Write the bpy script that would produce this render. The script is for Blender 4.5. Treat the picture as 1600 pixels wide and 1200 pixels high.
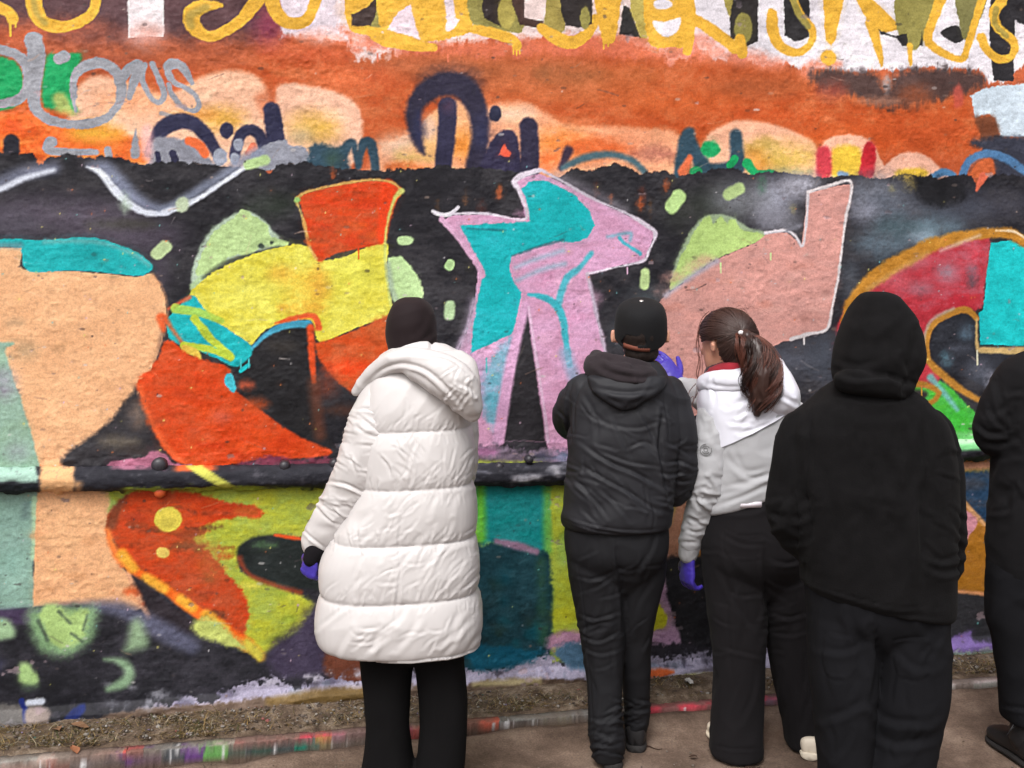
import bpy, bmesh, math, random
import numpy as np
from mathutils import Vector, Matrix
from mathutils.bvhtree import BVHTree

for _o in list(bpy.data.objects):
    bpy.data.objects.remove(_o)
SC = bpy.context.scene
COL = SC.collection
random.seed(7)
RNG = np.random.default_rng(7)

# ------------------------------------------------------------------ camera
CAM_H, FOC, HOR = 1.65, 1600.0, 470.0          # eye height (m), focal length and horizon of a 1600 x 1200 frame
cam_d = bpy.data.cameras.new('camera')
cam_d.sensor_width = 36.0
cam_d.lens = 36.0 * FOC / 1600.0
cam_d.shift_y = -(600.0 - HOR) / 1600.0
cam_d.clip_start, cam_d.clip_end = 0.05, 3000
cam = bpy.data.objects.new('camera', cam_d)
cam.location = (0, 0, CAM_H)
cam.rotation_euler = (math.pi / 2, 0, 0)
COL.objects.link(cam)
SC.camera = cam

# ------------------------------------------------------------------ overcast daylight
SUN_EL, SUN_AZ = 52.0, 196.0                   # the brightest part of the cloud: high, behind the viewer
world = bpy.data.worlds.new('World')
SC.world = world
world.use_nodes = True
wn = world.node_tree.nodes
wl = world.node_tree.links
sky = wn.new('ShaderNodeTexSky')
sky.sky_type = 'NISHITA'
sky.sun_disc = False
sky.sun_elevation = math.radians(SUN_EL)
sky.sun_rotation = math.radians(SUN_AZ)
sky.air_density, sky.dust_density, sky.ozone_density = 1.0, 6.0, 0.6
hsv = wn.new('ShaderNodeHueSaturation')
hsv.inputs['Saturation'].default_value = 0.26    # a clouded sky is nearly colourless
wl.new(sky.outputs['Color'], hsv.inputs['Color'])
wl.new(hsv.outputs['Color'], wn['Background'].inputs['Color'])
wn['Background'].inputs['Strength'].default_value = 0.13
sun_d = bpy.data.lights.new('sun', 'SUN')
sun_d.energy = 1.25
sun_d.angle = math.radians(22)
sun_d.color = (1.0, 0.985, 0.97)
sun = bpy.data.objects.new('sun', sun_d)
COL.objects.link(sun)
_e, _a = math.radians(SUN_EL), math.radians(SUN_AZ)
sun_dir = Vector((math.sin(_a) * math.cos(_e), math.cos(_a) * math.cos(_e), math.sin(_e)))
sun.rotation_euler = sun_dir.to_track_quat('Z', 'Y').to_euler()
sun.location = (0, -4, 9)
vs = SC.view_settings
vs.view_transform = 'Standard'
vs.look = 'None'
vs.exposure = 0.58
vs.gamma = 1.0
vs.use_curve_mapping = False

# ------------------------------------------------------------------ helpers
def lin(c):
    c = np.asarray(c, dtype=np.float64) / 255.0
    return np.where(c <= 0.04045, c / 12.92, ((c + 0.055) / 1.055) ** 2.4)

ALB = 0.80                                       # brightest paint reflects about this much

def P(px, py, d):
    """point at distance d seen at (px, py) of the survey frame"""
    return Vector(((px - 800) / FOC * d, d, CAM_H - (py - HOR) / FOC * d))

def proj(co):
    d = co[:, 1]
    return np.stack([800 + FOC * co[:, 0] / d, HOR + FOC * (CAM_H - co[:, 2]) / d], 1)

def tag(o, label=None, cat=None, group=None, kind=None):
    if label: o['label'] = label
    if cat: o['category'] = cat
    if group: o['group'] = group
    if kind: o['kind'] = kind
    return o

def empty(name, loc=(0, 0, 0)):
    o = bpy.data.objects.new(name, None)
    o.location = loc
    o.empty_display_size = 0.2
    COL.objects.link(o)
    return o

def link(name, me, mat=None, parent=None, smooth=True):
    o = bpy.data.objects.new(name, me)
    COL.objects.link(o)
    if mat is not None:
        me.materials.clear()
        me.materials.append(mat)
    if smooth and len(me.polygons):
        me.polygons.foreach_set('use_smooth', np.ones(len(me.polygons), dtype=bool))
    if parent is not None:
        o.parent = parent
        o.matrix_parent_inverse = Matrix.Translation(-parent.location)
        if parent.parent is not None:
            o.matrix_parent_inverse = Matrix.Identity(4)
    return o

def mesh_np(name, V, F):
    """V (n,3), F (m,k) or list of faces"""
    me = bpy.data.meshes.new(name)
    if isinstance(F, np.ndarray):
        V = np.asarray(V, np.float32)
        m, k = F.shape
        me.vertices.add(len(V))
        me.vertices.foreach_set('co', V.ravel())
        me.loops.add(m * k)
        me.loops.foreach_set('vertex_index', F.astype(np.int32).ravel())
        me.polygons.add(m)
        me.polygons.foreach_set('loop_start', np.arange(0, m * k, k, dtype=np.int32))
        me.polygons.foreach_set('loop_total', np.full(m, k, dtype=np.int32))
        me.update(calc_edges=True)
    else:
        me.from_pydata([tuple(map(float, v)) for v in V], [], F)
        me.update()
    return me

def set_col(me, rgb, name='paint'):
    a = me.color_attributes.new(name, 'FLOAT_COLOR', 'POINT')
    n = len(me.vertices)
    c = np.ones((n, 4), np.float32)
    c[:, :3] = rgb
    a.data.foreach_set('color', c.ravel())

def grid_faces(nr, nc):
    i = np.arange(nr - 1)[:, None] * nc + np.arange(nc - 1)[None, :]
    return np.stack([i, i + 1, i + nc + 1, i + nc], -1).reshape(-1, 4)

# --- noise
def _hash(ix, iy, iz, seed):
    h = (ix * 374761393 + iy * 668265263 + iz * 2147483647 + seed * 1442695041) & 0xFFFFFFFF
    h = ((h ^ (h >> 13)) * 1274126177) & 0xFFFFFFFF
    h = h ^ (h >> 16)
    return (h & 0xFFFF) / 32767.5 - 1.0

def noise3(p, seed=0):
    p = np.asarray(p, np.float64)
    i = np.floor(p).astype(np.int64)
    f = p - i
    f = f * f * f * (f * (f * 6 - 15) + 10)
    r = 0
    for a in (0, 1):
        wa = f[:, 0] if a else 1 - f[:, 0]
        for b in (0, 1):
            wb = f[:, 1] if b else 1 - f[:, 1]
            for c in (0, 1):
                wc = f[:, 2] if c else 1 - f[:, 2]
                r = r + wa * wb * wc * _hash(i[:, 0] + a, i[:, 1] + b, i[:, 2] + c, seed)
    return r

def fbm3(p, oct=3, seed=0):
    s, a, t = 0, 1.0, 0
    p = np.asarray(p, np.float64)
    for k in range(oct):
        s = s + a * noise3(p * (2.03 ** k) + k * 17.3, seed + k)
        t += a
        a *= 0.5
    return s / t

def lat2(U, W, wu, wv, seed):
    """smooth random field on the axis vectors U (columns), W (rows); wavelengths wu, wv"""
    r = np.random.default_rng(seed)
    def ax(q, w):
        t = (q - q[0]) / w
        i = np.floor(t).astype(int)
        f = t - i
        return i, (f * f * (3 - 2 * f)).astype(np.float32), int(i[-1]) + 3
    iu, fu, nu = ax(U, wu)
    iv, fv, nv = ax(W, wv)
    L = r.uniform(-1, 1, (nv, nu)).astype(np.float32)
    A = L[:, iu] * (1 - fu) + L[:, iu + 1] * fu
    return A[iv] * (1 - fv)[:, None] + A[iv + 1] * fv[:, None]

def fbm2(U, W, wu, wv, oct, seed, gain=0.55):
    s, a, t = 0, 1.0, 0
    for k in range(oct):
        s = s + a * lat2(U, W, wu / 2 ** k, wv / 2 ** k, seed + 31 * k)
        t += a
        a *= gain
    return s / t

# --- materials
def new_mat(name):
    m = bpy.data.materials.new(name)
    m.use_nodes = True
    nt = m.node_tree
    return m, nt, nt.nodes['Principled BSDF']

def fabric(name, srgb, rough=0.8, sheen=0.0, weave=900.0, bump=0.15, var=0.12, spec=0.3, patch=9.0, sheen_tint=(1, 1, 1)):
    m, nt, b = new_mat(name)
    N, L = nt.nodes, nt.links
    tc = N.new('ShaderNodeTexCoord')
    n1 = N.new('ShaderNodeTexNoise'); n1.inputs['Scale'].default_value = patch; n1.inputs['Detail'].default_value = 6
    L.new(tc.outputs['Object'], n1.inputs['Vector'])
    mr = N.new('ShaderNodeMapRange')
    mr.inputs['From Min'].default_value, mr.inputs['From Max'].default_value = 0.3, 0.7
    mr.inputs['To Min'].default_value, mr.inputs['To Max'].default_value = 1 - var, 1 + var
    L.new(n1.outputs['Fac'], mr.inputs['Value'])
    mx = N.new('ShaderNodeMix'); mx.data_type = 'RGBA'; mx.blend_type = 'MULTIPLY'; mx.inputs['Factor'].default_value = 1
    c = lin(srgb)
    mx.inputs['A'].default_value = (*c, 1)
    L.new(mr.outputs['Result'], mx.inputs['B'])
    L.new(mx.outputs['Result'], b.inputs['Base Color'])
    b.inputs['Roughness'].default_value = rough
    b.inputs['Specular IOR Level'].default_value = spec
    if sheen:
        b.inputs['Sheen Weight'].default_value = sheen
        b.inputs['Sheen Roughness'].default_value = 0.5
        b.inputs['Sheen Tint'].default_value = (*sheen_tint, 1)
    n2 = N.new('ShaderNodeTexNoise'); n2.inputs['Scale'].default_value = weave; n2.inputs['Detail'].default_value = 3
    L.new(tc.outputs['Object'], n2.inputs['Vector'])
    bp = N.new('ShaderNodeBump'); bp.inputs['Strength'].default_value = bump; bp.inputs['Distance'].default_value = 0.002
    L.new(n2.outputs['Fac'], bp.inputs['Height'])
    L.new(bp.outputs['Normal'], b.inputs['Normal'])
    return m

def painted(name, attr='paint', rough=0.6, bump=0.35, scale=260.0, grain=0.10, spec=0.35):
    """vertex colours = what was sprayed or brushed there; nodes add grain and fine relief"""
    m, nt, b = new_mat(name)
    N, L = nt.nodes, nt.links
    at = N.new('ShaderNodeAttribute'); at.attribute_name = attr
    tc = N.new('ShaderNodeTexCoord')
    n1 = N.new('ShaderNodeTexNoise'); n1.inputs['Scale'].default_value = 150; n1.inputs['Detail'].default_value = 5
    L.new(tc.outputs['Object'], n1.inputs['Vector'])
    mr = N.new('ShaderNodeMapRange')
    mr.inputs['From Min'].default_value, mr.inputs['From Max'].default_value = 0.3, 0.7
    mr.inputs['To Min'].default_value, mr.inputs['To Max'].default_value = 1 - grain, 1 + grain
    L.new(n1.outputs['Fac'], mr.inputs['Value'])
    mx = N.new('ShaderNodeMix'); mx.data_type = 'RGBA'; mx.blend_type = 'MULTIPLY'; mx.inputs['Factor'].default_value = 1
    L.new(at.outputs['Color'], mx.inputs['A'])
    L.new(mr.outputs['Result'], mx.inputs['B'])
    L.new(mx.outputs['Result'], b.inputs['Base Color'])
    n3 = N.new('ShaderNodeTexNoise'); n3.inputs['Scale'].default_value = 25; n3.inputs['Detail'].default_value = 4
    L.new(tc.outputs['Object'], n3.inputs['Vector'])
    m3 = N.new('ShaderNodeMapRange')
    m3.inputs['To Min'].default_value, m3.inputs['To Max'].default_value = rough - 0.15, rough + 0.15
    L.new(n3.outputs['Fac'], m3.inputs['Value'])
    L.new(m3.outputs['Result'], b.inputs['Roughness'])
    b.inputs['Specular IOR Level'].default_value = spec
    n2 = N.new('ShaderNodeTexNoise'); n2.inputs['Scale'].default_value = scale; n2.inputs['Detail'].default_value = 4
    n2.inputs['Roughness'].default_value = 0.6
    L.new(tc.outputs['Object'], n2.inputs['Vector'])
    bp = N.new('ShaderNodeBump'); bp.inputs['Strength'].default_value = bump; bp.inputs['Distance'].default_value = 0.004
    L.new(n2.outputs['Fac'], bp.inputs['Height'])
    L.new(bp.outputs['Normal'], b.inputs['Normal'])
    return m

def plain(name, srgb, rough=0.6, spec=0.4, metal=0.0, bump=0.0, scale=200):
    m = fabric(name, srgb, rough, 0, scale, bump, 0.08, spec)
    m.node_tree.nodes['Principled BSDF'].inputs['Metallic'].default_value = metal
    return m

# ------------------------------------------------------------------ lie of the land: kerb line and wall line (metres)
KA = np.array([-1.764, 3.528])                  # a point on the kerb's front top edge
T2 = np.array([0.98077, 0.19521])               # along the wall, to the right
N2 = np.array([0.19521, -0.98077])              # out of the wall, towards the viewer
WALL_OFF = 0.30
WA = KA - N2 * WALL_OFF                          # a point on the wall face

def wall_at(px, py):
    """photo survey point -> wall coordinates (s along, z up)"""
    px = np.asarray(px, float); py = np.asarray(py, float)
    a = (px - 800) / FOC
    d = (WA @ N2) / (a * N2[0] + N2[1])
    s = (a * d - WA[0]) * T2[0] + (d - WA[1]) * T2[1]
    z = CAM_H - (py - HOR) / FOC * d
    return s, z, d

def wall_pt(s, z, out=0.0):
    return np.stack([WA[0] + s * T2[0] + out * N2[0], WA[1] + s * T2[1] + out * N2[1], z + 0 * s], -1)
# ================================================================== THE PAINTED WALL
S_L, S_R = float(wall_at(-30, 600)[0]), float(wall_at(1630, 600)[0])
STEP = 0.0043
Uax = np.concatenate([np.arange(S_L - 2.2, S_L - 0.52, 0.05), np.arange(S_L - 0.5, S_L - 0.01, 0.016), np.arange(S_L, S_R, STEP), np.arange(S_R + 0.01, S_R + 0.5, 0.016), np.arange(S_R + 0.54, S_R + 2.3, 0.05)])
Wax = np.concatenate([np.arange(-0.06, 3.04, STEP), np.arange(3.08, 3.7, 0.05)])
NU, NW = len(Uax), len(Wax)
CAN = np.zeros((NW, NU, 3), np.float32)          # the paint, in display values
CAN[:] = (38, 36, 41)
n_fine = fbm2(Uax, Wax, 0.014, 0.014, 2, 11)     # ragged edges
n_mid = 1.3 * fbm2(Uax, Wax, 0.07, 0.05, 4, 12)       # blotches
n_big = fbm2(Uax, Wax, 0.35, 0.25, 3, 13)
n_drag = fbm2(Uax, Wax, 0.02, 0.12, 3, 14)       # vertical roller and brush streaks
n_hor = fbm2(Uax, Wax, 0.11, 0.018, 3, 15)
BIG = 9.0

def catmull(p, closed, sub):
    p = np.asarray(p, float)
    n = len(p)
    out = []
    rng = range(n) if closed else range(n - 1)
    for i in rng:
        if closed:
            a, b, c, d = p[(i - 1) % n], p[i], p[(i + 1) % n], p[(i + 2) % n]
        else:
            a, b, c, d = p[max(i - 1, 0)], p[i], p[i + 1], p[min(i + 2, n - 1)]
        for k in range(sub):
            t = k / sub
            out.append(0.5 * ((2 * b) + (c - a) * t + (2 * a - 5 * b + 4 * c - d) * t * t + (3 * b - a - 3 * c + d) * t ** 3))
    if not closed:
        out.append(p[-1])
    return np.array(out)

def _win(u0, u1, w0, w1):
    return (max(np.searchsorted(Uax, u0) - 1, 0), min(np.searchsorted(Uax, u1) + 1, NU),
            max(np.searchsorted(Wax, w0) - 1, 0), min(np.searchsorted(Wax, w1) + 1, NW))

def seg_dist(Q, R, closed, pad, base):
    """distance field to a polyline (with radius R per point) inside window base"""
    a0, a1, b0, b1 = base
    D = np.full((b1 - b0, a1 - a0), BIG, np.float32)
    n = len(Q)
    for i in range(n if closed else n - 1):
        p, q = Q[i], Q[(i + 1) % n]
        r0, r1 = R[i], R[(i + 1) % n]
        m = pad + max(r0, r1)
        x0, x1, y0, y1 = _win(min(p[0], q[0]) - m, max(p[0], q[0]) + m, min(p[1], q[1]) - m, max(p[1], q[1]) + m)
        x0, x1, y0, y1 = max(x0, a0), min(x1, a1), max(y0, b0), min(y1, b1)
        if x0 >= x1 or y0 >= y1:
            continue
        X = Uax[x0:x1][None, :].astype(np.float32)
        Y = Wax[y0:y1][:, None].astype(np.float32)
        ex, ey = q - p
        l2 = ex * ex + ey * ey + 1e-12
        t = np.clip(((X - p[0]) * ex + (Y - p[1]) * ey) / l2, 0, 1)
        dd = np.sqrt((X - p[0] - t * ex) ** 2 + (Y - p[1] - t * ey) ** 2) - (r0 + (r1 - r0) * t)
        v = D[y0 - b0:y1 - b0, x0 - a0:x1 - a0]
        np.minimum(v, dd, out=v)
    return D

def _blend(base, sd, col, soft, rough, op, mott, jit, streak=None, alt=None):
    a0, a1, b0, b1 = base
    sl = (slice(b0, b1), slice(a0, a1))
    sd = sd + rough * (0.65 * n_fine[sl] + 0.8 * n_mid[sl])
    if streak is not None:
        sd = sd + streak * n_drag[sl]
    t = np.clip(0.5 - sd / (2 * soft), 0, 1)
    al = t * t * (3 - 2 * t) * op
    if mott:
        al = al * np.clip(1 - mott * (0.5 + 1.3 * n_mid[sl] + 0.7 * n_fine[sl]), 0, 1)
    c = np.array(col, np.float32)
    C = CAN[sl]
    if alt is not None:                          # thin second coat showing in streaks and clouds
        f = np.clip(0.42 + 0.75 * n_big[sl] + 0.85 * n_mid[sl] + 0.55 * n_hor[sl] + 0.25 * n_fine[sl], 0, 1)[..., None] * alt[1]
        c = c * (1 - f) + np.array(alt[0], np.float32) * f
    tgt = c + (jit * (n_big[sl] * 0.9 + n_mid[sl] * 0.8 + n_fine[sl] * 0.5))[..., None]
    C += (tgt - C) * al[..., None]

def _pts(pts):
    p = np.asarray(pts, float)
    s, z, d = wall_at(p[:, 0], p[:, 1])
    return np.stack([s, z], 1), d / FOC          # wall points and metres per survey unit

def poly(pts, col, soft=1.4, rough=2.0, op=1.0, mott=0.0, jit=8, smooth=True, streak=None, sub=5, alt=None, halo=.16):
    Q, sc = _pts(pts)
    k = float(sc.mean())
    if smooth:
        Q = catmull(Q, True, sub)
    sf, rg = soft * k, rough * k
    st = streak * k if streak else None
    pad = sf + 2 * rg + (2 * st if st else 0) + 0.012 + (12 * k if halo and soft < 6 else 0)
    base = _win(Q[:, 0].min() - pad, Q[:, 0].max() + pad, Q[:, 1].min() - pad, Q[:, 1].max() + pad)
    a0, a1, b0, b1 = base
    if a0 >= a1 or b0 >= b1:
        return
    D = seg_dist(Q, np.zeros(len(Q)), True, pad, base)
    ins = np.zeros(D.shape, bool)
    X = Uax[a0:a1]
    Y = Wax[b0:b1]
    n = len(Q)
    for i in range(n):
        p, q = Q[i], Q[(i + 1) % n]
        lo, hi = (p, q) if p[1] < q[1] else (q, p)
        r0, r1 = np.searchsorted(Y, lo[1]), np.searchsorted(Y, hi[1])
        if r0 >= r1:
            continue
        xi = lo[0] + (Y[r0:r1] - lo[1]) / (hi[1] - lo[1]) * (hi[0] - lo[0])
        ins[r0:r1] ^= X[None, :] < xi[:, None]
    D = np.where(ins, -D, D)
    if halo and soft < 6:                        # faint overspray past the edge
        _blend(base, D - 3 * k, col, 7 * k, rg * 2, halo * op, .5, jit, st, alt)
    _blend(base, D, col, sf, rg, op, mott, jit, st, alt)

def stroke(pts, w, col, soft=1.5, rough=1.5, op=1.0, mott=0.0, jit=7, smooth=True, w1=None, sub=6):
    Q, sc = _pts(pts)
    k = float(sc.mean())
    if smooth and len(Q) > 2:
        Q = catmull(Q, False, sub)
    ww = np.array(w if isinstance(w, (list, tuple)) else ([w, w1] if w1 is not None else [w, w]), float)
    R = np.interp(np.linspace(0, 1, len(Q)), np.linspace(0, 1, len(ww)), ww) * 0.5 * k
    sf, rg = soft * k, rough * k
    pad = sf + 2 * rg + 0.01
    m = pad + R.max()
    base = _win(Q[:, 0].min() - m, Q[:, 0].max() + m, Q[:, 1].min() - m, Q[:, 1].max() + m)
    if base[0] >= base[1] or base[2] >= base[3]:
        return
    D = seg_dist(Q, R, False, pad, base)
    _blend(base, D, col, sf, rg, op, mott, jit)

def blob(x, y, rx, ry, col, soft=2.0, rot=0.0, **kw):
    t = np.linspace(0, 2 * math.pi, 14, endpoint=False)
    c, s = math.cos(math.radians(rot)), math.sin(math.radians(rot))
    poly([(x + rx * math.cos(a) * c - ry * math.sin(a) * s, y + rx * math.cos(a) * s + ry * math.sin(a) * c) for a in t], col, soft=soft, **kw)

def spray(x, y, rx, ry, col, op=0.6, rot=0.0, mott=0.25):
    blob(x, y, rx * 0.62, ry * 0.62, col, soft=min(rx, ry) * 0.72, rot=rot, op=min(1, op * 1.2), mott=mott * .7, rough=4)

def drip(x, y, l, w, col):
    stroke([(x, y), (x + 0.3, y + l)], w, col, soft=1.2, rough=0.5, smooth=False, w1=w * 0.8)

YEL, OLI = (233, 180, 66), (150, 142, 78)
WHT, PNK = (236, 230, 238), (240, 196, 182)
BLK, NAV = (36, 35, 41), (44, 44, 72)
SIL, GRN = (158, 160, 168), (22, 158, 92)
PCH, ORG = (243, 190, 158), (205, 92, 42)
SLT, TUR = (48, 74, 90), (24, 182, 188)

# ---- upper half: orange band with older lettering
poly([(-900, -400), (2500, -400), (2500, 290), (-900, 290)], (188, 92, 56), smooth=False, jit=12)
poly([(-900, 62), (300, 78), (700, 88), (1100, 95), (1620, 150), (2500, 150), (2500, 250), (-900, 250)], (203, 92, 44), soft=28, rough=14, jit=16, smooth=False, op=.9, alt=((178, 98, 56), .62))
for x, y, rx, ry, c, o in [(120, 90, 190, 40, (166, 88, 62), .7), (300, 85, 160, 36, (176, 92, 60), .7), (640, 105, 150, 28, (170, 98, 64), .55), (760, 112, 170, 34, (168, 100, 62), .6),
                           (890, 118, 90, 34, (160, 104, 66), .6), (980, 120, 80, 26, (188, 108, 62), .6), (1180, 135, 120, 34, (172, 96, 58), .55), (1060, 160, 160, 30, (214, 104, 50), .5),
                           (560, 120, 100, 30, (206, 92, 48), .6), (1330, 215, 140, 34, (222, 96, 38), .5), (1210, 180, 120, 26, (206, 84, 34), .5), (480, 85, 120, 26, (196, 84, 46), .5),
                           (900, 150, 190, 24, (200, 110, 62), .4), (1440, 205, 120, 40, (210, 96, 50), .4)]:
    spray(x, y, rx, ry, c, o, mott=.4)
# dark plum cloud at the top left
poly([(-900, -400), (200, -400), (420, -60), (415, 30), (390, 58), (300, 62), (190, 60), (60, 35), (-900, 40)], (84, 60, 66), soft=26, rough=8, op=.95)
spray(420, 40, 36, 44, (142, 62, 88), .8)
spray(150, 55, 120, 22, (120, 72, 66), .6)
# white blocks, upper lettering
poly([(415, -300), (560, -300), (548, 40), (535, 62), (450, 52), (438, 30)], (232, 218, 228), rough=4, soft=4, streak=6)
spray(500, 58, 60, 16, (230, 160, 140), .7)
poly([(198, -200), (257, -200), (256, 58), (228, 57), (200, 60)], (236, 226, 230), smooth=False, rough=1.5)
spray(228, 56, 44, 26, (236, 176, 162), .75)
poly([(535, -300), (1090, -300), (1090, 70), (960, 58), (800, 62), (660, 70), (545, 62)], (236, 214, 212), soft=5, rough=8, streak=8)
poly([(545, 42), (640, 55), (700, 66), (780, 62), (860, 60), (960, 52), (1060, 60), (1090, 60), (1090, 92), (980, 90), (860, 84), (760, 88), (690, 84), (600, 80), (545, 70)], (224, 122, 92), soft=9, rough=9, op=.85, mott=.35, streak=10)
poly([(1070, -300), (2500, -300), (2500, 108), (1602, 104), (1583, 112), (1572, 128), (1545, 132), (1528, 112), (1440, 106), (1372, 112), (1322, 112), (1300, 107), (1262, 108), (1235, 100), (1190, 98), (1150, 82), (1120, 92), (1095, 74), (1075, 60)], WHT, rough=4, soft=3, streak=9, smooth=False, jit=5)
for x, y, rx, ry in [(1090, 62, 40, 26), (1115, 80, 34, 22), (1165, 90, 50, 16), (1205, 100, 40, 14), (1262, 110, 16, 20), (1290, 100, 40, 10)]:
    spray(x, y, rx, ry, (238, 148, 122), .75)
# dark brush band below the white
poly([(1268, 112), (1330, 110), (1372, 114), (1385, 138), (1398, 114), (1440, 107), (1534, 110), (1536, 138), (1500, 150), (1440, 160), (1385, 166), (1330, 150), (1280, 140)], (72, 58, 58), soft=9, rough=7, op=.92, streak=8)
spray(1300, 142, 40, 22, (150, 72, 58), .8)
spray(1430, 150, 40, 26, (150, 82, 54), .75)
spray(1385, 130, 10, 22, (180, 172, 174), .7)
poly([(1490, 140), (1500, 132), (1506, 160), (1492, 168)], (205, 92, 78), soft=4, op=.8)
spray(1370, 158, 60, 10, (226, 160, 130), .45)
# yellow-gold letters along the top edge
def gold(p, w, c=YEL, **k):
    stroke(p, w, c, soft=1.6, rough=1.6, **k)
gold([(-30, 2), (0, 12), (16, 22), (20, 30)], 18)
drip(16, 30, 26, 4, YEL); drip(24, 30, 12, 4, YEL)
gold([(52, -20), (54, 12), (66, 34), (95, 42), (126, 34), (147, 14), (151, -20)], [26, 24, 22, 18, 17, 16, 15])
stroke([(50, -20), (56, 18), (70, 36)], 10, OLI, soft=4, op=.6)
gold([(345, 8), (318, 10), (301, 20), (302, 40), (322, 56), (345, 52), (378, 30), (405, -4)], [8, 20, 26, 24, 18, 17, 18, 22])
stroke([(322, 12), (298, 24), (298, 40)], 12, OLI, soft=4, op=.55)
gold([(420, -20), (432, 20), (455, 36), (480, 30), (493, 0), (496, -20)], [22, 22, 18, 17, 18, 20])
poly([(545, -40), (608, -40), (604, 44), (546, 46)], YEL, rough=2)
poly([(549, 22), (572, 12), (602, -20), (600, 8), (583, 42), (550, 40)], (58, 44, 42), rough=1.5, smooth=False)
poly([(578, 42), (592, 8), (600, -30), (612, -30), (606, 44)], OLI, rough=2, smooth=False)
poly([(598, -40), (740, -40), (738, 44), (690, 62), (640, 66), (600, 56)], YEL, rough=3)
poly([(641, 8), (649, 40), (657, 62), (604, 46), (622, 20)], (236, 216, 226), rough=2, smooth=False)
poly([(692, -20), (703, -20), (711, 22), (718, 32), (706, 48), (696, 46), (698, 24)], (236, 220, 228), rough=2)
gold([(575, 46), (600, 62), (640, 70), (678, 74)], [14, 20, 18, 12])
poly([(736, -40), (822, -40), (818, 44), (790, 50), (740, 44)], OLI, rough=3)
poly([(757, -20), (786, -20), (784, 30), (783, 42), (757, 28), (753, 14)], (50, 40, 40), rough=1.5, smooth=False)
blob(792, 20, 14, 26, (176, 162, 84), rough=2)
poly([(800, -20), (825, -20), (850, 28), (848, 46), (812, 38), (800, 8)], (74, 52, 46), rough=2, smooth=False)
poly([(818, -20), (864, -20), (862, 32), (843, 33), (820, 27)], (238, 216, 212), rough=1, smooth=False)
poly([(862, -30), (880, -30), (882, 46), (850, 44)], (166, 150, 80), rough=2)
gold([(735, 44), (770, 52), (800, 62), (808, 72)], [14, 18, 18, 14])
for x, l in ((802, 12), (807, 14), (812, 12)):
    drip(x, 72, l, 3, YEL)
gold([(846, 44), (870, 60), (896, 66), (918, 52), (930, 30)], [16, 22, 20, 16, 16])
poly([(873, -20), (926, -20), (925, 38), (905, 44), (884, 40), (876, 12)], (46, 40, 40), rough=1.5, smooth=False)
blob(914, 28, 8, 18, OLI, rough=2)
poly([(928, -30), (970, -30), (962, 56), (950, 66), (940, 58)], YEL, rough=2)
drip(943, 60, 16, 3, YEL); drip(950, 62, 10, 3, YEL)
poly([(974, 8), (984, 12), (1000, 58), (968, 53)], (46, 44, 44), rough=1.5, smooth=False)
poly([(984, -30), (1012, -30), (1012, 60), (1000, 56), (985, 14)], (188, 172, 92), rough=2, smooth=False)
poly([(1010, -40), (1074, -40), (1074, 64), (1052, 72), (1014, 66)], YEL, rough=3)
blob(1036, 7, 15, 8, WHT, rough=1.5)
poly([(1019, 32), (1040, 33), (1064, 27), (1060, 46), (1045, 57), (1028, 52)], WHT, rough=1.5)
gold([(1070, -20), (1076, 30), (1074, 80)], [26, 26, 14])
gold([(1078, 26), (1110, 46), (1148, 74)], [18, 20, 20])
poly([(1126, -30), (1160, -30), (1150, 14), (1138, 24)], (172, 158, 84), rough=2)
poly([(1150, -20), (1185, -20), (1184, 64), (1165, 72), (1142, 58), (1140, 30)], (48, 44, 44), rough=1.5, smooth=False)
blob(1161, 44, 14, 24, OLI, rough=1.5)
gold([(1156, 62), (1160, 82)], [18, 18])
poly([(1224, -20), (1264, -20), (1265, 58), (1244, 66), (1226, 56)], (42, 40, 42), rough=2, smooth=False)
gold([(1206, 22), (1209, 52), (1222, 74), (1248, 82), (1268, 66), (1268, 44), (1248, 18), (1234, -20)], [18, 20, 16, 12, 13, 13, 12, 12])
stroke([(1262, 40), (1246, 18), (1234, -20)], 11, OLI, soft=2, op=.85)
poly([(1285, -20), (1322, -20), (1306, 60), (1299, 72), (1290, 62)], YEL, rough=1.5, smooth=False)
blob(1295, 90, 12, 12, YEL, rough=1.2)
poly([(1326, -20), (1344, -20), (1400, 34), (1412, 30), (1404, 46), (1382, 52), (1362, 44)], YEL, rough=1.5, smooth=False)
gold([(1362, 36), (1372, 74), (1378, 102)], [22, 14, 4])
poly([(1404, -20), (1470, -20), (1452, 30), (1436, 74), (1404, 54)], OLI, rough=2)
poly([(1373, 46), (1400, 56), (1440, 46), (1442, 72), (1410, 72), (1402, 60), (1376, 54)], (44, 42, 44), rough=1.5, smooth=False)
poly([(1418, 30), (1440, 30), (1436, 74), (1420, 74)], OLI, rough=1.5)
gold([(1422, 72), (1423, 100)], [12, 5])
poly([(1470, 50), (1496, 40), (1506, 62), (1490, 66)], (44, 42, 44), rough=2)
poly([(1494, -20), (1544, -20), (1528, 40), (1508, 62), (1498, 30)], (128, 124, 76), rough=2)
gold([(1478, -20), (1462, 20), (1450, 62), (1476, 84), (1503, 92), (1513, 70), (1522, 40), (1540, -20)], [18, 18, 14, 12, 11, 12, 12, 18])
poly([(1548, -20), (1586, -20), (1584, 128), (1552, 126), (1545, 60)], (40, 38, 42), rough=2, smooth=False)
gold([(1592, -10), (1566, 2), (1552, 22), (1560, 44), (1584, 66), (1580, 88), (1560, 92), (1542, 78), (1534, 60)], [16, 18, 17, 16, 14, 13, 13, 14, 18])
stroke([(1556, 14), (1554, 36), (1572, 56)], 9, OLI, soft=2, op=.7)
poly([(1594, -20), (1800, -20), (1800, 30), (1602, 40)], (44, 42, 46), rough=2)

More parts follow.
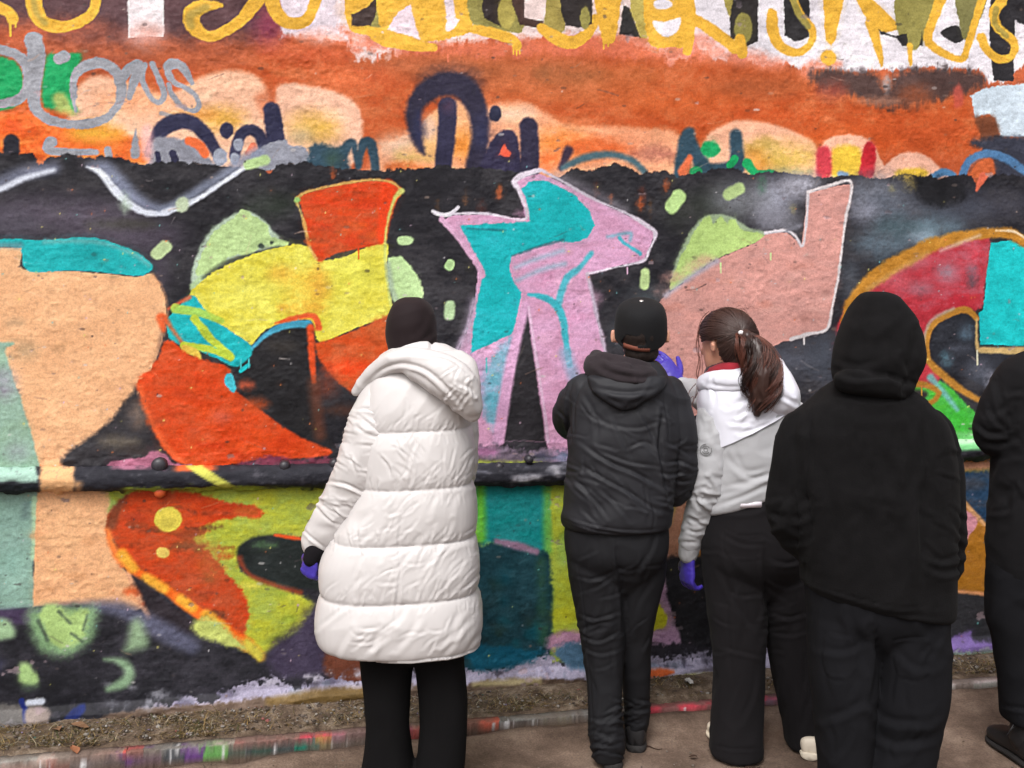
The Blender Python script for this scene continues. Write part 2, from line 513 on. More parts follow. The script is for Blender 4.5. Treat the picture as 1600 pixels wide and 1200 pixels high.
# ---- peach clouds over the band
poly([(110, 175), (118, 140), (150, 120), (200, 128), (260, 148), (300, 126), (340, 112), (382, 112), (412, 130), (422, 170), (415, 260), (110, 260)], PCH, soft=6, rough=3, jit=9)
poly([(424, 262), (428, 160), (440, 133), (480, 133), (530, 146), (558, 166), (566, 205), (545, 262)], (244, 192, 164), soft=5, rough=3)
poly([(400, 150), (426, 140), (432, 175), (420, 190), (408, 176)], (196, 104, 66), soft=8, op=.7)
spray(345, 188, 60, 28, (226, 172, 74), .9); spray(300, 180, 60, 14, (224, 150, 70), .6)
spray(490, 200, 60, 34, (226, 180, 84), .95); spray(470, 212, 26, 20, (200, 180, 150), .6)
spray(210, 160, 90, 30, (240, 160, 110), .5)
poly([(-900, 168), (0, 176), (30, 164), (70, 172), (90, 190), (160, 200), (205, 212), (215, 262), (-900, 262)], (238, 104, 40), soft=8, rough=5, jit=14, alt=((226, 132, 60), .7))
spray(150, 208, 70, 22, (230, 170, 60), .85); spray(30, 190, 60, 24, (240, 92, 40), .5)
poly([(576, 262), (586, 236), (620, 214), (660, 198), (700, 186), (730, 175), (760, 166), (790, 160), (826, 162), (858, 178), (890, 192), (960, 198), (1010, 202), (1060, 210), (1080, 280), (576, 280)], (240, 168, 128), soft=7, rough=5, jit=10)
spray(620, 226, 50, 26, (240, 206, 180), .8); spray(655, 244, 60, 20, (222, 190, 110), .7); spray(640, 262, 60, 12, (232, 120, 60), .8)
spray(800, 178, 60, 18, (246, 208, 182), .7)
spray(880, 225, 70, 36, (240, 140, 64), .9); spray(940, 230, 90, 26, (232, 112, 58), .85); spray(860, 250, 50, 20, (242, 120, 60), .8); spray(992, 216, 40, 18, (240, 160, 120), .8)
spray(1020, 240, 60, 18, (150, 80, 76), .5)
poly([(1100, 280), (1102, 220), (1125, 198), (1160, 188), (1205, 194), (1250, 210), (1276, 232), (1282, 280)], (242, 182, 150), soft=4, rough=2)
spray(1225, 248, 80, 34, (214, 182, 84), 1.0); spray(1190, 230, 44, 20, (200, 170, 90), .8); spray(1180, 258, 30, 36, (230, 150, 60), .7); spray(1230, 268, 60, 10, (206, 186, 110), .8)
poly([(1280, 280), (1282, 232), (1298, 215), (1330, 210), (1358, 220), (1374, 246), (1380, 280)], (244, 186, 158), soft=3, rough=2)
poly([(1302, 232), (1342, 232), (1344, 276), (1300, 276)], (230, 192, 66), soft=5, rough=2)
poly([(1277, 234), (1296, 232), (1298, 276), (1277, 276)], (196, 58, 70), soft=4, rough=2)
poly([(1352, 226), (1366, 228), (1366, 260), (1362, 278), (1342, 278)], (198, 40, 52), soft=3, rough=2)
poly([(1376, 280), (1386, 256), (1404, 242), (1424, 237), (1450, 246), (1472, 268), (1476, 280)], (244, 188, 164), soft=3, rough=2)
blob(1424, 272, 26, 10, (232, 194, 72), soft=4)
poly([(1515, 150), (1536, 138), (1556, 134), (1602, 131), (1900, 131), (1900, 214), (1590, 214), (1562, 213), (1555, 184), (1542, 179), (1524, 184)], (206, 221, 234), rough=3, soft=2, smooth=False, jit=6)
poly([(1522, 186), (1542, 180), (1553, 186), (1560, 214), (1540, 240), (1530, 205)], (112, 66, 44), soft=5, rough=3, op=.9)
poly([(1548, 216), (1900, 214), (1900, 282), (1546, 282), (1538, 240)], (58, 60, 74), soft=5, rough=4)
poly([(1516, 276), (1526, 254), (1548, 246), (1552, 276)], (214, 108, 62), soft=3)
stroke([(1503, 276), (1514, 252), (1540, 240), (1570, 247), (1604, 270)], 13, (84, 126, 170), soft=2.5)
stroke([(1458, 276), (1475, 269), (1490, 274)], 11, (84, 130, 172), soft=2.5)
stroke([(1312, 272), (1322, 274)], 10, (130, 160, 190), soft=3)

# silver throw-up on green, left
poly([(-60, 92), (10, 92), (34, 112), (34, 150), (8, 172), (-60, 175)], GRN, soft=3, rough=3)
poly([(72, 90), (98, 86), (124, 84), (116, 120), (112, 146), (120, 174), (90, 168), (66, 160)], GRN, soft=4, rough=4)
poly([(82, 150), (100, 146), (116, 178), (92, 174)], (206, 196, 110), soft=6, op=.8)
stroke([(-40, 76), (6, 78), (34, 92), (44, 120), (36, 150), (4, 162), (-40, 162)], [14, 15, 16, 15, 15, 13, 13], SIL, rough=2)
stroke([(52, 62), (57, 90), (52, 140), (58, 172), (84, 190), (130, 194), (166, 184), (188, 156), (186, 120), (164, 100), (136, 102), (116, 122), (116, 160), (118, 174)], [28, 26, 22, 17, 14, 13, 13, 14, 15, 16, 16, 13, 8, 4], SIL, rough=2)
stroke([(92, 92), (100, 88)], 18, SIL)
stroke([(186, 128), (202, 108), (216, 100)], 14, SIL); stroke([(216, 102), (210, 126), (202, 152)], [14, 14, 8], SIL)
stroke([(226, 102), (222, 124), (236, 152), (250, 160), (256, 144), (246, 118), (238, 100)], 8.5, SIL)
stroke([(300, 130), (284, 104), (268, 100), (262, 110), (272, 128), (298, 142), (311, 160), (304, 173), (284, 166), (268, 146), (264, 132)], [8, 14, 18, 12, 9, 8, 7, 7, 7, 7, 7], SIL)
stroke([(252, 177), (278, 184)], 6, SIL, op=.8)
# navy letters
stroke([(236, 238), (250, 206), (278, 190), (306, 196), (326, 216), (342, 246)], [20, 24, 26, 24, 20, 16], NAV, soft=3, rough=2)
poly([(232, 250), (238, 218), (262, 214), (300, 222), (322, 244), (332, 262), (232, 262)], (142, 144, 156), soft=3, rough=3)
stroke([(296, 220), (312, 228), (320, 240)], 14, (232, 112, 62), soft=2)
stroke([(270, 240), (274, 250)], 12, NAV); stroke([(246, 240), (248, 252)], 8, NAV)
blob(354, 204, 11, 13, NAV, rough=1.5)
stroke([(366, 244), (374, 214), (390, 202), (406, 212), (414, 242)], 17, NAV, soft=2.5)
stroke([(388, 240), (396, 228), (400, 242)], 9, (236, 130, 100))
stroke([(424, 172), (430, 210), (434, 250)], [26, 28, 28], NAV, soft=2.5)
blob(344, 246, 12, 14, (150, 156, 172)); blob(372, 226, 8, 10, (150, 156, 172)); blob(366, 248, 8, 10, (150, 156, 172))
poly([(210, 205), (214, 205), (218, 244), (204, 244)], (150, 152, 160), soft=2)
poly([(395, 240), (440, 218), (456, 228), (478, 232), (482, 262), (400, 264)], (150, 153, 166), rough=3, soft=2)
poly([(220, 240), (222, 200), (238, 200), (236, 254)], (246, 186, 180), soft=6, op=.8)
stroke([(18, 222), (17, 250)], 24, (34, 34, 44), soft=2.5)
stroke([(80, 222), (80, 236), (150, 238)], [18, 14, 10], SIL); stroke([(168, 234), (170, 246)], 12, SIL)
poly([(486, 228), (520, 230), (540, 236), (542, 276), (486, 276)], SLT, soft=4, rough=4)
stroke([(528, 274), (536, 240), (550, 224), (556, 240), (560, 262), (566, 228), (580, 226), (588, 276)], [14, 16, 14, 10, 9, 14, 16, 14], SLT, soft=3)
spray(520, 248, 20, 20, (70, 96, 80), .6)
# the big dark O with a bar in it
poly([(650, 240), (662, 190), (690, 166), (716, 156), (738, 180), (742, 220), (728, 244)], (242, 176, 128), soft=3)
spray(724, 226, 30, 36, (240, 148, 60), .95); spray(668, 228, 24, 34, (236, 190, 120), .8); spray(672, 200, 16, 30, (244, 204, 178), .8)
spray(705, 128, 70, 34, (62, 44, 52), .95)
stroke([(662, 240), (650, 210), (646, 176), (660, 148), (690, 132), (722, 136), (744, 166), (750, 210), (744, 258)], [6, 20, 24, 30, 36, 40, 34, 26, 34], (46, 42, 62), soft=5, rough=2)
spray(655, 205, 14, 50, (48, 54, 92), .5); spray(752, 205, 18, 44, (48, 52, 88), .5)
stroke([(700, 166), (698, 206), (692, 262)], [30, 28, 28], (48, 46, 72), soft=3)
spray(702, 166, 16, 16, (88, 62, 84), .6)
blob(774, 177, 10, 13, (40, 42, 64), rough=1.5)
poly([(752, 270), (760, 235), (774, 214), (790, 202), (806, 208), (812, 240), (812, 272)], (46, 42, 68), soft=2.5, rough=2)
stroke([(826, 198), (828, 235), (826, 280)], [30, 30, 32], (44, 40, 62), soft=3)
poly([(779, 242), (788, 225), (798, 240), (796, 244)], (236, 96, 72), soft=1.5, smooth=False)
stroke([(888, 236), (876, 262)], [16, 10], (60, 44, 62), soft=4)
stroke([(880, 262), (915, 246), (955, 242), (990, 252), (1006, 268)], 11, (78, 106, 116), soft=4)
stroke([(1064, 274), (1072, 222), (1078, 206)], [26, 24, 16], SLT, soft=4); stroke([(1076, 214), (1092, 248), (1108, 268), (1150, 262)], [18, 24, 26, 24], SLT, soft=4)
stroke([(1150, 212), (1152, 262)], [20, 26], SLT, soft=4); stroke([(1068, 268), (1078, 246)], [18, 10], (222, 112, 72), soft=3)
blob(1110, 233, 15, 13, GRN, soft=3); stroke([(1140, 258), (1148, 248)], 12, GRN); blob(1088, 268, 9, 7, GRN); stroke([(1168, 256), (1182, 272), (1206, 270)], [18, 14, 9], GRN)

# ---- the black ground of the new piece
top = [(-900, 240), (-40, 240), (8, 238), (30, 241), (50, 240), (62, 258), (72, 246), (100, 240), (140, 246), (160, 242), (200, 252), (225, 256), (290, 252), (340, 259), (400, 262), (422, 270), (430, 258), (478, 254),
       (540, 264), (600, 266), (660, 262), (690, 256), (720, 262), (768, 262), (810, 270), (840, 280), (872, 276), (892, 262), (925, 266), (960, 254), (982, 262), (1000, 272), (1038, 266), (1058, 276), (1098, 270), (1130, 262), (1170, 270),
       (1210, 270), (1280, 276), (1320, 274), (1380, 278), (1405, 272), (1440, 276), (1456, 272), (1466, 280), (1500, 272), (1518, 274), (1528, 294), (1536, 278), (1560, 274), (1640, 276), (2500, 276), (2500, 1500), (-900, 1500)]
poly(top, BLK, soft=1.6, rough=3, smooth=False, jit=6, streak=3, alt=((56, 54, 58), .7))
for x in range(690, 1060, 22):                                     # under-paint showing through thin roller marks
    if random.random() < .6:
        spray(x + random.uniform(-8, 8), random.uniform(285, 345), random.uniform(4, 9), random.uniform(10, 24), random.choice([(140, 92, 60), (120, 80, 62), (96, 70, 50), (150, 70, 50)]), random.uniform(.25, .6), mott=.9)
for x, y in ((780, 300), (840, 300), (870, 320), (955, 312), (1000, 318), (1040, 290), (520, 270)):
    spray(x, y, 5, 14, (190, 96, 56), .6, mott=.6)
# smoky greys
spray(90, 338, 190, 46, (92, 84, 98), .9); spray(200, 366, 130, 46, (88, 80, 94), .9); spray(20, 350, 60, 30, (84, 80, 92), .7); spray(250, 420, 24, 60, (70, 64, 76), .8)
spray(190, 350, 90, 14, (70, 70, 60), .5)
spray(420, 320, 60, 30, (44, 52, 44), .7)
spray(1120, 320, 70, 40, (60, 66, 58), .6); spray(1060, 330, 34, 40, (54, 58, 50), .5)
for x, y, rx, ry, c, o in [(1205, 315, 36, 40, (168, 170, 186), .85), (1160, 312, 60, 34, (110, 112, 118), .7), (1250, 290, 40, 26, (160, 160, 172), .7), (1215, 345, 44, 28, (120, 120, 130), .7), (1370, 300, 60, 34, (112, 116, 128), .65), (1400, 330, 70, 40, (96, 102, 114), .6),
                           (1440, 366, 34, 20, (150, 164, 178), .75), (1380, 380, 60, 30, (92, 106, 118), .65), (1470, 352, 50, 24, (100, 122, 134), .6), (1330, 440, 20, 50, (70, 74, 82), .6), (1400, 355, 50, 22, (74, 90, 98), .7), (1350, 330, 30, 20, (130, 132, 146), .55),
                           (1560, 320, 70, 30, (60, 60, 70), .6), (1240, 560, 60, 40, (76, 78, 88), .7), (1290, 560, 30, 60, (70, 74, 84), .6), (1500, 330, 60, 30, (76, 80, 92), .5), (990, 520, 40, 26, (100, 116, 122), .6), (1010, 470, 34, 30, (70, 76, 80), .6)]:
    spray(x, y, rx * 1.15, ry * 1.15, tuple(min(255, v * 1.12) for v in c), min(1, o * 1.25), mott=.35)
poly([(1430, 280), (1460, 278), (1500, 290), (1505, 312), (1470, 322), (1435, 310)], (26, 26, 30), soft=8, op=.8, rough=6)
for x, y, rx, ry, c in [(1420, 290, 18, 12, (190, 168, 96)), (1395, 296, 10, 14, (150, 140, 90)), (1410, 276, 24, 6, (224, 190, 90)), (1240, 328, 6, 8, (170, 160, 90)), (1190, 290, 10, 20, (60, 110, 80))]:
    spray(x, y, rx, ry, c, .5, mott=.8)
stroke([(1536, 276), (1526, 296)], [14, 5], (224, 112, 84), soft=2)

# white mist arcs, left
stroke([(-60, 306), (0, 286), (40, 270), (84, 262)], [14, 20, 22, 18], (140, 146, 170), soft=11, op=.7)
stroke([(-60, 318), (0, 296), (40, 278), (84, 266)], [6, 9, 9, 6], (212, 218, 232), soft=4, op=.95)
stroke([(138, 258), (164, 262), (184, 284), (206, 306), (232, 322), (258, 328)], [4, 20, 26, 22, 18, 10], (140, 148, 174), soft=10, op=.8)
stroke([(136, 261), (158, 270), (178, 296), (204, 320), (232, 333), (262, 332)], [3, 10, 12, 11, 10, 8], (222, 228, 242), soft=3, op=1)
stroke([(250, 328), (284, 314), (316, 294), (348, 274), (380, 252), (404, 240)], [8, 14, 14, 14, 16, 20], (136, 144, 166), soft=7, op=.85)
stroke([(256, 332), (300, 316), (348, 285), (384, 260)], [9, 8, 7, 7], (216, 222, 236), soft=2.6, op=1)
stroke([(388, 258), (414, 250)], 15, (184, 214, 150), soft=3); blob(285, 321, 10, 12, (200, 216, 184), soft=3); spray(196, 318, 12, 26, (170, 190, 170), .6)
stroke([(246, 396), (258, 386)], 20, (190, 212, 160), soft=2.5)

# ---- letter one: peach with a turquoise cap (left)
PE = (240, 184, 138)
poly([(-500, 384), (0, 386), (34, 392), (36, 420), (120, 424), (210, 432), (236, 428), (252, 450), (260, 480), (256, 520), (242, 570), (222, 608), (188, 650), (150, 682), (112, 706), (98, 724), (60, 735), (-500, 735)], PE, rough=1.5, jit=8, alt=((216, 168, 126), .6))
stroke([(238, 428), (254, 452), (262, 486), (256, 524)], 4, (206, 150, 110), soft=3, op=.6)
stroke([(256, 500), (243, 575), (222, 612)], 5, (90, 70, 66), soft=5, op=.6)
poly([(-200, 378), (10, 374), (60, 376), (110, 372), (160, 374), (200, 388), (230, 406), (238, 420), (216, 432), (170, 426), (110, 423), (56, 426), (38, 418), (33, 394), (10, 386), (-200, 390)], (28, 174, 178), rough=2, jit=9)
stroke([(70, 378), (150, 378), (206, 396), (232, 414)], 7, (120, 176, 176), soft=4, op=.6)
stroke([(-30, 384), (30, 384)], 10, (110, 140, 150), soft=5, op=.7)
for i in range(14):
    spray(random.uniform(0, 230), random.uniform(460, 680), random.uniform(8, 26), random.uniform(4, 9), random.choice([(206, 160, 120), (214, 160, 116), (246, 190, 140)]), .4, mott=.6)
spray(40, 548, 26, 22, (176, 150, 116), .7); spray(24, 505, 22, 12, (190, 160, 126), .5)
poly([(-300, 530), (0, 534), (8, 548), (22, 590), (38, 640), (52, 690), (62, 730), (62, 745), (-300, 745)], (152, 184, 160), soft=2.5, rough=2, jit=9, alt=((132, 160, 148), .6))
spray(8, 600, 26, 34, (146, 140, 156), .8); spray(26, 705, 26, 20, (140, 144, 152), .6); spray(2, 560, 18, 16, (164, 200, 170), .5)
poly([(98, 716), (130, 690), (165, 664), (200, 625), (214, 606), (224, 640), (240, 690), (268, 716), (200, 724), (110, 728)], (52, 50, 54), soft=5, rough=4)
spray(215, 650, 20, 30, (132, 112, 100), .75); spray(185, 690, 50, 16, (120, 110, 96), .6); spray(212, 705, 40, 12, (60, 52, 50), .6)
# ---- letter two: mint, yellow and red-orange
RO = (224, 72, 26)
poly([(302, 448), (299, 428), (308, 396), (330, 360), (356, 340), (380, 330), (404, 338), (426, 360), (442, 382), (420, 388), (380, 398), (346, 412), (318, 432)], (176, 196, 176), rough=2, soft=3)
poly([(308, 432), (312, 402), (336, 362), (362, 342), (380, 328), (396, 338), (416, 352), (424, 370), (450, 380), (436, 386), (412, 384), (392, 396), (362, 400), (340, 418)], (186, 214, 150), rough=3, soft=2)
stroke([(304, 448), (316, 436)], 14, (178, 206, 160), soft=3)
stroke([(318, 434), (350, 412), (390, 400), (436, 386)], 6, (76, 86, 76), soft=4, op=.8)
blob(408, 385, 5, 4, (66, 80, 70)); blob(424, 379, 3, 2.5, (66, 80, 70))
poly([(300, 455), (330, 428), (380, 404), (430, 388), (478, 384), (500, 405), (540, 400), (600, 378), (606, 420), (610, 468), (618, 490), (560, 512), (500, 534), (486, 500), (440, 505), (410, 520), (390, 540), (350, 530), (318, 490), (302, 470)], (228, 216, 74), rough=2.5, jit=12, alt=((206, 204, 96), .6))
for x, y, rx, ry in [(480, 455, 40, 44), (440, 430, 30, 20), (470, 480, 60, 14), (500, 440, 20, 40)]:
    spray(x, y, rx, ry, (236, 178, 66), .6, mott=.5)
spray(400, 450, 80, 26, (222, 216, 96), .5); spray(560, 430, 60, 40, (216, 214, 84), .6)
poly([(498, 408), (484, 384), (474, 344), (468, 318), (463, 308), (490, 298), (530, 288), (580, 282), (612, 286), (628, 296), (618, 320), (606, 350), (600, 378), (560, 388), (522, 398)], RO, rough=2, soft=2, jit=14, alt=((170, 74, 38), .75))
for i in range(16):
    spray(random.uniform(480, 600), random.uniform(300, 385), random.uniform(12, 30), random.uniform(5, 12), random.choice([(196, 74, 36), (232, 96, 34), (206, 64, 30), (180, 82, 44)]), .55, mott=.6)
stroke([(606, 290), (602, 330), (596, 374)], [20, 22, 14], (234, 70, 24), soft=4, op=.9)
stroke([(462, 312), (480, 300), (530, 288), (580, 281), (612, 285), (627, 297)], 4, (206, 160, 90), soft=2)
stroke([(464, 316), (474, 344), (484, 386), (494, 404)], 4, (226, 190, 110), soft=2, op=.8); blob(464, 312, 5, 4, (150, 190, 110))
stroke([(628, 298), (616, 312), (604, 356), (602, 402), (608, 460), (616, 500)], [9, 6, 4, 4, 4, 4], (206, 214, 120), soft=2.5, op=.9)
poly([(498, 536), (560, 512), (618, 488), (640, 500), (640, 600), (600, 608), (552, 612), (520, 590), (500, 560), (488, 528)], (216, 84, 34), rough=3, soft=3, jit=12, alt=((176, 88, 50), .7))
spray(600, 520, 40, 26, (196, 96, 50), .7); spray(540, 575, 50, 22, (240, 70, 24), .8); spray(580, 608, 50, 14, (170, 70, 44), .7); spray(510, 600, 26, 30, (120, 60, 46), .8); spray(540, 640, 60, 14, (90, 56, 44), .6)
poly([(262, 500), (282, 474), (302, 462), (316, 478), (336, 502), (360, 516), (392, 540), (394, 556), (370, 572), (346, 564), (312, 548), (280, 538), (262, 524)], (26, 176, 182), rough=2)
stroke([(288, 540), (262, 505), (252, 496), (256, 516)], [4, 8, 14, 8], (232, 86, 36), soft=4, op=.8)
stroke([(264, 482), (296, 465)], 6, (222, 96, 60), soft=3, op=.8)
stroke([(274, 482), (310, 488), (346, 502)], [16, 14, 8], (172, 206, 84), soft=2, op=.9)
stroke([(304, 498), (330, 530), (362, 558), (330, 546), (288, 540)], [13, 12, 10, 10, 12], (186, 208, 70), soft=2)
stroke([(290, 546), (306, 552), (312, 568)], [14, 12, 8], (228, 198, 84), soft=2)
poly([(262, 532), (290, 552), (312, 560), (350, 572), (362, 588), (370, 612), (410, 640), (450, 670), (500, 690), (520, 708), (480, 716), (400, 720), (330, 730), (280, 724), (250, 690), (228, 640), (216, 600), (240, 570)], (222, 76, 28), rough=3, soft=2.5, jit=13, alt=((176, 70, 36), .65))
for i in range(22):
    spray(random.uniform(240, 440), random.uniform(580, 712), random.uniform(12, 40), random.uniform(5, 10), random.choice([(196, 72, 34), (232, 86, 32), (206, 64, 26), (170, 74, 44)]), .5, mott=.6)
stroke([(218, 604), (232, 650), (262, 700), (290, 724)], 8, (236, 108, 60), soft=5, op=.7)
spray(232, 588, 14, 8, (238, 84, 40), .9)
spray(345, 650, 24, 16, (204, 100, 80), .6)
poly([(392, 556), (402, 534), (430, 514), (462, 508), (484, 512), (488, 600), (496, 650), (520, 700), (480, 688), (440, 664), (405, 638), (376, 612), (372, 580)], (38, 37, 40), rough=2, soft=3)
stroke([(394, 544), (418, 522), (448, 508), (482, 506)], [5, 9, 12, 10], (72, 160, 190), soft=2.5)
stroke([(430, 505), (464, 496), (490, 494), (498, 512)], [3, 7, 8, 10], (232, 98, 50), soft=2.5)
stroke([(485, 512), (487, 550), (490, 596)], [10, 10, 8], (226, 84, 40), soft=3); stroke([(490, 596), (500, 680)], 18, (120, 66, 46), soft=8, op=.6)
spray(385, 602, 20, 10, (206, 92, 60), .7); spray(400, 632, 30, 14, (190, 84, 44), .7); spray(440, 540, 40, 16, (66, 60, 54), .5)
poly([(352, 588), (362, 585), (368, 600), (366, 614), (352, 602)], (70, 184, 200), rough=2)
stroke([(388, 570), (376, 580)], 5, TUR)
for x in (376, 389):
    drip(x, 562, 12, 2.5, (70, 190, 196))
# specks of mint beside letter two
blob(633, 376, 13, 8, (186, 216, 158), rough=2); stroke([(704, 412), (702, 416)], 14, (178, 212, 152)); stroke([(703, 478), (702, 492)], 17, (178, 206, 160), soft=3)
poly([(606, 416), (606, 402), (620, 402), (628, 400), (648, 424), (662, 450), (660, 468), (640, 474), (620, 478), (610, 452)], (182, 212, 152), rough=2.5, soft=2)
stroke([(606, 412), (612, 450), (622, 474)], 8, (160, 176, 160), soft=4, op=.7)
# ---- letter three: turquoise and pink
PK = (214, 160, 192)
poly([(690, 344), (706, 336), (760, 334), (822, 342), (812, 300), (806, 284), (820, 276), (844, 272), (872, 282), (940, 316), (990, 340), (1024, 364), (1016, 388), (1004, 408), (970, 416), (918, 430), (934, 500), (950, 560), (968, 640), (985, 720), (860, 722), (854, 690), (790, 690), (752, 720), (742, 720), (735, 640), (712, 560), (735, 500), (742, 470), (748, 420), (722, 384)], PK, rough=2, jit=9, smooth=False, alt=((196, 152, 186), .6))
for i in range(22):
    spray(random.uniform(850, 950), random.uniform(430, 690), random.uniform(10, 26), random.uniform(8, 18), random.choice([(226, 176, 204), (204, 146, 178), (218, 150, 188)]), .5, mott=.5)
for i in range(10):
    spray(random.uniform(800, 1000), random.uniform(330, 410), random.uniform(14, 30), random.uniform(6, 10), random.choice([(222, 172, 204), (204, 152, 184)]), .5, mott=.5)
stroke([(712, 560), (728, 520), (740, 470)], 16, (150, 138, 156), soft=9, op=.55)
poly([(718, 352), (760, 350), (828, 346), (822, 310), (814, 296), (826, 284), (850, 282), (876, 292), (900, 306), (922, 330), (930, 352), (918, 372), (896, 378), (866, 376), (836, 386), (800, 400), (796, 416), (802, 440), (816, 456), (810, 490), (800, 522), (782, 530), (762, 540), (736, 552), (738, 520), (744, 480), (752, 440), (754, 416), (742, 396)], (24, 184, 190), rough=2, soft=1.5, jit=8, smooth=False, alt=((40, 166, 178), .6))
stroke([(800, 400), (840, 386), (880, 375)], 3, (50, 110, 120), soft=2, op=.7); stroke([(730, 357), (790, 360)], 3, (30, 120, 130), soft=2, op=.7)
poly([(768, 560), (778, 540), (802, 524), (806, 545), (798, 590), (784, 640), (770, 672), (758, 640), (752, 600)], (110, 178, 198), soft=9, rough=6, op=.85, mott=.3)
spray(748, 600, 26, 60, (180, 168, 200), .6); spray(768, 610, 16, 44, (96, 180, 200), .7)
for c in ([(806, 418), (840, 404), (880, 392)], [(808, 438), (850, 420), (882, 412)]):
    stroke(c, 7, (150, 184, 204), soft=5, op=.7)
stroke([(968, 372), (976, 380), (1000, 396)], 6, (60, 178, 196), soft=2, op=.9); stroke([(950, 370), (984, 364), (984, 376)], 5, (110, 180, 200), soft=4, op=.8)
stroke([(924, 396), (904, 420), (886, 434), (876, 460), (872, 476)], [8, 9, 10, 11, 12], (80, 182, 198), soft=3, op=.95)
stroke([(826, 460), (848, 464), (868, 476), (880, 500), (884, 530), (890, 570)], [5, 9, 12, 12, 9, 9], (60, 180, 194), soft=2.5, op=.95)
stroke([(884, 552), (896, 588)], 18, (150, 176, 206), soft=8, op=.8)
poly([(818, 476), (824, 484), (834, 560), (846, 640), (852, 690), (788, 690), (794, 630), (806, 560)], (44, 42, 46), soft=2.5, rough=1.5, smooth=False)
stroke([(822, 478), (800, 560), (786, 640), (778, 690)], [12, 18, 18, 16], (212, 164, 200), soft=4)
stroke([(826, 480), (838, 560), (852, 650), (856, 690)], 4, (220, 190, 214), soft=2, op=.8)
LI = (214, 204, 218)
stroke([(676, 330), (690, 336), (704, 334), (716, 324)], [5, 8, 8, 5], (220, 216, 226), soft=1.8)
stroke([(690, 342), (722, 380), (748, 416), (752, 430)], [10, 7, 9, 12], (214, 170, 200), soft=2)
stroke([(706, 334), (760, 334), (822, 342), (812, 300), (804, 284), (816, 274), (842, 266)], [4, 4, 4, 7, 9, 10, 7], LI, soft=2)
stroke([(846, 266), (880, 284), (930, 312), (976, 332), (1010, 352), (1024, 366), (1014, 392), (1004, 408), (960, 418), (918, 428)], [5, 5, 4, 4, 6, 6, 4, 4, 4, 4], LI, soft=2)
stroke([(872, 276), (940, 308), (975, 330)], 16, (150, 144, 156), soft=10, op=.5)
stroke([(918, 428), (932, 490), (946, 550), (956, 590)], 5, (190, 176, 194), soft=3)
stroke([(740, 470), (728, 516), (710, 556), (706, 590)], 5, (190, 170, 194), soft=4, op=.8)
# drifting mint dabs on the black
stroke([(1050, 322), (1060, 308)], 24, (180, 212, 140), soft=2.5); stroke([(1138, 304), (1156, 295)], 18, (180, 204, 140), soft=3); stroke([(1008, 426), (1007, 446)], 15, (190, 214, 150), soft=2.5)
stroke([(-40, 300), (-60, 330)], 20, (180, 210, 150), soft=3)
# ---- letter four: dusty pink with a mint leaf
DP = (207, 154, 146)
poly([(1050, 450), (1052, 420), (1070, 380), (1092, 346), (1120, 335), (1146, 340), (1170, 356), (1198, 366), (1150, 388), (1100, 414), (1066, 440)], (150, 168, 140), soft=3, rough=2)
poly([(1046, 456), (1056, 420), (1074, 384), (1092, 352), (1108, 340), (1114, 352), (1126, 340), (1136, 350), (1146, 342), (1162, 362), (1184, 364), (1196, 372), (1150, 392), (1110, 410), (1076, 436)], (180, 208, 126), rough=3, soft=2)
poly([(1010, 500), (1040, 460), (1080, 432), (1130, 400), (1180, 380), (1198, 364), (1230, 362), (1252, 382), (1258, 340), (1262, 302), (1300, 292), (1332, 288), (1322, 340), (1312, 420), (1304, 470), (1292, 515), (1240, 528), (1200, 545), (1160, 590), (1120, 640), (1040, 660), (985, 640), (980, 560)], DP, rough=2, jit=9, smooth=False, alt=((196, 138, 128), .6))
for i in range(26):
    spray(random.uniform(1040, 1290), random.uniform(400, 520), random.uniform(14, 40), random.uniform(6, 14), random.choice([(216, 158, 148), (198, 140, 130), (212, 146, 132), (220, 168, 158)]), .5, mott=.5)
stroke([(1040, 462), (1080, 432), (1120, 408)], 8, (170, 170, 186), soft=5, op=.8)
stroke([(1196, 364), (1226, 360), (1242, 368), (1254, 384), (1260, 344), (1262, 302)], [6, 6, 5, 4, 4, 4], (206, 200, 206), soft=2)
stroke([(1262, 300), (1296, 290), (1330, 286), (1320, 350), (1310, 430), (1300, 480), (1292, 514), (1262, 522), (1236, 530)], 4.5, (216, 208, 210), soft=2)
stroke([(1230, 360), (1250, 352)], 7, (110, 110, 120), soft=4)
# ---- letter five: red and turquoise with ochre rim (right)
RD = (190, 58, 70)
poly([(1312, 500), (1340, 455), (1390, 418), (1450, 390), (1510, 374), (1546, 372), (1540, 440), (1534, 480), (1500, 486), (1460, 500), (1444, 540), (1450, 580), (1470, 590), (1440, 600), (1380, 590), (1310, 560)], RD, rough=3, soft=3, jit=12, alt=((168, 84, 98), .8))
for x, y, rx, ry, c, o in [(1480, 425, 26, 24, (172, 132, 146), .85), (1440, 450, 30, 16, (150, 110, 122), .7), (1520, 440, 14, 20, (100, 86, 96), .7), (1430, 410, 40, 16, (194, 120, 130), .6), (1400, 440, 40, 20, (196, 96, 106), .6), (1518, 420, 14, 12, (140, 110, 124), .7), (1500, 470, 30, 12, (196, 50, 66), .7), (1525, 395, 16, 20, (200, 52, 66), .7)]:
    spray(x, y, rx, ry, c, o, mott=.4)
poly([(1548, 380), (1580, 376), (1606, 388), (1700, 420), (1700, 540), (1606, 540), (1560, 540), (1532, 538), (1530, 490), (1536, 484), (1540, 440)], (30, 196, 200), rough=2, soft=1.5, smooth=False, jit=10)
stroke([(1320, 500), (1332, 470), (1356, 442), (1400, 412), (1450, 386), (1500, 370), (1546, 364), (1580, 366), (1610, 384), (1680, 420)], [14, 18, 24, 24, 22, 18, 16, 16, 20, 20], (188, 130, 48), soft=4, rough=3, jit=12)
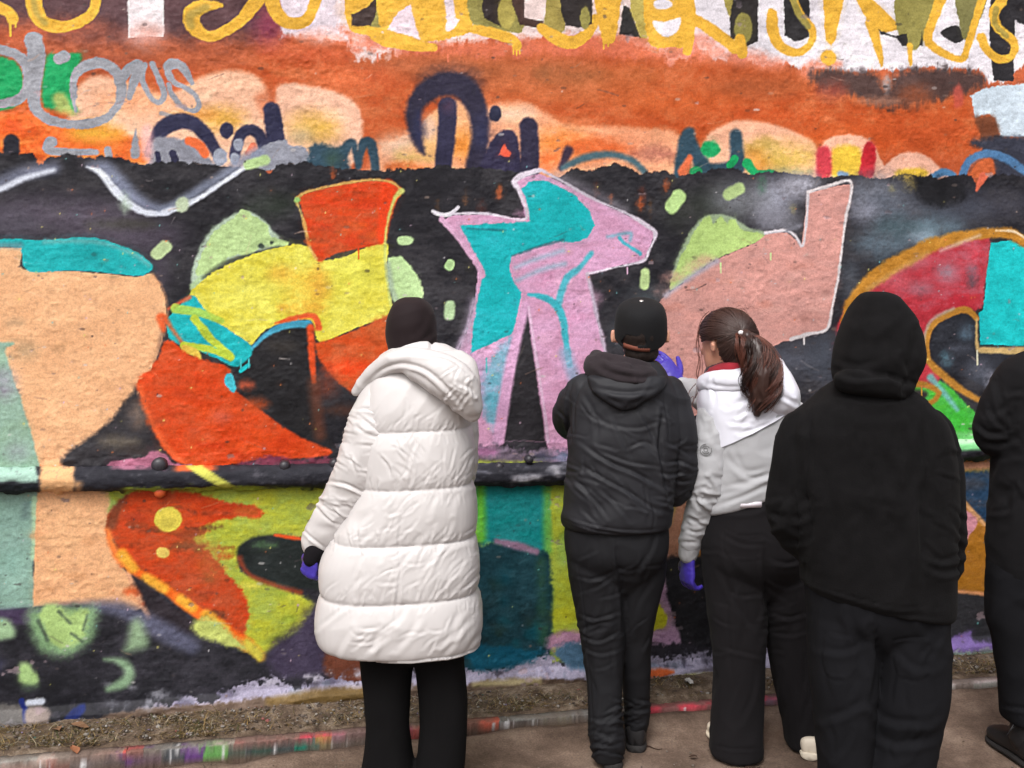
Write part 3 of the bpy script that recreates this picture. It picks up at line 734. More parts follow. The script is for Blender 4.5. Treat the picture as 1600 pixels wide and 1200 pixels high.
stroke([(1356, 452), (1400, 424), (1450, 396)], 8, (206, 160, 100), soft=5, op=.6); stroke([(1470, 392), (1504, 378), (1530, 368)], 5, (216, 190, 170), soft=4, op=.7); stroke([(1556, 360), (1584, 362), (1604, 374)], 3, (230, 206, 170), soft=2)
poly([(1456, 548), (1462, 516), (1484, 496), (1512, 488), (1524, 500), (1530, 540), (1600, 548), (1640, 560), (1640, 640), (1600, 660), (1560, 620), (1510, 590), (1470, 576)], (44, 46, 54), soft=3, rough=2)
for x, y, rx, ry, c in [(1510, 520, 16, 20, (96, 118, 136)), (1530, 580, 30, 30, (104, 108, 122)), (1550, 600, 14, 30, (146, 146, 160)), (1480, 560, 14, 14, (100, 140, 156)), (1500, 545, 30, 12, (80, 84, 96)), (1600, 580, 30, 18, (90, 92, 104))]:
    spray(x, y, rx, ry, c, .75, mott=.5)
stroke([(1452, 570), (1448, 536), (1456, 510), (1484, 490), (1510, 484), (1526, 498)], [6, 9, 10, 10, 9, 8], (190, 134, 56), soft=2); stroke([(1444, 560), (1444, 530), (1456, 500), (1490, 482)], 4, (196, 176, 160), soft=3, op=.8)
stroke([(1526, 500), (1527, 542), (1540, 547), (1606, 548), (1660, 548)], [4, 5, 10, 11, 11], (206, 176, 120), soft=2.5)
poly([(1400, 590), (1444, 580), (1480, 600), (1520, 640), (1540, 660), (1540, 705), (1440, 705), (1400, 640)], (86, 194, 66), rough=3, soft=3, jit=14, alt=((60, 160, 70), .8))
spray(1490, 660, 40, 30, (60, 180, 52), .7)
poly([(1418, 570), (1446, 566), (1470, 590), (1452, 606), (1424, 598)], RD, soft=3)
stroke([(1450, 562), (1466, 580), (1500, 608), (1534, 628), (1560, 650)], [10, 12, 12, 10, 10], (188, 132, 56), soft=3)
stroke([(1454, 590), (1480, 620), (1496, 640)], [12, 10, 6], (120, 186, 184), soft=4, op=.9)
stroke([(1414, 606), (1440, 600), (1466, 612), (1456, 628), (1424, 632)], 9, (184, 128, 52), soft=3); blob(1436, 616, 14, 7, (60, 54, 54), soft=4)
poly([(1400, 680), (1700, 680), (1700, 715), (1400, 715)], (120, 206, 120), soft=5, rough=3)
# pinks along the top of the rail
poly([(170, 726), (200, 716), (228, 714), (236, 706), (258, 710), (270, 722), (300, 726), (280, 735), (180, 735)], (176, 110, 134), rough=3, soft=2)
poly([(380, 722), (430, 714), (470, 718), (520, 714), (520, 735), (380, 735)], (140, 66, 88), rough=5, soft=4, mott=.4)
poly([(730, 705), (770, 698), (830, 704), (868, 700), (890, 716), (890, 735), (730, 735)], (128, 112, 130), rough=7, soft=4, mott=.3)
spray(760, 706, 30, 10, (176, 120, 160), .8); spray(850, 715, 30, 10, (80, 80, 100), .8); spray(880, 715, 20, 14, (100, 120, 150), .7)

# ================= lower half, below the rail
poly([(-900, 752), (2500, 752), (2500, 1500), (-900, 1500)], (36, 36, 42), smooth=False, alt=((52, 50, 58), .7))
poly([(-500, 750), (48, 750), (58, 790), (55, 850), (50, 900), (46, 950), (-500, 960)], (142, 176, 160), soft=3, rough=2, jit=10, alt=((112, 142, 134), .6))
stroke([(54, 780), (56, 830), (52, 870)], 9, (170, 206, 170), soft=3); stroke([(40, 790), (38, 806)], 12, (90, 110, 112), soft=6, op=.6)
spray(20, 800, 26, 40, (120, 150, 140), .5); spray(25, 900, 30, 60, (150, 186, 170), .6); spray(20, 880, 24, 34, (120, 160, 150), .4)
poly([(60, 750), (190, 750), (182, 790), (166, 830), (178, 866), (196, 892), (214, 920), (222, 948), (212, 954), (130, 946), (52, 948), (54, 860)], (240, 182, 136), rough=1.5, soft=2, jit=9, smooth=False, alt=((212, 164, 120), .7))
for i in range(14):
    spray(random.uniform(60, 200), random.uniform(770, 940), random.uniform(8, 22), random.uniform(4, 8), random.choice([(206, 160, 120), (216, 158, 112), (246, 190, 142)]), .45, mott=.6)
stroke([(200, 896), (216, 928), (232, 964)], [8, 9, 10], (222, 164, 126), soft=2.5)
poly([(180, 756), (205, 752), (192, 782), (170, 800), (170, 790)], (160, 186, 96), soft=4, rough=3)
LM = (196, 200, 66)
poly([(200, 752), (560, 752), (560, 830), (520, 870), (470, 838), (420, 838), (380, 852), (372, 882), (396, 902), (440, 918), (486, 940), (490, 952), (470, 985), (430, 1010), (406, 1022), (380, 1010), (310, 985), (300, 968), (340, 968), (300, 900), (240, 880), (180, 830), (180, 790)], LM, rough=4, soft=4, jit=16, alt=((132, 150, 62), .75))
for i in range(24):
    spray(random.uniform(310, 500), random.uniform(770, 990), random.uniform(10, 30), random.uniform(6, 14), random.choice([(150, 170, 60), (216, 214, 70), (176, 186, 74), (226, 216, 90)]), .6, mott=.6)
spray(300, 762, 120, 10, (140, 150, 70), .6); spray(455, 1000, 50, 22, (70, 84, 40), .6); spray(430, 905, 40, 12, (110, 134, 70), .7)
poly([(204, 768), (240, 764), (300, 772), (350, 782), (400, 792), (406, 808), (350, 810), (310, 826), (302, 846), (330, 864), (350, 890), (374, 918), (388, 950), (382, 990), (366, 996), (330, 966), (280, 930), (240, 900), (205, 880), (180, 850), (166, 828), (172, 798), (186, 782)], (212, 74, 30), rough=4, soft=4, jit=14, alt=((158, 66, 36), .8))
for i in range(24):
    spray(random.uniform(190, 350), random.uniform(775, 960), random.uniform(14, 40), random.uniform(4, 9), random.choice([(188, 70, 36), (224, 84, 34), (176, 66, 40), (206, 66, 28), (150, 64, 40)]), .55, mott=.5)
for i in range(26):
    x, y, l = random.uniform(196, 330), random.uniform(785, 965), random.uniform(18, 60)
    if y > 800 + (x - 190) * 1.25 + 60: continue
    stroke([(x, y), (x + l * .5, y + random.uniform(-4, 4)), (x + l, y + random.uniform(-5, 7))], random.uniform(3, 8), random.choice([(120, 58, 38), (150, 70, 40), (96, 56, 40), (236, 92, 36)]), soft=4, rough=4, op=random.uniform(.3, .7), mott=.8)
for i in range(22):
    x, y, l = random.uniform(476, 575), random.uniform(300, 385), random.uniform(14, 40)
    stroke([(x, y), (x + l, y + random.uniform(-4, 4))], random.uniform(3, 7), random.choice([(150, 70, 40), (186, 76, 36), (238, 84, 26)]), soft=4, rough=4, op=random.uniform(.3, .6), mott=.8)
spray(330, 880, 26, 44, (176, 110, 60), .65, mott=.8); spray(300, 850, 34, 20, (150, 90, 56), .6, mott=.7); spray(385, 800, 30, 10, (190, 100, 46), .6)
stroke([(168, 828), (182, 866), (206, 888), (222, 902)], [8, 12, 14, 10], (240, 128, 62), soft=4)
poly([(166, 822), (176, 790), (200, 772), (188, 800), (180, 826)], (70, 60, 48), soft=5, op=.5)
stroke([(190, 862), (212, 892), (236, 906), (262, 922), (286, 942), (316, 962), (350, 986), (386, 1008)], [12, 14, 14, 15, 17, 19, 22, 20], (236, 106, 32), soft=4)
for a, b in (((190, 866), (208, 888)), ((228, 904), (256, 920)), ((282, 936), (300, 950)), ((322, 960), (350, 982)), ((386, 1004), (408, 1026))):
    stroke([a, b], 15, (234, 176, 60), soft=5, op=.9)
blob(263, 811, 21, 19, (226, 208, 86), rough=2); blob(254, 863, 10, 8, (226, 196, 100), rough=2)
blob(262, 816, 10, 8, (206, 190, 80), soft=4)
poly([(372, 872), (378, 850), (404, 838), (440, 838), (476, 846), (520, 860), (540, 920), (490, 920), (430, 912), (392, 898)], (34, 40, 40), soft=4, rough=2)
stroke([(374, 872), (388, 896), (428, 914), (470, 926)], 7, (150, 64, 40), soft=4, op=.8); stroke([(430, 836), (470, 842)], 5, (222, 84, 36), soft=2.5); spray(415, 852, 30, 8, (80, 110, 76), .6)
poly([(206, 900), (226, 910), (262, 940), (300, 966), (330, 985), (280, 990), (240, 970), (222, 930)], (44, 38, 44), soft=5, rough=3)
poly([(300, 975), (330, 966), (370, 998), (386, 1016), (340, 1006), (308, 992)], (190, 200, 110), soft=6, rough=4)
poly([(386, 1000), (410, 1020), (404, 1032), (386, 1014)], (214, 202, 80), soft=4)
# blue-grey hump and mint leaf, bottom left
stroke([(-60, 966), (0, 962), (60, 955), (120, 948), (180, 950), (222, 968), (262, 990), (300, 1010)], [16, 16, 12, 14, 22, 26, 30, 24], (88, 90, 112), soft=9, op=.9)
poly([(-200, 952), (-20, 954), (40, 952), (48, 962), (40, 975), (-200, 978)], (70, 58, 84), soft=5)
poly([(44, 958), (62, 950), (80, 946), (100, 952), (122, 948), (152, 950), (150, 976), (138, 1004), (112, 1024), (84, 1026), (60, 1012), (48, 984)], (146, 186, 136), soft=12, rough=5, op=.9)
poly([(62, 954), (84, 944), (110, 960), (138, 952), (128, 1000), (96, 1012), (72, 990)], (184, 214, 134), soft=5, rough=4, op=.9)
for a, b in (((60, 970), (74, 1000)), ((112, 990), (128, 1002)), ((136, 962), (130, 984)), ((92, 956), (110, 974))):
    stroke([a, b], 5, (70, 84, 74), soft=3, op=.7)
poly([(-60, 972), (4, 966), (22, 980), (20, 996), (-10, 1000), (-60, 996)], (150, 180, 140), soft=6)
poly([(206, 972), (220, 970), (230, 996), (226, 1012), (196, 1018), (198, 1004)], (150, 180, 140), soft=10, op=.85)
poly([(30, 1040), (44, 1036), (60, 1060), (52, 1072), (32, 1066)], (164, 196, 130), soft=5); spray(46, 1074, 20, 10, (90, 110, 90), .6)
stroke([(164, 1030), (188, 1034), (202, 1050), (194, 1066), (170, 1076)], [4, 12, 18, 18, 10], (140, 172, 136), soft=6, op=.9)
spray(-20, 1040, 40, 20, (60, 60, 90), .5)
# violet and brown patches under the coat
poly([(420, 1020), (470, 975), (500, 940), (560, 960), (580, 1020), (520, 1050), (440, 1060)], (70, 62, 84), soft=12, rough=7)
poly([(512, 1020), (580, 1018), (600, 1060), (520, 1064)], (112, 64, 48), soft=5, rough=4)
# teal panel in the middle
poly([(560, 752), (990, 752), (990, 1010), (560, 1010)], (170, 184, 66), soft=4, rough=3)
poly([(744, 752), (855, 752), (858, 830), (850, 866), (770, 850), (752, 852)], (14, 138, 138), soft=7, rough=3, jit=9, alt=((30, 120, 124), .7))
stroke([(750, 760), (752, 840)], 16, (110, 186, 50), soft=8, op=.9); stroke([(855, 760), (856, 860)], 14, (120, 180, 70), soft=7, op=.8)
poly([(752, 850), (780, 846), (830, 858), (858, 868), (864, 920), (862, 1020), (845, 1046), (700, 1046), (700, 860)], (20, 56, 66), soft=6, rough=5, jit=14)
for i in range(26):
    spray(random.uniform(755, 855), random.uniform(870, 1030), random.uniform(6, 20), random.uniform(8, 22), random.choice([(12, 76, 92), (28, 48, 52), (20, 92, 104), (34, 60, 58), (24, 40, 44)]), .6, mott=.5)
stroke([(776, 846), (806, 852), (838, 862)], [8, 13, 10], (140, 112, 136), soft=4)
stroke([(846, 880), (850, 1000)], 18, (60, 100, 70), soft=9, op=.6, mott=.4)
poly([(866, 752), (1000, 752), (1000, 985), (900, 992), (866, 985), (872, 870)], (186, 194, 60), soft=4, rough=4, jit=14, alt=((150, 170, 70), .7))
spray(880, 860, 16, 40, (140, 180, 90), .6); spray(885, 960, 26, 24, (206, 206, 50), .7)
poly([(866, 990), (900, 984), (960, 992), (960, 1014), (862, 1016)], (186, 140, 166), soft=7, rough=5)
# right of the boy's legs: pink wedge, yellow dab, black leg of a letter
poly([(990, 760), (1110, 760), (1110, 870), (1060, 880), (1034, 870), (1000, 900)], (166, 120, 96), soft=6, rough=5)
spray(1092, 850, 16, 40, (206, 130, 50), .9); spray(1046, 790, 12, 40, (160, 150, 70), .8)
poly([(1000, 890), (1034, 872), (1046, 930), (1062, 985), (1060, 1016), (1000, 1016)], (176, 142, 170), soft=4, rough=3)
poly([(1014, 950), (1030, 946), (1042, 966), (1036, 980), (1010, 982)], (206, 204, 46), soft=2, rough=3)
spray(1040, 1000, 34, 20, (190, 150, 186), .7)
poly([(1040, 880), (1110, 872), (1260, 880), (1260, 1020), (1090, 1024), (1062, 990)], (36, 36, 40), soft=4, rough=4)
poly([(960, 1014), (1060, 1004), (1110, 1018), (1110, 1036), (960, 1034)], (46, 44, 52), soft=5, rough=6)
poly([(1220, 870), (1275, 870), (1275, 985), (1235, 985)], (206, 150, 50), soft=4)
# far right under the rail
poly([(1450, 728), (1700, 728), (1700, 1010), (1450, 1010)], (188, 126, 40), soft=4, rough=3, jit=12, alt=((160, 104, 40), .7))
poly([(1450, 722), (1700, 722), (1700, 736), (1450, 740)], (206, 150, 120), soft=4); poly([(1490, 736), (1580, 734), (1575, 750), (1490, 750)], (150, 130, 60), soft=5)
poly([(1480, 746), (1510, 738), (1560, 736), (1620, 744), (1600, 800), (1548, 826), (1536, 816), (1510, 786), (1490, 770)], (40, 70, 100), soft=4, rough=3, jit=14, alt=((54, 60, 74), .8))
spray(1520, 756, 30, 12, (60, 62, 70), .7)
stroke([(1500, 778), (1516, 796), (1538, 820)], 7, (212, 160, 110), soft=2.5)
poly([(1494, 784), (1508, 796), (1526, 814), (1516, 836), (1506, 850), (1490, 850)], (226, 156, 170), soft=3)
poly([(1460, 926), (1500, 924), (1550, 930), (1640, 930), (1640, 1000), (1460, 1004)], (50, 50, 54), soft=3, rough=3)
stroke([(1470, 922), (1520, 926), (1560, 930)], 5, (230, 160, 110), soft=3)
poly([(1466, 1010), (1490, 996), (1516, 986), (1520, 1000), (1560, 1000), (1660, 996), (1660, 1020), (1466, 1024)], (134, 110, 176), soft=4, rough=3)

# ---- bottom edge: lilac wash, bare render, damp and splashes
bt = [(-60, 1124), (100, 1126), (180, 1120), (215, 1112), (260, 1102), (290, 1094), (330, 1092), (356, 1082), (372, 1066), (400, 1064), (430, 1060), (450, 1068), (470, 1070), (500, 1060), (540, 1064), (580, 1060), (650, 1050), (720, 1046), (790, 1046), (830, 1024), (850, 1020), (880, 1030), (930, 1034), (1000, 1034), (1060, 1026), (1110, 1020), (1180, 1020), (1260, 1022), (1400, 1020), (1520, 1014), (1700, 1008), (2300, 980), (2300, 1300), (-900, 1300), (-900, 1140)]
poly(bt, (160, 154, 176), rough=13, soft=4, smooth=False, jit=16, streak=3)
for i in range(46):
    x = random.uniform(240, 1560)
    y = np.interp(x, [0, 300, 400, 800, 1100, 1560], [1104, 1094, 1076, 1050, 1034, 1020]) + random.uniform(-14, 10)
    spray(x, y, random.uniform(5, 24), random.uniform(3, 9), random.choice([(50, 46, 58), (200, 196, 210), (110, 104, 130), (180, 176, 196), (70, 66, 80), (132, 140, 160)]), random.uniform(.4, .9), mott=.6)
poly([(740, 1010), (830, 1014), (850, 1020), (820, 1034), (740, 1046)], (14, 84, 108), soft=6, rough=6)
poly([(866, 1010), (920, 1008), (930, 1040), (880, 1040)], (84, 118, 146), soft=6, rough=6)
poly([(150, 1122), (170, 1112), (240, 1104), (310, 1098), (380, 1090), (440, 1086), (520, 1076), (600, 1070), (700, 1066), (760, 1062), (880, 1056), (960, 1058), (1000, 1056), (1100, 1048), (1200, 1044), (1300, 1040), (1560, 1030), (2300, 1000), (2300, 1300), (150, 1300)], (106, 88, 76), soft=3, rough=4, smooth=False, jit=14)
stroke([(420, 1092), (480, 1086), (560, 1080), (610, 1076)], [10, 18, 18, 10], (124, 100, 56), soft=5, op=.8)
stroke([(1010, 1050), (1032, 1048), (1048, 1046)], [10, 12, 6], (196, 92, 44), soft=3); stroke([(1052, 1054), (1080, 1052), (1120, 1050), (1240, 1048)], 8, (206, 204, 150), soft=3); stroke([(740, 1066), (840, 1060)], 8, (160, 146, 110), soft=4)
stroke([(1470, 1024), (1560, 1020)], 14, (150, 180, 160), soft=5)
poly([(-100, 1100), (30, 1098), (60, 1092), (70, 1110), (40, 1140), (-100, 1140)], (120, 116, 112), soft=6, rough=7, op=.8)
stroke([(34, 1096), (46, 1124), (52, 1136)], [10, 8, 5], (30, 44, 110), soft=2.5); stroke([(110, 1120), (128, 1106)], 14, (28, 42, 100), soft=3); stroke([(44, 1098), (66, 1096)], 10, (200, 206, 220), soft=3)
poly([(40, 1110), (60, 1104), (80, 1112), (72, 1130), (48, 1132)], (150, 136, 130), soft=4)
for i in range(9):
    spray(random.uniform(160, 280), random.uniform(1066, 1100), 10, 7, (150, 150, 160), .5, mott=.9)
# stray scribbles, lap marks and scratches
for i in range(150):
    x, y = random.uniform(0, 1600), random.uniform(60, 1060)
    a, l = random.gauss(0, .5), random.uniform(8, 34)
    stroke([(x, y), (x + l * .5 * math.cos(a), y + l * .5 * math.sin(a) + random.uniform(-3, 3)), (x + l * math.cos(a), y + l * math.sin(a))], random.uniform(.8, 2.2), random.choice([(60, 54, 56), (210, 200, 196), (150, 120, 104), (90, 80, 84), (226, 190, 170)]), soft=1.2, rough=1, op=random.uniform(.12, .42), mott=.6)
for i in range(700):                               # fine spatter
    x, y = random.uniform(0, 1600), random.uniform(240, 1080)
    blob(x, y, random.uniform(.7, 1.6), random.uniform(.7, 1.6), random.choice([(200, 196, 200), (230, 220, 120), (60, 56, 60), (224, 120, 70), (120, 190, 190), (214, 180, 200)]), soft=1, op=random.uniform(.2, .7), rough=.5)
# chips, specks and dry splashes everywhere
for i in range(420):
    x, y = random.uniform(0, 1600), random.uniform(0, 1090)
    j, i2 = wall_at(x, y)[0], wall_at(x, y)[1]
    r = random.uniform(.8, 2.4)
    blob(x, y, r * random.uniform(.8, 2.4), r, random.choice([(70, 62, 62), (205, 200, 200), (120, 100, 92), (54, 48, 50), (170, 150, 140)]), soft=1.5, op=random.uniform(.2, .6), rough=1)

# runs of wet paint
for x, y, l, c in [(560, 388, 16, RO), (760, 560, 22, TUR), (1126, 412, 14, (200, 222, 160)), (1204, 396, 10, (200, 222, 160)), (1527, 548, 22, (230, 226, 200)), (640, 478, 12, (182, 212, 152)), (980, 418, 10, PK),
                   (1440, 604, 16, (188, 132, 56)), (1256, 524, 14, (216, 208, 210)), (590, 84, 12, (224, 122, 92)), (700, 86, 10, (224, 122, 92))]:
    drip(x, y, l, 2.6, c)

# outside the surveyed stretch the painting goes on
for k in range(26):
    side = random.choice((-1, 1))
    x = -random.uniform(230, 760) if side < 0 else random.uniform(1830, 2400)
    y = random.uniform(300, 1000)
    blob(x, y, random.uniform(40, 150), random.uniform(40, 120), random.choice([TUR, PE, RO, LM, PK, DP, RD, (30, 30, 36), (86, 194, 66)]), rot=random.uniform(0, 90), soft=3, rough=4)

# tonal unevenness of hand-laid paint
CAN *= (1 + 0.05 * n_big + 0.06 * n_mid + 0.03 * n_hor)[..., None]
_g = CAN.mean(2, keepdims=True)
CAN[:] = _g + (CAN - _g) * 1.02
_b = CAN.copy()                                  # hard paint edges: restore what the lattice softens
_b[1:-1, 1:-1] = (CAN[:-2, 1:-1] + CAN[2:, 1:-1] + CAN[1:-1, :-2] + CAN[1:-1, 2:] + CAN[:-2, :-2] + CAN[2:, 2:] + CAN[:-2, 2:] + CAN[2:, :-2]) / 8
CAN += 0.95 * np.clip(CAN - _b, -44, 44)
np.clip(CAN, 8, 248, out=CAN)

# ---- relief of the rendered wall: lumps, trowel waves, pits, thick paint
H = 0.0026 * fbm2(Uax, Wax, 0.050, 0.036, 3, 21, .55) + 0.003 * fbm2(Uax, Wax, 0.6, 0.4, 2, 22)
rid = 1 - np.abs(fbm2(Uax, Wax, 0.06, 0.03, 2, 23))
H += 0.0009 * np.clip(rid - 0.72, 0, 1) / 0.28
pit = lat2(Uax, Wax, 0.019, 0.017, 24)
H += 0.0024 * np.clip(pit - 0.5, 0, 1) / 0.5 - 0.0016 * np.clip(-pit - 0.66, 0, 1) / 0.34
g1 = lat2(Uax, Wax, 0.0105, 0.0095, 25)
H += 0.0011 * np.clip(g1, -.2, 1) + 0.0005 * n_fine
# flaked spots where older coats show, mostly by the rail and near the ground
_f = fbm2(Uax, Wax, 0.10, 0.06, 4, 81, .6)
_w = 0.30 + 0.22 * np.exp(-((Wax[:, None] - .98) / .09) ** 2) + 0.20 * np.clip((.42 - Wax[:, None]) / .3, 0, 1)
_c = np.clip((_f - (0.80 - _w * .62)) / .03, 0, 1)
_p = np.clip(.5 + 1.2 * fbm2(Uax, Wax, 0.16, 0.1, 2, 82), 0, 1)[..., None]
_u = np.array([96, 88, 96], np.float32) * (1 - _p) + np.array([186, 160, 166], np.float32) * _p
CAN += (_u - CAN) * (_c * .6)[..., None]
CAN *= (1 - 0.20 * np.clip(-pit - .5, 0, .5) - 0.10 * np.clip(-g1 - .3, 0, .7))[..., None]      # pits darkened in the colour itself, for finer grain contrast
H *= 0.74 + 0.50 * np.clip(lat2(Uax, Wax, .28, .22, 77) * .8 + n_big * .7, -1, 1)
H -= 0.0016 * _c
lum = CAN.mean(2)
H[1:-1, 1:-1] += np.clip((lum[1:-1, 1:-1] - lum[:-2, 1:-1]) / 255.0, -.3, .3) * 0.0014
ZB = Wax[:, None]
low = np.clip((0.135 + 0.03 * fbm2(Uax, Wax, .3, .3, 3, 26) - ZB) / 0.035, 0, 1)   # the swollen foot of the render
H += low * (0.030 + 0.016 * fbm2(Uax, Wax, 0.12, 0.06, 4, 27))
midl = (ZB > 0.92) & (ZB < 1.06)
H += np.where(midl, 0.006 * fbm2(Uax, Wax, 0.05, 0.03, 3, 28), 0)

VV = wall_pt(np.broadcast_to(Uax[None, :], (NW, NU)).reshape(-1), np.broadcast_to(Wax[:, None], (NW, NU)).reshape(-1))
VV[:, 0] += H.reshape(-1) * N2[0]
VV[:, 1] += H.reshape(-1) * N2[1]
nV = NW * NU
THK = 0.32
back = wall_pt(np.array([Uax[0], Uax[-1], Uax[0], Uax[-1]]), np.array([Wax[0], Wax[0], Wax[-1], Wax[-1]]), -THK)
front_f = grid_faces(NW, NU)
me = mesh_np('wall_face', VV, front_f)
set_col(me, (lin(CAN.reshape(-1, 3)) * ALB).astype(np.float32))
M_WALL = painted('sprayed paint on rough render', rough=0.58, bump=0.3, scale=240, grain=0.15, spec=0.16)
wall_root = empty('graffiti_wall', tuple(wall_pt(np.array([2.0]), np.array([0.0]))[0]))
tag(wall_root, 'long rendered wall covered in colourful layered graffiti letters', 'wall')
wall_face = link('painted_render', me, M_WALL, wall_root)
M_CONC = plain('bare concrete', (150, 146, 140), .9, .2, 0, .5, 60)
fr = wall_pt(np.array([Uax[0], Uax[-1], Uax[0], Uax[-1]]), np.array([Wax[0], Wax[0], Wax[-1], Wax[-1]]), -0.012)
bv = np.concatenate([fr, back])
bme = mesh_np('wall_core', bv, [[0, 1, 3, 2], [4, 6, 7, 5], [0, 2, 6, 4], [1, 5, 7, 3], [2, 3, 7, 6], [0, 4, 5, 1]])
link('wall_core', bme, M_CONC, wall_root, smooth=False)
cs = np.array([Uax[0] - .03, Uax[-1] + .03])
cv = np.concatenate([wall_pt(cs, np.array([z, z]), o) for z, o in ((3.69, .06), (3.78, .06), (3.69, -THK - .06), (3.78, -THK - .06))])
cme = mesh_np('coping', cv, [[0, 1, 3, 2], [4, 6, 7, 5], [2, 3, 7, 6], [0, 4, 5, 1], [0, 2, 6, 4], [1, 5, 7, 3]])
link('coping', cme, M_CONC, wall_root, smooth=False)

# ---- the painted rail: a pipe run plastered into the wall
def rail_col(px, a):
    """px: survey position along the rail, a: -1 bottom .. +1 top"""
    n = len(px)
    q = np.stack([px * .05, a * 3, 0 * px], 1)
    nz = fbm3(q, 3, 5)
    C = np.tile(np.array([44, 44, 52.]), (n, 1)) + nz[:, None] * 14
    def put(m, c):
        m = np.clip(m, 0, 1)[:, None]
        C[:] = C * (1 - m) + np.array(c, float) * m
    def band(x0, x1, s=4):
        return np.clip((px - x0 + nz * 3) / s, 0, 1) * np.clip((x1 - px + nz * 3) / s, 0, 1)
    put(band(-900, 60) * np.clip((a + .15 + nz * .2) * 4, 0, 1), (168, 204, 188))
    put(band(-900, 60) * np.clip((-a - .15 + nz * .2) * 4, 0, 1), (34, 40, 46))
    put(band(60, 118 , 5) , (238, 184, 132))
    put(band(112, 132, 10) * np.clip((-a) * 3 + .2, 0, 1), (230, 176, 126))
    put(band(268, 345, 14) * np.clip((a - .55) * 5, 0, 1), (226, 100, 50))
    x = px + a * 30
    put(np.clip(1 - np.abs(x - 334) / 16, 0, 1) * 3, (206, 206, 92))
    put(band(180, 430, 20) * np.clip((-a - .62 + nz * .4) * 6, 0, 1), (150, 168, 60))
    put(band(400, 560, 20) * np.clip((-a - .8 + nz * .3) * 6, 0, 1), (120, 134, 60))
    put(band(170, 262, 10) * np.clip((a - .72 + nz * .2) * 5, 0, 1), (170, 110, 134))
    put(np.clip(nz * 2 - .5, 0, 1) * band(740, 900) * .8, (120, 120, 132))
    put(band(795, 850, 8) * np.clip(1 - np.abs(a + .35) * 2.5 + nz * .6, 0, 1), (206, 204, 214))
    put(np.clip(1.1 - np.hypot((px - 866) / 13, (a - .15) * 1.8) + nz * .7, 0, 1) * np.clip(np.hypot((px - 860) / 10, (a + .1) * 1.6) - .3, 0, 1), (206, 204, 212))
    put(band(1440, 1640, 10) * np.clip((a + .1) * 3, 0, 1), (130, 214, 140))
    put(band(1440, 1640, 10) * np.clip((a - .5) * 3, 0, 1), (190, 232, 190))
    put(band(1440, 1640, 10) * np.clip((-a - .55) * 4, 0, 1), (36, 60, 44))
    sc_ = fbm3(np.stack([px * .11, a * 5, 0 * px + 4], 1), 3, 8)
    put(np.clip(sc_ * 3 - 1.0, 0, 1) * .55, (96, 92, 100))
    put(np.clip(-sc_ * 3 - 1.2, 0, 1) * .5, (26, 26, 32))
    return np.clip(C, 8, 246)

sp = np.concatenate([np.arange(Uax[0], S_L, 0.04), np.arange(S_L, S_R, 0.006), np.arange(S_R, Uax[-1], 0.04)])
RR = 0.045
ang = np.linspace(-math.radians(118), math.radians(118), 26)
A, Sg = np.meshgrid(ang, sp, indexing='ij')
nzr = fbm3(np.stack([Sg.ravel() * 9, A.ravel() * 2, 0 * Sg.ravel()], 1), 3, 3).reshape(A.shape)
nzf = fbm3(np.stack([Sg.ravel() * 45, A.ravel() * 7, 0 * Sg.ravel()], 1), 2, 4).reshape(A.shape)
rad = RR * (1 + 0.11 * nzr + 0.075 * nzf)
_rk = np.array([(-300, 749), (0, 748), (300, 745), (530, 741), (745, 740), (890, 737), (1200, 720), (1510, 701), (1900, 680)], float)
_rs, _rz, _ = wall_at(_rk[:, 0], _rk[:, 1])
zc = np.interp(sp, _rs, _rz)[None, :]                            # the run sags a little in the middle
lip = np.clip((-A - 1.1) / .5, 0, 1)                                  # crusted paint beads along the underside
bead = np.clip(fbm3(np.stack([Sg.ravel() * 40, A.ravel() * 0.6, 0 * Sg.ravel()], 1), 2, 6).reshape(A.shape) * 1.6, -.3, 1)
rad = rad + lip * (0.006 + 0.010 * bead)
zz = zc + rad * np.sin(A)
oo = 0.018 + rad * np.cos(A) * 0.95
pts = wall_pt(Sg.ravel(), zz.ravel())
pts[:, 0] += oo.ravel() * N2[0]
pts[:, 1] += oo.ravel() * N2[1]
rme = mesh_np('rail', pts, grid_faces(len(ang), len(sp)))
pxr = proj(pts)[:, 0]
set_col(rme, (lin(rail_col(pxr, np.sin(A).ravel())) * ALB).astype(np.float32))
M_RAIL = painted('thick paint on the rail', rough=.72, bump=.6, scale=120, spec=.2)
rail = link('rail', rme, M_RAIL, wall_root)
tag(rail, 'rounded rail running along the wall at waist height')

def bolt_mesh(r, h):
    prof = [(0.0, h), (r * .55, h * .94), (r * .9, h * .62), (r, h * .2), (r, -h * .6)]
    V, F = [(0, 0, h)], []
    k = 12
    for (a, b) in prof[1:]:
        for i in range(k):
            t = 2 * math.pi * i / k
            V.append((a * math.cos(t) * random.uniform(.94, 1.06), a * math.sin(t), b))
    for i in range(k):
        F.append([0, 1 + i, 1 + (i + 1) % k])
    for j in range(3):
        for i in range(k):
            F.append([1 + j * k + i, 1 + (j + 1) * k + i, 1 + (j + 1) * k + (i + 1) % k, 1 + j * k + (i + 1) % k])
    return mesh_np('bolt', V, F)

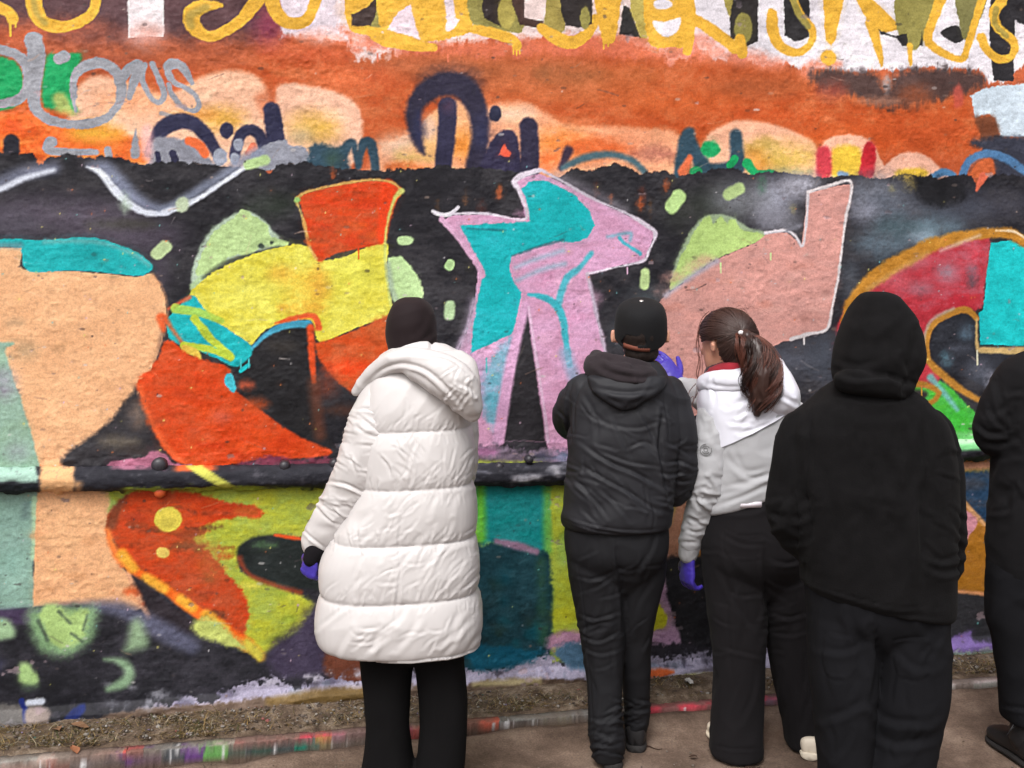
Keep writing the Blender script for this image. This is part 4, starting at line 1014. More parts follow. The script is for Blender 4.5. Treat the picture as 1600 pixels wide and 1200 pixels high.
M_BOLT = plain('black enamel on bolt', (44, 42, 48), .45, .5, 0, .3, 120)
M_BOLT2 = plain('orange enamel on bolt', (196, 84, 40), .5, .5, 0, .3, 120)
bq = Vector((N2[0], N2[1], 0)).to_track_quat('Z', 'Y')
for (px, py, m, r) in ((251, 725, M_BOLT, .030), (251, 767, M_BOLT2, .024), (445, 726, M_BOLT, .022), (778, 728, M_BOLT, .020), (824, 716, M_BOLT, .018), (522, 722, M_BOLT, .020)):
    s, z, d = wall_at(px, py)
    b = link('bolt', bolt_mesh(r, .022), m, None)
    p = wall_pt(np.array([s]), np.array([z]), 0.030 if py < 760 else .014)[0]
    b.parent = rail
    b.location = Vector(p)
    b.rotation_euler = bq.to_euler()
# ================================================================== GROUND, KERB, VERGE
def ground_axis(c0, c1, fine, far):
    a = np.arange(c0, c1, fine)
    lo, hi, st = [], [], fine
    x = c0
    while x > -far:
        st *= 1.35; x -= st; lo.append(x)
    st, x = fine, a[-1]
    while x < far:
        st *= 1.35; x += st; hi.append(x)
    return np.array(lo[::-1] + list(a) + hi)

# the ground sheet is laid out along the wall so that the kerb sits in it
gu = ground_axis(-1.2, 6.0, 0.03, 900)
gv = ground_axis(0.2, 2.6, 0.028, 900)          # distance out from the wall
GU, GV = np.meshgrid(gu, gv)
gcu, gcv = np.clip(gu, -8, 12), np.clip(gv, -4, 8)
gz = 0.010 * fbm2(gcu, gcv, .5, .5, 2, 41) * np.exp(-((GU - 2) / 6) ** 2 - ((GV - 1.5) / 5) ** 2)
gz += (0.007 * fbm2(gcu, gcv, .16, .12, 3, 42) + 0.0035 * fbm2(gcu, gcv, .05, .05, 2, 43)) * (np.abs(GU - 2.4) < 4) * (np.abs(GV - 1) < 2.4)
out = GV - WALL_OFF
gz += 0.018 * np.exp(-(np.clip(out, 0, 9) / 0.09) ** 2) * (0.5 + fbm2(gcu, gcv, .2, .1, 2, 44))     # crumbs banked against the kerb
_sa, _sb = float(wall_at(520, 900)[0]), float(wall_at(980, 900)[0])
_t = np.clip((GU - _sa) / (_sb - _sa), 0, 1)
gz += 0.034 * _t * _t * (3 - 2 * _t) * np.exp(-(np.clip(out, 0, 9) / 0.13) ** 2)       # earth has crept up the kerb towards the right
gz = np.where((GV < WALL_OFF - .01), -0.05, gz - 0.002)
gp = np.stack([WA[0] + GU * T2[0] + GV * N2[0], WA[1] + GU * T2[1] + GV * N2[1], gz], -1).reshape(-1, 3)
gme = mesh_np('ground', gp, grid_faces(len(gv), len(gu))[:, ::-1])

def dirt_mat(name, c1, c2, c3, sc=6.0, bump=.6):
    m, nt, b = new_mat(name)
    N, L = nt.nodes, nt.links
    tc = N.new('ShaderNodeTexCoord')
    n1 = N.new('ShaderNodeTexNoise'); n1.inputs['Scale'].default_value = sc; n1.inputs['Detail'].default_value = 10; n1.inputs['Roughness'].default_value = .68
    L.new(tc.outputs['Object'], n1.inputs['Vector'])
    cr = N.new('ShaderNodeValToRGB')
    e = cr.color_ramp.elements
    e[0].position, e[0].color = .35, (*lin(c1), 1)
    e[1].position, e[1].color = .66, (*lin(c3), 1)
    k = e.new(.5); k.color = (*lin(c2), 1)
    L.new(n1.outputs['Fac'], cr.inputs['Fac'])
    n2 = N.new('ShaderNodeTexNoise'); n2.inputs['Scale'].default_value = 140; n2.inputs['Detail'].default_value = 6
    L.new(tc.outputs['Object'], n2.inputs['Vector'])
    mr = N.new('ShaderNodeMapRange'); mr.inputs['From Min'].default_value, mr.inputs['From Max'].default_value = .25, .75
    mr.inputs['To Min'].default_value, mr.inputs['To Max'].default_value = .7, 1.25
    L.new(n2.outputs['Fac'], mr.inputs['Value'])
    mx = N.new('ShaderNodeMix'); mx.data_type = 'RGBA'; mx.blend_type = 'MULTIPLY'; mx.inputs['Factor'].default_value = 1
    L.new(cr.outputs['Color'], mx.inputs['A']); L.new(mr.outputs['Result'], mx.inputs['B'])
    L.new(mx.outputs['Result'], b.inputs['Base Color'])
    b.inputs['Roughness'].default_value = .92
    b.inputs['Specular IOR Level'].default_value = .2
    bp = N.new('ShaderNodeBump'); bp.inputs['Strength'].default_value = bump; bp.inputs['Distance'].default_value = .006
    L.new(n2.outputs['Fac'], bp.inputs['Height']); L.new(bp.outputs['Normal'], b.inputs['Normal'])
    return m

M_DIRT = dirt_mat('trodden earth', (76, 62, 53), (104, 87, 76), (132, 114, 101), sc=3.2)
tag(link('ground', gme, M_DIRT), kind='structure')

# verge: strip of soil between kerb and wall
vu = np.arange(Uax[0], Uax[-1], 0.02)
vv = np.linspace(-0.03, WALL_OFF - 0.034, 17)
VU, VVv = np.meshgrid(vu, vv)
vz = -0.012 * np.clip((VVv - WALL_OFF + .08) / .04, 0, 1) + 0.058 + 0.022 * (1 - VVv / WALL_OFF) + 0.016 * fbm2(vu, vv, .2, .1, 3, 51) + 0.008 * fbm2(vu, vv, .06, .05, 2, 52)
vp = np.stack([WA[0] + VU * T2[0] + VVv * N2[0], WA[1] + VU * T2[1] + VVv * N2[1], vz], -1).reshape(-1, 3)
vme = mesh_np('verge', vp, grid_faces(len(vv), len(vu))[:, ::-1])
M_VERGE = dirt_mat('verge soil', (62, 50, 42), (94, 79, 66), (128, 114, 100), sc=16, bump=.8)
tag(link('verge', vme, M_VERGE), kind='structure')

# kerb: stones end to end, splashed with years of spray paint
kerb = empty('kerb', tuple(wall_pt(np.array([2.0]), np.array([0.0]), WALL_OFF)[0]))
tag(kerb, kind='structure')
KTOP, KW = 0.060, 0.056
segs = [(-400, (120, 110, 110)), (0, (150, 120, 110)), (70, (150, 70, 60)), (110, (110, 100, 104)), (160, (70, 60, 70)), (190, (100, 66, 110)), (255, (60, 66, 74)), (290, (96, 60, 120)), (318, (96, 150, 80)), (360, (60, 80, 70)), (385, (50, 66, 66)),
        (400, (52, 74, 66)), (420, (60, 70, 70)), (455, (60, 64, 66)), (464, (24, 108, 90)), (492, (146, 130, 62)), (520, (96, 92, 96)), (570, (160, 60, 60)), (640, (170, 56, 56)), (690, (150, 80, 60)), (725, (196, 92, 70)), (780, (60, 48, 44)), (850, (120, 112, 70)), (900, (60, 60, 62)),
        (1000, (176, 64, 76)), (1115, (150, 60, 80)), (1195, (90, 110, 124)), (1230, (110, 110, 110)), (1400, (130, 140, 126)), (1480, (150, 156, 144)), (1570, (130, 120, 120)), (2200, (120, 116, 116))]
topc = [(-400, (150, 146, 140)), (60, (176, 160, 150)), (110, (150, 120, 110)), (200, (196, 90, 80)), (225, (120, 116, 112)), (330, (150, 140, 130)), (370, (150, 96, 90)), (465, (196, 70, 84)), (500, (170, 80, 80)), (520, (150, 96, 104)), (640, (160, 120, 110)), (720, (206, 104, 84)), (780, (130, 130, 126)), (900, (140, 140, 140)), (1010, (200, 70, 84)), (1120, (196, 84, 100)), (1200, (170, 90, 110)), (1400, (206, 190, 190)), (1560, (214, 170, 180)), (2200, (150, 146, 140))]
def seg_col(table, x):
    xs = np.array([t[0] for t in table]); cs_ = np.array([t[1] for t in table], float)
    i = np.clip(np.searchsorted(xs, x, 'right') - 1, 0, len(xs) - 1)
    return cs_[i]
M_KERB = painted('paint-splashed kerb stone', rough=.8, bump=.7, scale=160, grain=.14, spec=.2)
k0 = Uax[0]
kn = 0
while k0 < Uax[-1] - .2:
    ln = 0.92 + .06 * ((kn * 7) % 3 - 1)
    ss = np.linspace(k0 + .0008, min(k0 + ln - .0008, Uax[-1]), 230)
    prof = np.array([(0.004, -.06), (0.002, 0.0), (0.0, .025), (0.0, KTOP - .006), (-.002, KTOP - .001), (-.008, KTOP), (-.030, KTOP + .001), (-KW, KTOP - .002), (-KW - .004, -.02)])
    R_, S_ = np.meshgrid(np.arange(len(prof)), ss, indexing='ij')
    o_ = WALL_OFF + prof[R_.ravel(), 0]
    z_ = prof[R_.ravel(), 1].copy()
    nn = fbm3(np.stack([S_.ravel() * 14, o_ * 30, z_ * 30 + kn], 1), 3, 61)
    n2_ = fbm3(np.stack([S_.ravel() * 60, o_ * 60, z_ * 60 + kn], 1), 2, 62)
    n4_ = fbm3(np.stack([S_.ravel() * 150, o_ * 120, z_ * 120 + kn], 1), 2, 66)
    z_ = z_ + .003 * n4_ * (z_ > .01)
    o_ = o_ + .006 * nn + .005 * n2_ + .004 * n4_ - .010 * np.clip(n2_ - .35, 0, 1) * (z_ > .03)
    z_ = z_ + .006 * nn * (z_ > 0) + .003 * n2_
    kp = wall_pt(S_.ravel(), z_, 0)
    kp[:, 0] += o_ * N2[0]; kp[:, 1] += o_ * N2[1]
    kp[:, 2] = z_
    kme = mesh_np('kerb_stone', kp, np.concatenate([grid_faces(len(prof), len(ss))]))
    px_ = proj(kp)[:, 0] + 14 * fbm3(np.stack([S_.ravel() * 20, z_ * 40, o_], 1), 2, 63)
    C_ = seg_col(segs, px_)
    tm = np.clip((z_ - KTOP + .014) / .012 + .4 * nn, 0, 1)[:, None]
    C_ = C_ * (1 - tm) + seg_col(topc, px_) * tm
    bare = np.clip(nn * 2.2 + .30 + .9 * (prof[R_.ravel(), 0] < -.02), 0, 1)[:, None]
    C_ = C_ * (1 - bare * .72) + np.array([104, 92, 84.]) * bare * .72
    wd = (np.clip(fbm3(np.stack([S_.ravel() * 55, z_ * 6, 0 * o_], 1), 2, 64) * 5 - 2.2, 0, 1) * (tm[:, 0] < .6))[:, None]
    C_ = C_ * (1 - wd) + np.array([206, 204, 206.]) * wd
    mud = np.clip((np.interp(px_, [300, 950], [.018, .046]) - z_) / .014 + .5 * nn, 0, 1)[:, None]
    C_ = C_ * (1 - mud * .92) + np.array([92, 75, 64.]) * mud * .92
    set_col(kme, (lin(np.clip(C_, 10, 240)) * ALB).astype(np.float32))
    link('kerb_stone', kme, M_KERB, kerb)
    k0 += ln
    kn += 1

# gravel, crumbs and dry grass: loose stuff nobody could count
def verge_pt(px, t):
    """t 0 = wall, 1 = kerb"""
    s = float(wall_at(px, 900)[0])
    o = 0.03 + t * (WALL_OFF - .11)
    q = wall_pt(np.array([s]), np.array([0.0]), o)[0]
    return np.array([q[0], q[1], 0.058 + 0.022 * (1 - o / WALL_OFF)])

ico = bmesh.new(); bmesh.ops.create_icosphere(ico, subdivisions=1, radius=1)
ICV = np.array([v.co[:] for v in ico.verts]); ICF = np.array([[v.index for v in f.verts] for f in ico.faces]); ico.free()
GVs, GFs, GCs, GN = [], [], [], [0]
def stone(c, r, col):
    k = GN[0]; GN[0] += len(ICV)
    v = ICV * (1 + .35 * RNG.uniform(-1, 1, (len(ICV), 1))) * r * np.array([1, RNG.uniform(.6, 1), RNG.uniform(.4, .75)])
    a = RNG.uniform(0, 6.28)
    R = np.array([[math.cos(a), -math.sin(a), 0], [math.sin(a), math.cos(a), 0], [0, 0, 1]])
    GVs.append(v @ R.T + c); GFs.append(ICF + k); GCs.append(np.tile(col, (len(ICV), 1)))
scol = [(128, 118, 108), (116, 104, 92), (150, 142, 134), (96, 84, 74), (124, 106, 90), (172, 166, 160), (104, 92, 84), (134, 120, 112), (84, 74, 66)]
for i in range(2200):
    px = random.uniform(-120, 1700); t = random.random() ** 1.1
    c = verge_pt(px, t)
    stone(c + np.array([0, 0, .004]), random.choice([.0025, .003, .004, .004, .005, .006, .008]) * random.uniform(.7, 1.3), random.choice(scol) if random.random() < .97 else random.choice([(90, 120, 110), (160, 100, 96), (150, 136, 170)]))
for i in range(900):
    px = random.uniform(-100, 1700)
    s = float(wall_at(px, 900)[0]); o = WALL_OFF + random.random() ** 1.8 * .9 + .01
    q = wall_pt(np.array([s]), np.array([.004]), o)[0]
    stone(q, random.choice([.0015, .002, .0025, .003, .005]) * random.uniform(.7, 1.2), random.choice(scol))
gvme = mesh_np('gravel', np.concatenate(GVs), np.concatenate(GFs))
set_col(gvme, (lin(np.concatenate(GCs)) * .6).astype(np.float32))
M_STONE = painted('gravel', rough=.85, bump=.5, scale=300, grain=.15, spec=.2)
tag(link('gravel', gvme, M_STONE, smooth=False), 'gravel and crumbs lying between kerb and wall', 'gravel', kind='stuff')

def blade(V, F, C, base, h, lean, w, col):
    k = len(V)
    side = np.array([-lean[1], lean[0], 0]); nr = np.linalg.norm(side) + 1e-6; side = side / nr * w
    for j in range(4):
        t = j / 3
        p = base + np.array([lean[0] * t * t, lean[1] * t * t, h * (t - .35 * t * t * min(1, np.hypot(*lean) / max(h, .01)))])
        ww = side * (1 - .85 * t)
        V += [p - ww, p + ww]; C += [col, col]
    for j in range(3):
        F.append([k + 2 * j, k + 2 * j + 1, k + 2 * j + 3, k + 2 * j + 2])
V, F, C = [], [], []
for i in range(5600):
    if random.random() < .6:
        px = random.gauss(random.choice([30, 90, 150, 290, 330, 560, 800, 850, 1030, 1090, 1500]), 28)
    else:
        px = random.uniform(-100, 1680)
    base = verge_pt(px, random.random())
    ln = random.uniform(.012, .05)
    a = random.uniform(0, 6.28)
    if px < 360 and random.random() < .12: ln *= 1.8
    blade(V, F, C, base - np.array([0, 0, .004]), ln * random.uniform(.15, .7), (math.cos(a) * ln, math.sin(a) * ln), random.uniform(.0012, .0026), random.choice([(170, 140, 90), (150, 122, 80), (128, 104, 70), (190, 164, 116), (110, 96, 60), (96, 100, 60), (206, 190, 160)]))
dgm = mesh_np('dry_grass', np.array(V), np.array(F))
set_col(dgm, (lin(np.array(C)) * .45).astype(np.float32))
M_GRASS = painted('dry grass', rough=.8, bump=0, grain=.1, spec=.2)
tag(link('dry_grass', dgm, M_GRASS, smooth=False), 'dry yellow grass along the foot of the wall', 'dry grass', kind='stuff')

# single leaves, twigs and scraps one can point at
def leaf_mesh(l, w, curl):
    V, F = [], []
    for j in range(7):
        t = j / 6
        hw = w * math.sin(math.pi * min(1, t * .97 + .03)) ** .8 * (1 - .25 * t)
        for s in (-1, 0, 1):
            V.append((s * hw, (t - .5) * l, curl * (s * s * .5 + math.sin(t * 5) * .4) * w + .002))
    for j in range(6):
        for s in (0, 1):
            F.append([3 * j + s, 3 * j + s + 1, 3 * j + s + 4, 3 * j + s + 3])
    return mesh_np('leaf', V, F)
M_LEAF = plain('dead leaf', (118, 88, 66), .8, .2, 0, .3, 150)
M_LEAFO = plain('rusty dead leaf', (140, 92, 66), .8, .2, 0, .3, 150)
M_PAPER = plain('paper scrap', (196, 192, 188), .7, .3, 0, .2, 90)
M_TWIG = plain('twig bark', (58, 42, 34), .9, .2, 0, .5, 200)
def place(o, px, py, z, rz, tilt=0.0):
    d = FOC * (CAM_H - z) / (py - HOR)
    o.location = P(px, py, d)
    o.rotation_euler = (tilt, tilt * .6, rz)
for px, py, z, l, m, lab in [(116, 1172, .068, .055, M_LEAFO, 'brown dead leaf on the verge near the left end of the kerb'), (88, 1140, .078, .06, M_LEAF, 'curled brown leaf against the wall foot below the blue paint'),
                             (125, 1136, .080, .07, M_LEAF, 'large brown leaf at the wall foot beside the blue paint'), (1083, 1183, .006, .03, M_TWIG, 'small dark leaf on the earth left of the light trainer')]:
    o = link('fallen_leaf', leaf_mesh(l, l * .34, .5), m)
    place(o, px, py, z, random.uniform(0, 6), random.uniform(-.2, .3))
    tag(o, lab, 'leaf')
for px, py, z, l, lab in [(1076, 1066, .078, .05, 'pale paper scrap at the wall foot between the two pairs of dark legs')]:
    V, F = [], []
    for j in range(7):
        for i in range(7):
            V.append(((i / 6 - .5) * l * random.uniform(.8, 1.1), (j / 6 - .5) * l * .7 * random.uniform(.8, 1.1), random.uniform(0, .014)))
    o = link('paper_scrap', mesh_np('paper_scrap', np.array(V), grid_faces(7, 7)), M_PAPER, smooth=False)
    place(o, px, py, z, random.uniform(0, 6), .2)
    tag(o, lab, 'litter')
for px, py, l, a, lab in [(1019, 1168, .075, -.35, 'thin dark twig on the earth between the boy and the girl'), (1176, 1199, .06, .2, 'short twig on the earth at the bottom edge under the girl')]:
    bm = bmesh.new()
    bmesh.ops.create_cone(bm, cap_ends=True, segments=6, radius1=.0028, radius2=.0014, depth=l)
    bmesh.ops.subdivide_edges(bm, edges=[e for e in bm.edges if abs(e.verts[0].co.z - e.verts[1].co.z) > l * .5], cuts=4)
    for v in bm.verts:
        v.co.x += .004 * math.sin(v.co.z * 90)
    me_ = bpy.data.meshes.new('twig'); bm.to_mesh(me_); bm.free()
    o = link('twig', me_, M_TWIG)
    place(o, px, py, .006, 0)
    o.rotation_euler = (0, math.pi / 2, a)
    tag(o, lab, 'twig')
# ================================================================== PEOPLE
def cat_rows(rows, sub=5):
    """rows of numbers, smoothed by Catmull-Rom"""
    return catmull(np.array(rows, float), False, sub)

def loftH(rows, d, k=0.62, e=2.4, n=52, sub=5):
    """stacked level rings; row = (py, left px, right px[, half depth m[, depth offset m[, tilt]]])"""
    R = []
    for r in rows:
        r = list(r)
        if len(r) < 4 or r[3] is None:
            b = 0.5 * (r[2] - r[1]) / FOC * d * k
            r = r[:3] + [b] + r[4:] if len(r) >= 4 else r + [b]
        if len(r) < 5: r.append(0.0)
        if len(r) < 6: r.append(0.0)
        R.append(r)
    R = cat_rows(R, sub)
    V = []
    th = np.linspace(0, 2 * math.pi, n, endpoint=False)
    cx_, sy_ = np.cos(th), np.sin(th)
    cc = np.sign(cx_) * np.abs(cx_) ** (2 / e)
    ss_ = np.sign(sy_) * np.abs(sy_) ** (2 / e)
    for py, l, r, b, dy, tilt in R:
        D = d + dy
        x0 = (0.5 * (l + r) - 800) / FOC * D
        a = 0.5 * abs(r - l) / FOC * D
        z = CAM_H - (py - HOR) / FOC * D
        V.append(np.stack([x0 + a * cc, D + b * ss_, z - tilt * a * cc], 1))
    m = len(V)
    V = np.concatenate(V)
    F = []
    for j in range(m - 1):
        for i in range(n):
            i2 = (i + 1) % n
            F.append([j * n + i, j * n + i2, (j + 1) * n + i2, (j + 1) * n + i])
    F.append(list(range(n))[::-1]); F.append([(m - 1) * n + i for i in range(n)])
    return V, F

def tube(pts, rad, side=None, n=18, sub=5, round_end=True):
    """tapering tube; rad = list of r or (r_side, r_other)"""
    p = np.array([tuple(q) for q in pts], float)
    rr = np.array([(r, r) if np.isscalar(r) else r for r in rad], float)
    q = catmull(np.concatenate([p, rr], 1), False, sub) if len(p) > 2 else np.array([np.concatenate([p[0] * (1 - t) + p[1] * t, rr[0] * (1 - t) + rr[1] * t]) for t in np.linspace(0, 1, sub + 1)])
    p, rr = q[:, :3], np.maximum(q[:, 3:], 1e-4)
    if round_end:
        t0 = p[0] - p[1]; t0 /= np.linalg.norm(t0) + 1e-9
        t1 = p[-1] - p[-2]; t1 /= np.linalg.norm(t1) + 1e-9
        a, b = rr[0].min(), rr[-1].min()
        pre = [(p[0] + t0 * a * math.sin(x), rr[0] * max(math.cos(x), .05)) for x in (1.5, 1.0, .5)]
        post = [(p[-1] + t1 * b * math.sin(x), rr[-1] * max(math.cos(x), .05)) for x in (.5, 1.0, 1.5)]
        p = np.concatenate([[x[0] for x in pre], p, [x[0] for x in post]])
        rr = np.concatenate([[x[1] for x in pre], rr, [x[1] for x in post]])
    m = len(p)
    tg = np.gradient(p, axis=0)
    tg /= np.linalg.norm(tg, axis=1)[:, None] + 1e-9
    s = np.array(side if side is not None else (1, 0.13, 0.07), float)
    V = []
    th = np.linspace(0, 2 * math.pi, n, endpoint=False)
    for j in range(m):
        u = s - tg[j] * (s @ tg[j])
        if np.linalg.norm(u) < .15:
            u = np.array([0, 1., .2]) - tg[j] * (np.array([0, 1., .2]) @ tg[j])
        u /= np.linalg.norm(u)
        w = np.cross(tg[j], u)
        V.append(p[j] + np.cos(th)[:, None] * u * rr[j, 0] + np.sin(th)[:, None] * w * rr[j, 1])
    V = np.concatenate(V)
    F = []
    for j in range(m - 1):
        for i in range(n):
            i2 = (i + 1) % n
            F.append([j * n + i, j * n + i2, (j + 1) * n + i2, (j + 1) * n + i])
    F.append(list(range(n))[::-1]); F.append([(m - 1) * n + i for i in range(n)])
    return V, F

def ellip(c, r, R=None, n=16):
    V = []
    for j in range(1, 10):
        a = math.pi * j / 10
        for i in range(n):
            t = 2 * math.pi * i / n
            V.append((r[0] * math.sin(a) * math.cos(t), r[1] * math.sin(a) * math.sin(t), r[2] * math.cos(a)))
    V = np.array([(0, 0, r[2])] + V + [(0, 0, -r[2])])
    if R is not None:
        V = V @ np.array(R).T
    F = [[0, 1 + i, 1 + (i + 1) % n] for i in range(n)]
    for j in range(8):
        for i in range(n):
            F.append([1 + j * n + i, 1 + (j + 1) * n + i, 1 + (j + 1) * n + (i + 1) % n, 1 + j * n + (i + 1) % n])
    L = len(V) - 1
    F += [[L, 1 + 8 * n + (i + 1) % n, 1 + 8 * n + i] for i in range(n)]
    return V + np.array(tuple(c)), F

def seg_px(pts, px):
    """distance (survey units) of points px to a polyline, and side sign"""
    D = np.full(len(px), 1e9); Sg_ = np.zeros(len(px))
    for i in range(len(pts) - 1):
        a, b = np.array(pts[i], float), np.array(pts[i + 1], float)
        e = b - a
        t = np.clip(((px - a) @ e) / (e @ e + 1e-9), 0, 1)
        v = px - a - t[:, None] * e
        dd = np.hypot(v[:, 0], v[:, 1])
        sg = np.sign(e[0] * v[:, 1] - e[1] * v[:, 0])
        m = dd < D
        D[m] = dd[m]; Sg_[m] = sg[m]
    return D, Sg_

def crease_disp(creases):
    """creases: (points, width, depth); groove with a soft ridge on one side, ends fading out"""
    def f(co, no, px):
        r = np.zeros(len(co))
        face = np.clip((0.25 - no[:, 1]) / .3, 0, 1)
        for pts, w, dep in creases:
            pa = np.array(pts, float)
            if len(pa) > 2:
                pa = catmull(pa, False, 4)
            lo, hi = pa.min(0) - 4 * w, pa.max(0) + 4 * w
            m = np.where((px[:, 0] > lo[0]) & (px[:, 0] < hi[0]) & (px[:, 1] > lo[1]) & (px[:, 1] < hi[1]))[0]
            if not len(m):
                continue
            D, S = seg_px(pa, px[m])
            ln = max(np.linalg.norm(pa[-1] - pa[0]), 1)
            e0 = np.linalg.norm(px[m] - pa[0], axis=1); e1 = np.linalg.norm(px[m] - pa[-1], axis=1)
            fade = np.clip(np.minimum(e0, e1) / (0.3 * ln) + .15, 0, 1)
            sd = D * S
            r[m] += fade * (-dep * np.exp(-(sd / w) ** 2) + 0.75 * dep * np.exp(-((sd - 1.9 * w) / (1.1 * w)) ** 2))
        return r * face
    return f

def rand_creases(n, box, ang, spread, ln, w, dep, seed):
    r = random.Random(seed)
    out_ = []
    for i in range(n):
        x, y = r.uniform(box[0], box[2]), r.uniform(box[1], box[3])
        a = math.radians(ang + r.gauss(0, spread))
        l = r.uniform(*ln)
        bend = r.uniform(-.25, .25) * l
        dx, dy = math.cos(a) * l / 2, -math.sin(a) * l / 2
        out_.append(([(x - dx, y - dy), (x + dy / l * bend, y - dx / l * bend), (x + dx, y + dy)], r.uniform(*w), r.uniform(*dep)))
    return out_

def folds(freq, amp, seed, warp=.5, lo=None, sharp=1.0):
    fr = np.array(freq, float)
    def f(co, no, px):
        wv = np.stack([noise3(co * 5 + 3, seed + 9), noise3(co * 5 + 11, seed + 8), noise3(co * 5 + 23, seed + 7)], 1)
        nz = noise3(co * fr + warp * wv * 2, seed) * .7 + noise3(co * fr * 2.1 + warp * wv * 2, seed + 1) * .3
        v = 1 - 2 * np.abs(nz) ** sharp
        a = amp if lo is None else amp * lo(co, px)
        return a * v
    return f

def garment(name, parts, mat, parent, voxel=.0065, smooth=6, disp=(), cut=None, planes=(), offset=0.0):
    V, F, k = [], [], 0
    for v, f in parts:
        V.append(v); F += [[i + k for i in q] for q in f]; k += len(v)
    me0 = mesh_np(name, np.concatenate(V), F)
    o0 = bpy.data.objects.new(name, me0)
    COL.objects.link(o0)
    md = o0.modifiers.new('r', 'REMESH'); md.mode = 'VOXEL'; md.voxel_size = voxel; md.adaptivity = 0
    sm = o0.modifiers.new('s', 'SMOOTH'); sm.factor = .5; sm.iterations = smooth
    dg = bpy.context.evaluated_depsgraph_get()
    me = bpy.data.meshes.new_from_object(o0.evaluated_get(dg))
    me.name = name
    bpy.data.objects.remove(o0); bpy.data.meshes.remove(me0)
    n = len(me.vertices)
    co = np.empty(n * 3, np.float32); me.vertices.foreach_get('co', co); co = co.reshape(-1, 3).astype(np.float64)
    no = np.empty(n * 3, np.float32); me.vertices.foreach_get('normal', no); no = no.reshape(-1, 3).astype(np.float64)
    px = proj(co)
    dsum = np.full(n, offset)
    for f in disp:
        dsum = dsum + f(co, no, px)
    co = co + no * dsum[:, None]
    me.vertices.foreach_set('co', co.astype(np.float32).ravel())
    me.update()
    if cut is not None or planes:
        bm = bmesh.new(); bm.from_mesh(me)
        if cut is not None:
            bmesh.ops.delete(bm, geom=[v for v in bm.verts if cut(v.co)], context='VERTS')
        for pc, pn in planes:
            bmesh.ops.bisect_plane(bm, geom=bm.verts[:] + bm.edges[:] + bm.faces[:], plane_co=pc, plane_no=pn, clear_outer=True)
        bm.to_mesh(me); bm.free()
    return link(name, me, mat, parent)

def ray_on(o, px, py):
    """first hit of the line of sight on an object's mesh (world coordinates are baked in the mesh)"""
    bm = bmesh.new(); bm.from_mesh(o.data)
    t = BVHTree.FromBMesh(bm)
    org = Vector((0, 0, CAM_H)); d = (P(px, py, 1.0) - org).normalized()
    h = t.ray_cast(org, d)
    bm.free()
    return h[0], h[1]

HEAD_ROWS = [(-.118, .060, .036, .012), (-.108, .080, .0, .032), (-.085, .090, -.02, .050), (-.06, .093, -.045, .060), (-.03, .096, -.075, .067), (0, .094, -.09, .072), (.03, .095, -.098, .076), (.06, .09, -.097, .075), (.085, .075, -.082, .067), (.105, .048, -.055, .050), (.117, .014, -.02, .018)]

def head_xf(c, yaw, pitch):
    return Matrix.Translation(Vector(c)) @ Matrix.Rotation(yaw, 4, 'Z') @ Matrix.Rotation(pitch, 4, 'X')

def xf(M, V):
    A = np.array(M)
    return V @ A[:3, :3].T + A[:3, 3]

def head_parts(c, yaw=0.0, pitch=0.0, ear=1.0, sc=1.0):
    M = head_xf(c, yaw, pitch)
    n = 32
    V = []
    th = np.linspace(0, 2 * math.pi, n, endpoint=False)
    for z, f, b, w in cat_rows(HEAD_ROWS, 3):
        yc, yr = (f + b) / 2, (f - b) / 2
        V.append(np.stack([w * np.cos(th), yc + yr * np.sin(th), np.full(n, z)], 1))
    m = len(V)
    V = np.concatenate(V) * sc
    F = []
    for j in range(m - 1):
        for i in range(n):
            i2 = (i + 1) % n
            F.append([j * n + i, j * n + i2, (j + 1) * n + i2, (j + 1) * n + i])
    F.append(list(range(n))[::-1]); F.append([(m - 1) * n + i for i in range(n)])
    out_ = [(xf(M, V), F)]
    def add(part):
        out_.append((xf(M, part[0] * sc), part[1]))
    add(tube([(0, .092, .022), (0, .104, -.004), (0, .112, -.026)], [.007, .009, .012]))          # nose
    add(tube([(-.02, .090, -.058), (0, .094, -.057), (.02, .090, -.058)], [.006, .009, .006]))    # lips
    add(tube([(-.045, .082, .036), (0, .094, .034), (.045, .082, .036)], [.009, .009, .009]))     # brow
    for s in (-1, 1):
        Re = Matrix.Rotation(s * .45, 3, 'Z')
        add(ellip((s * (.077 + .008 * ear), -.008, -.006), (.008, .019, .032), Re))
        add(ellip((s * (.074), -.002, -.02), (.010, .010, .018)))
    add(tube([(0, -.02, -.06), (0, -.035, -.13), (0, -.04, -.19)], [.055, .055, .062]))           # neck
    return out_

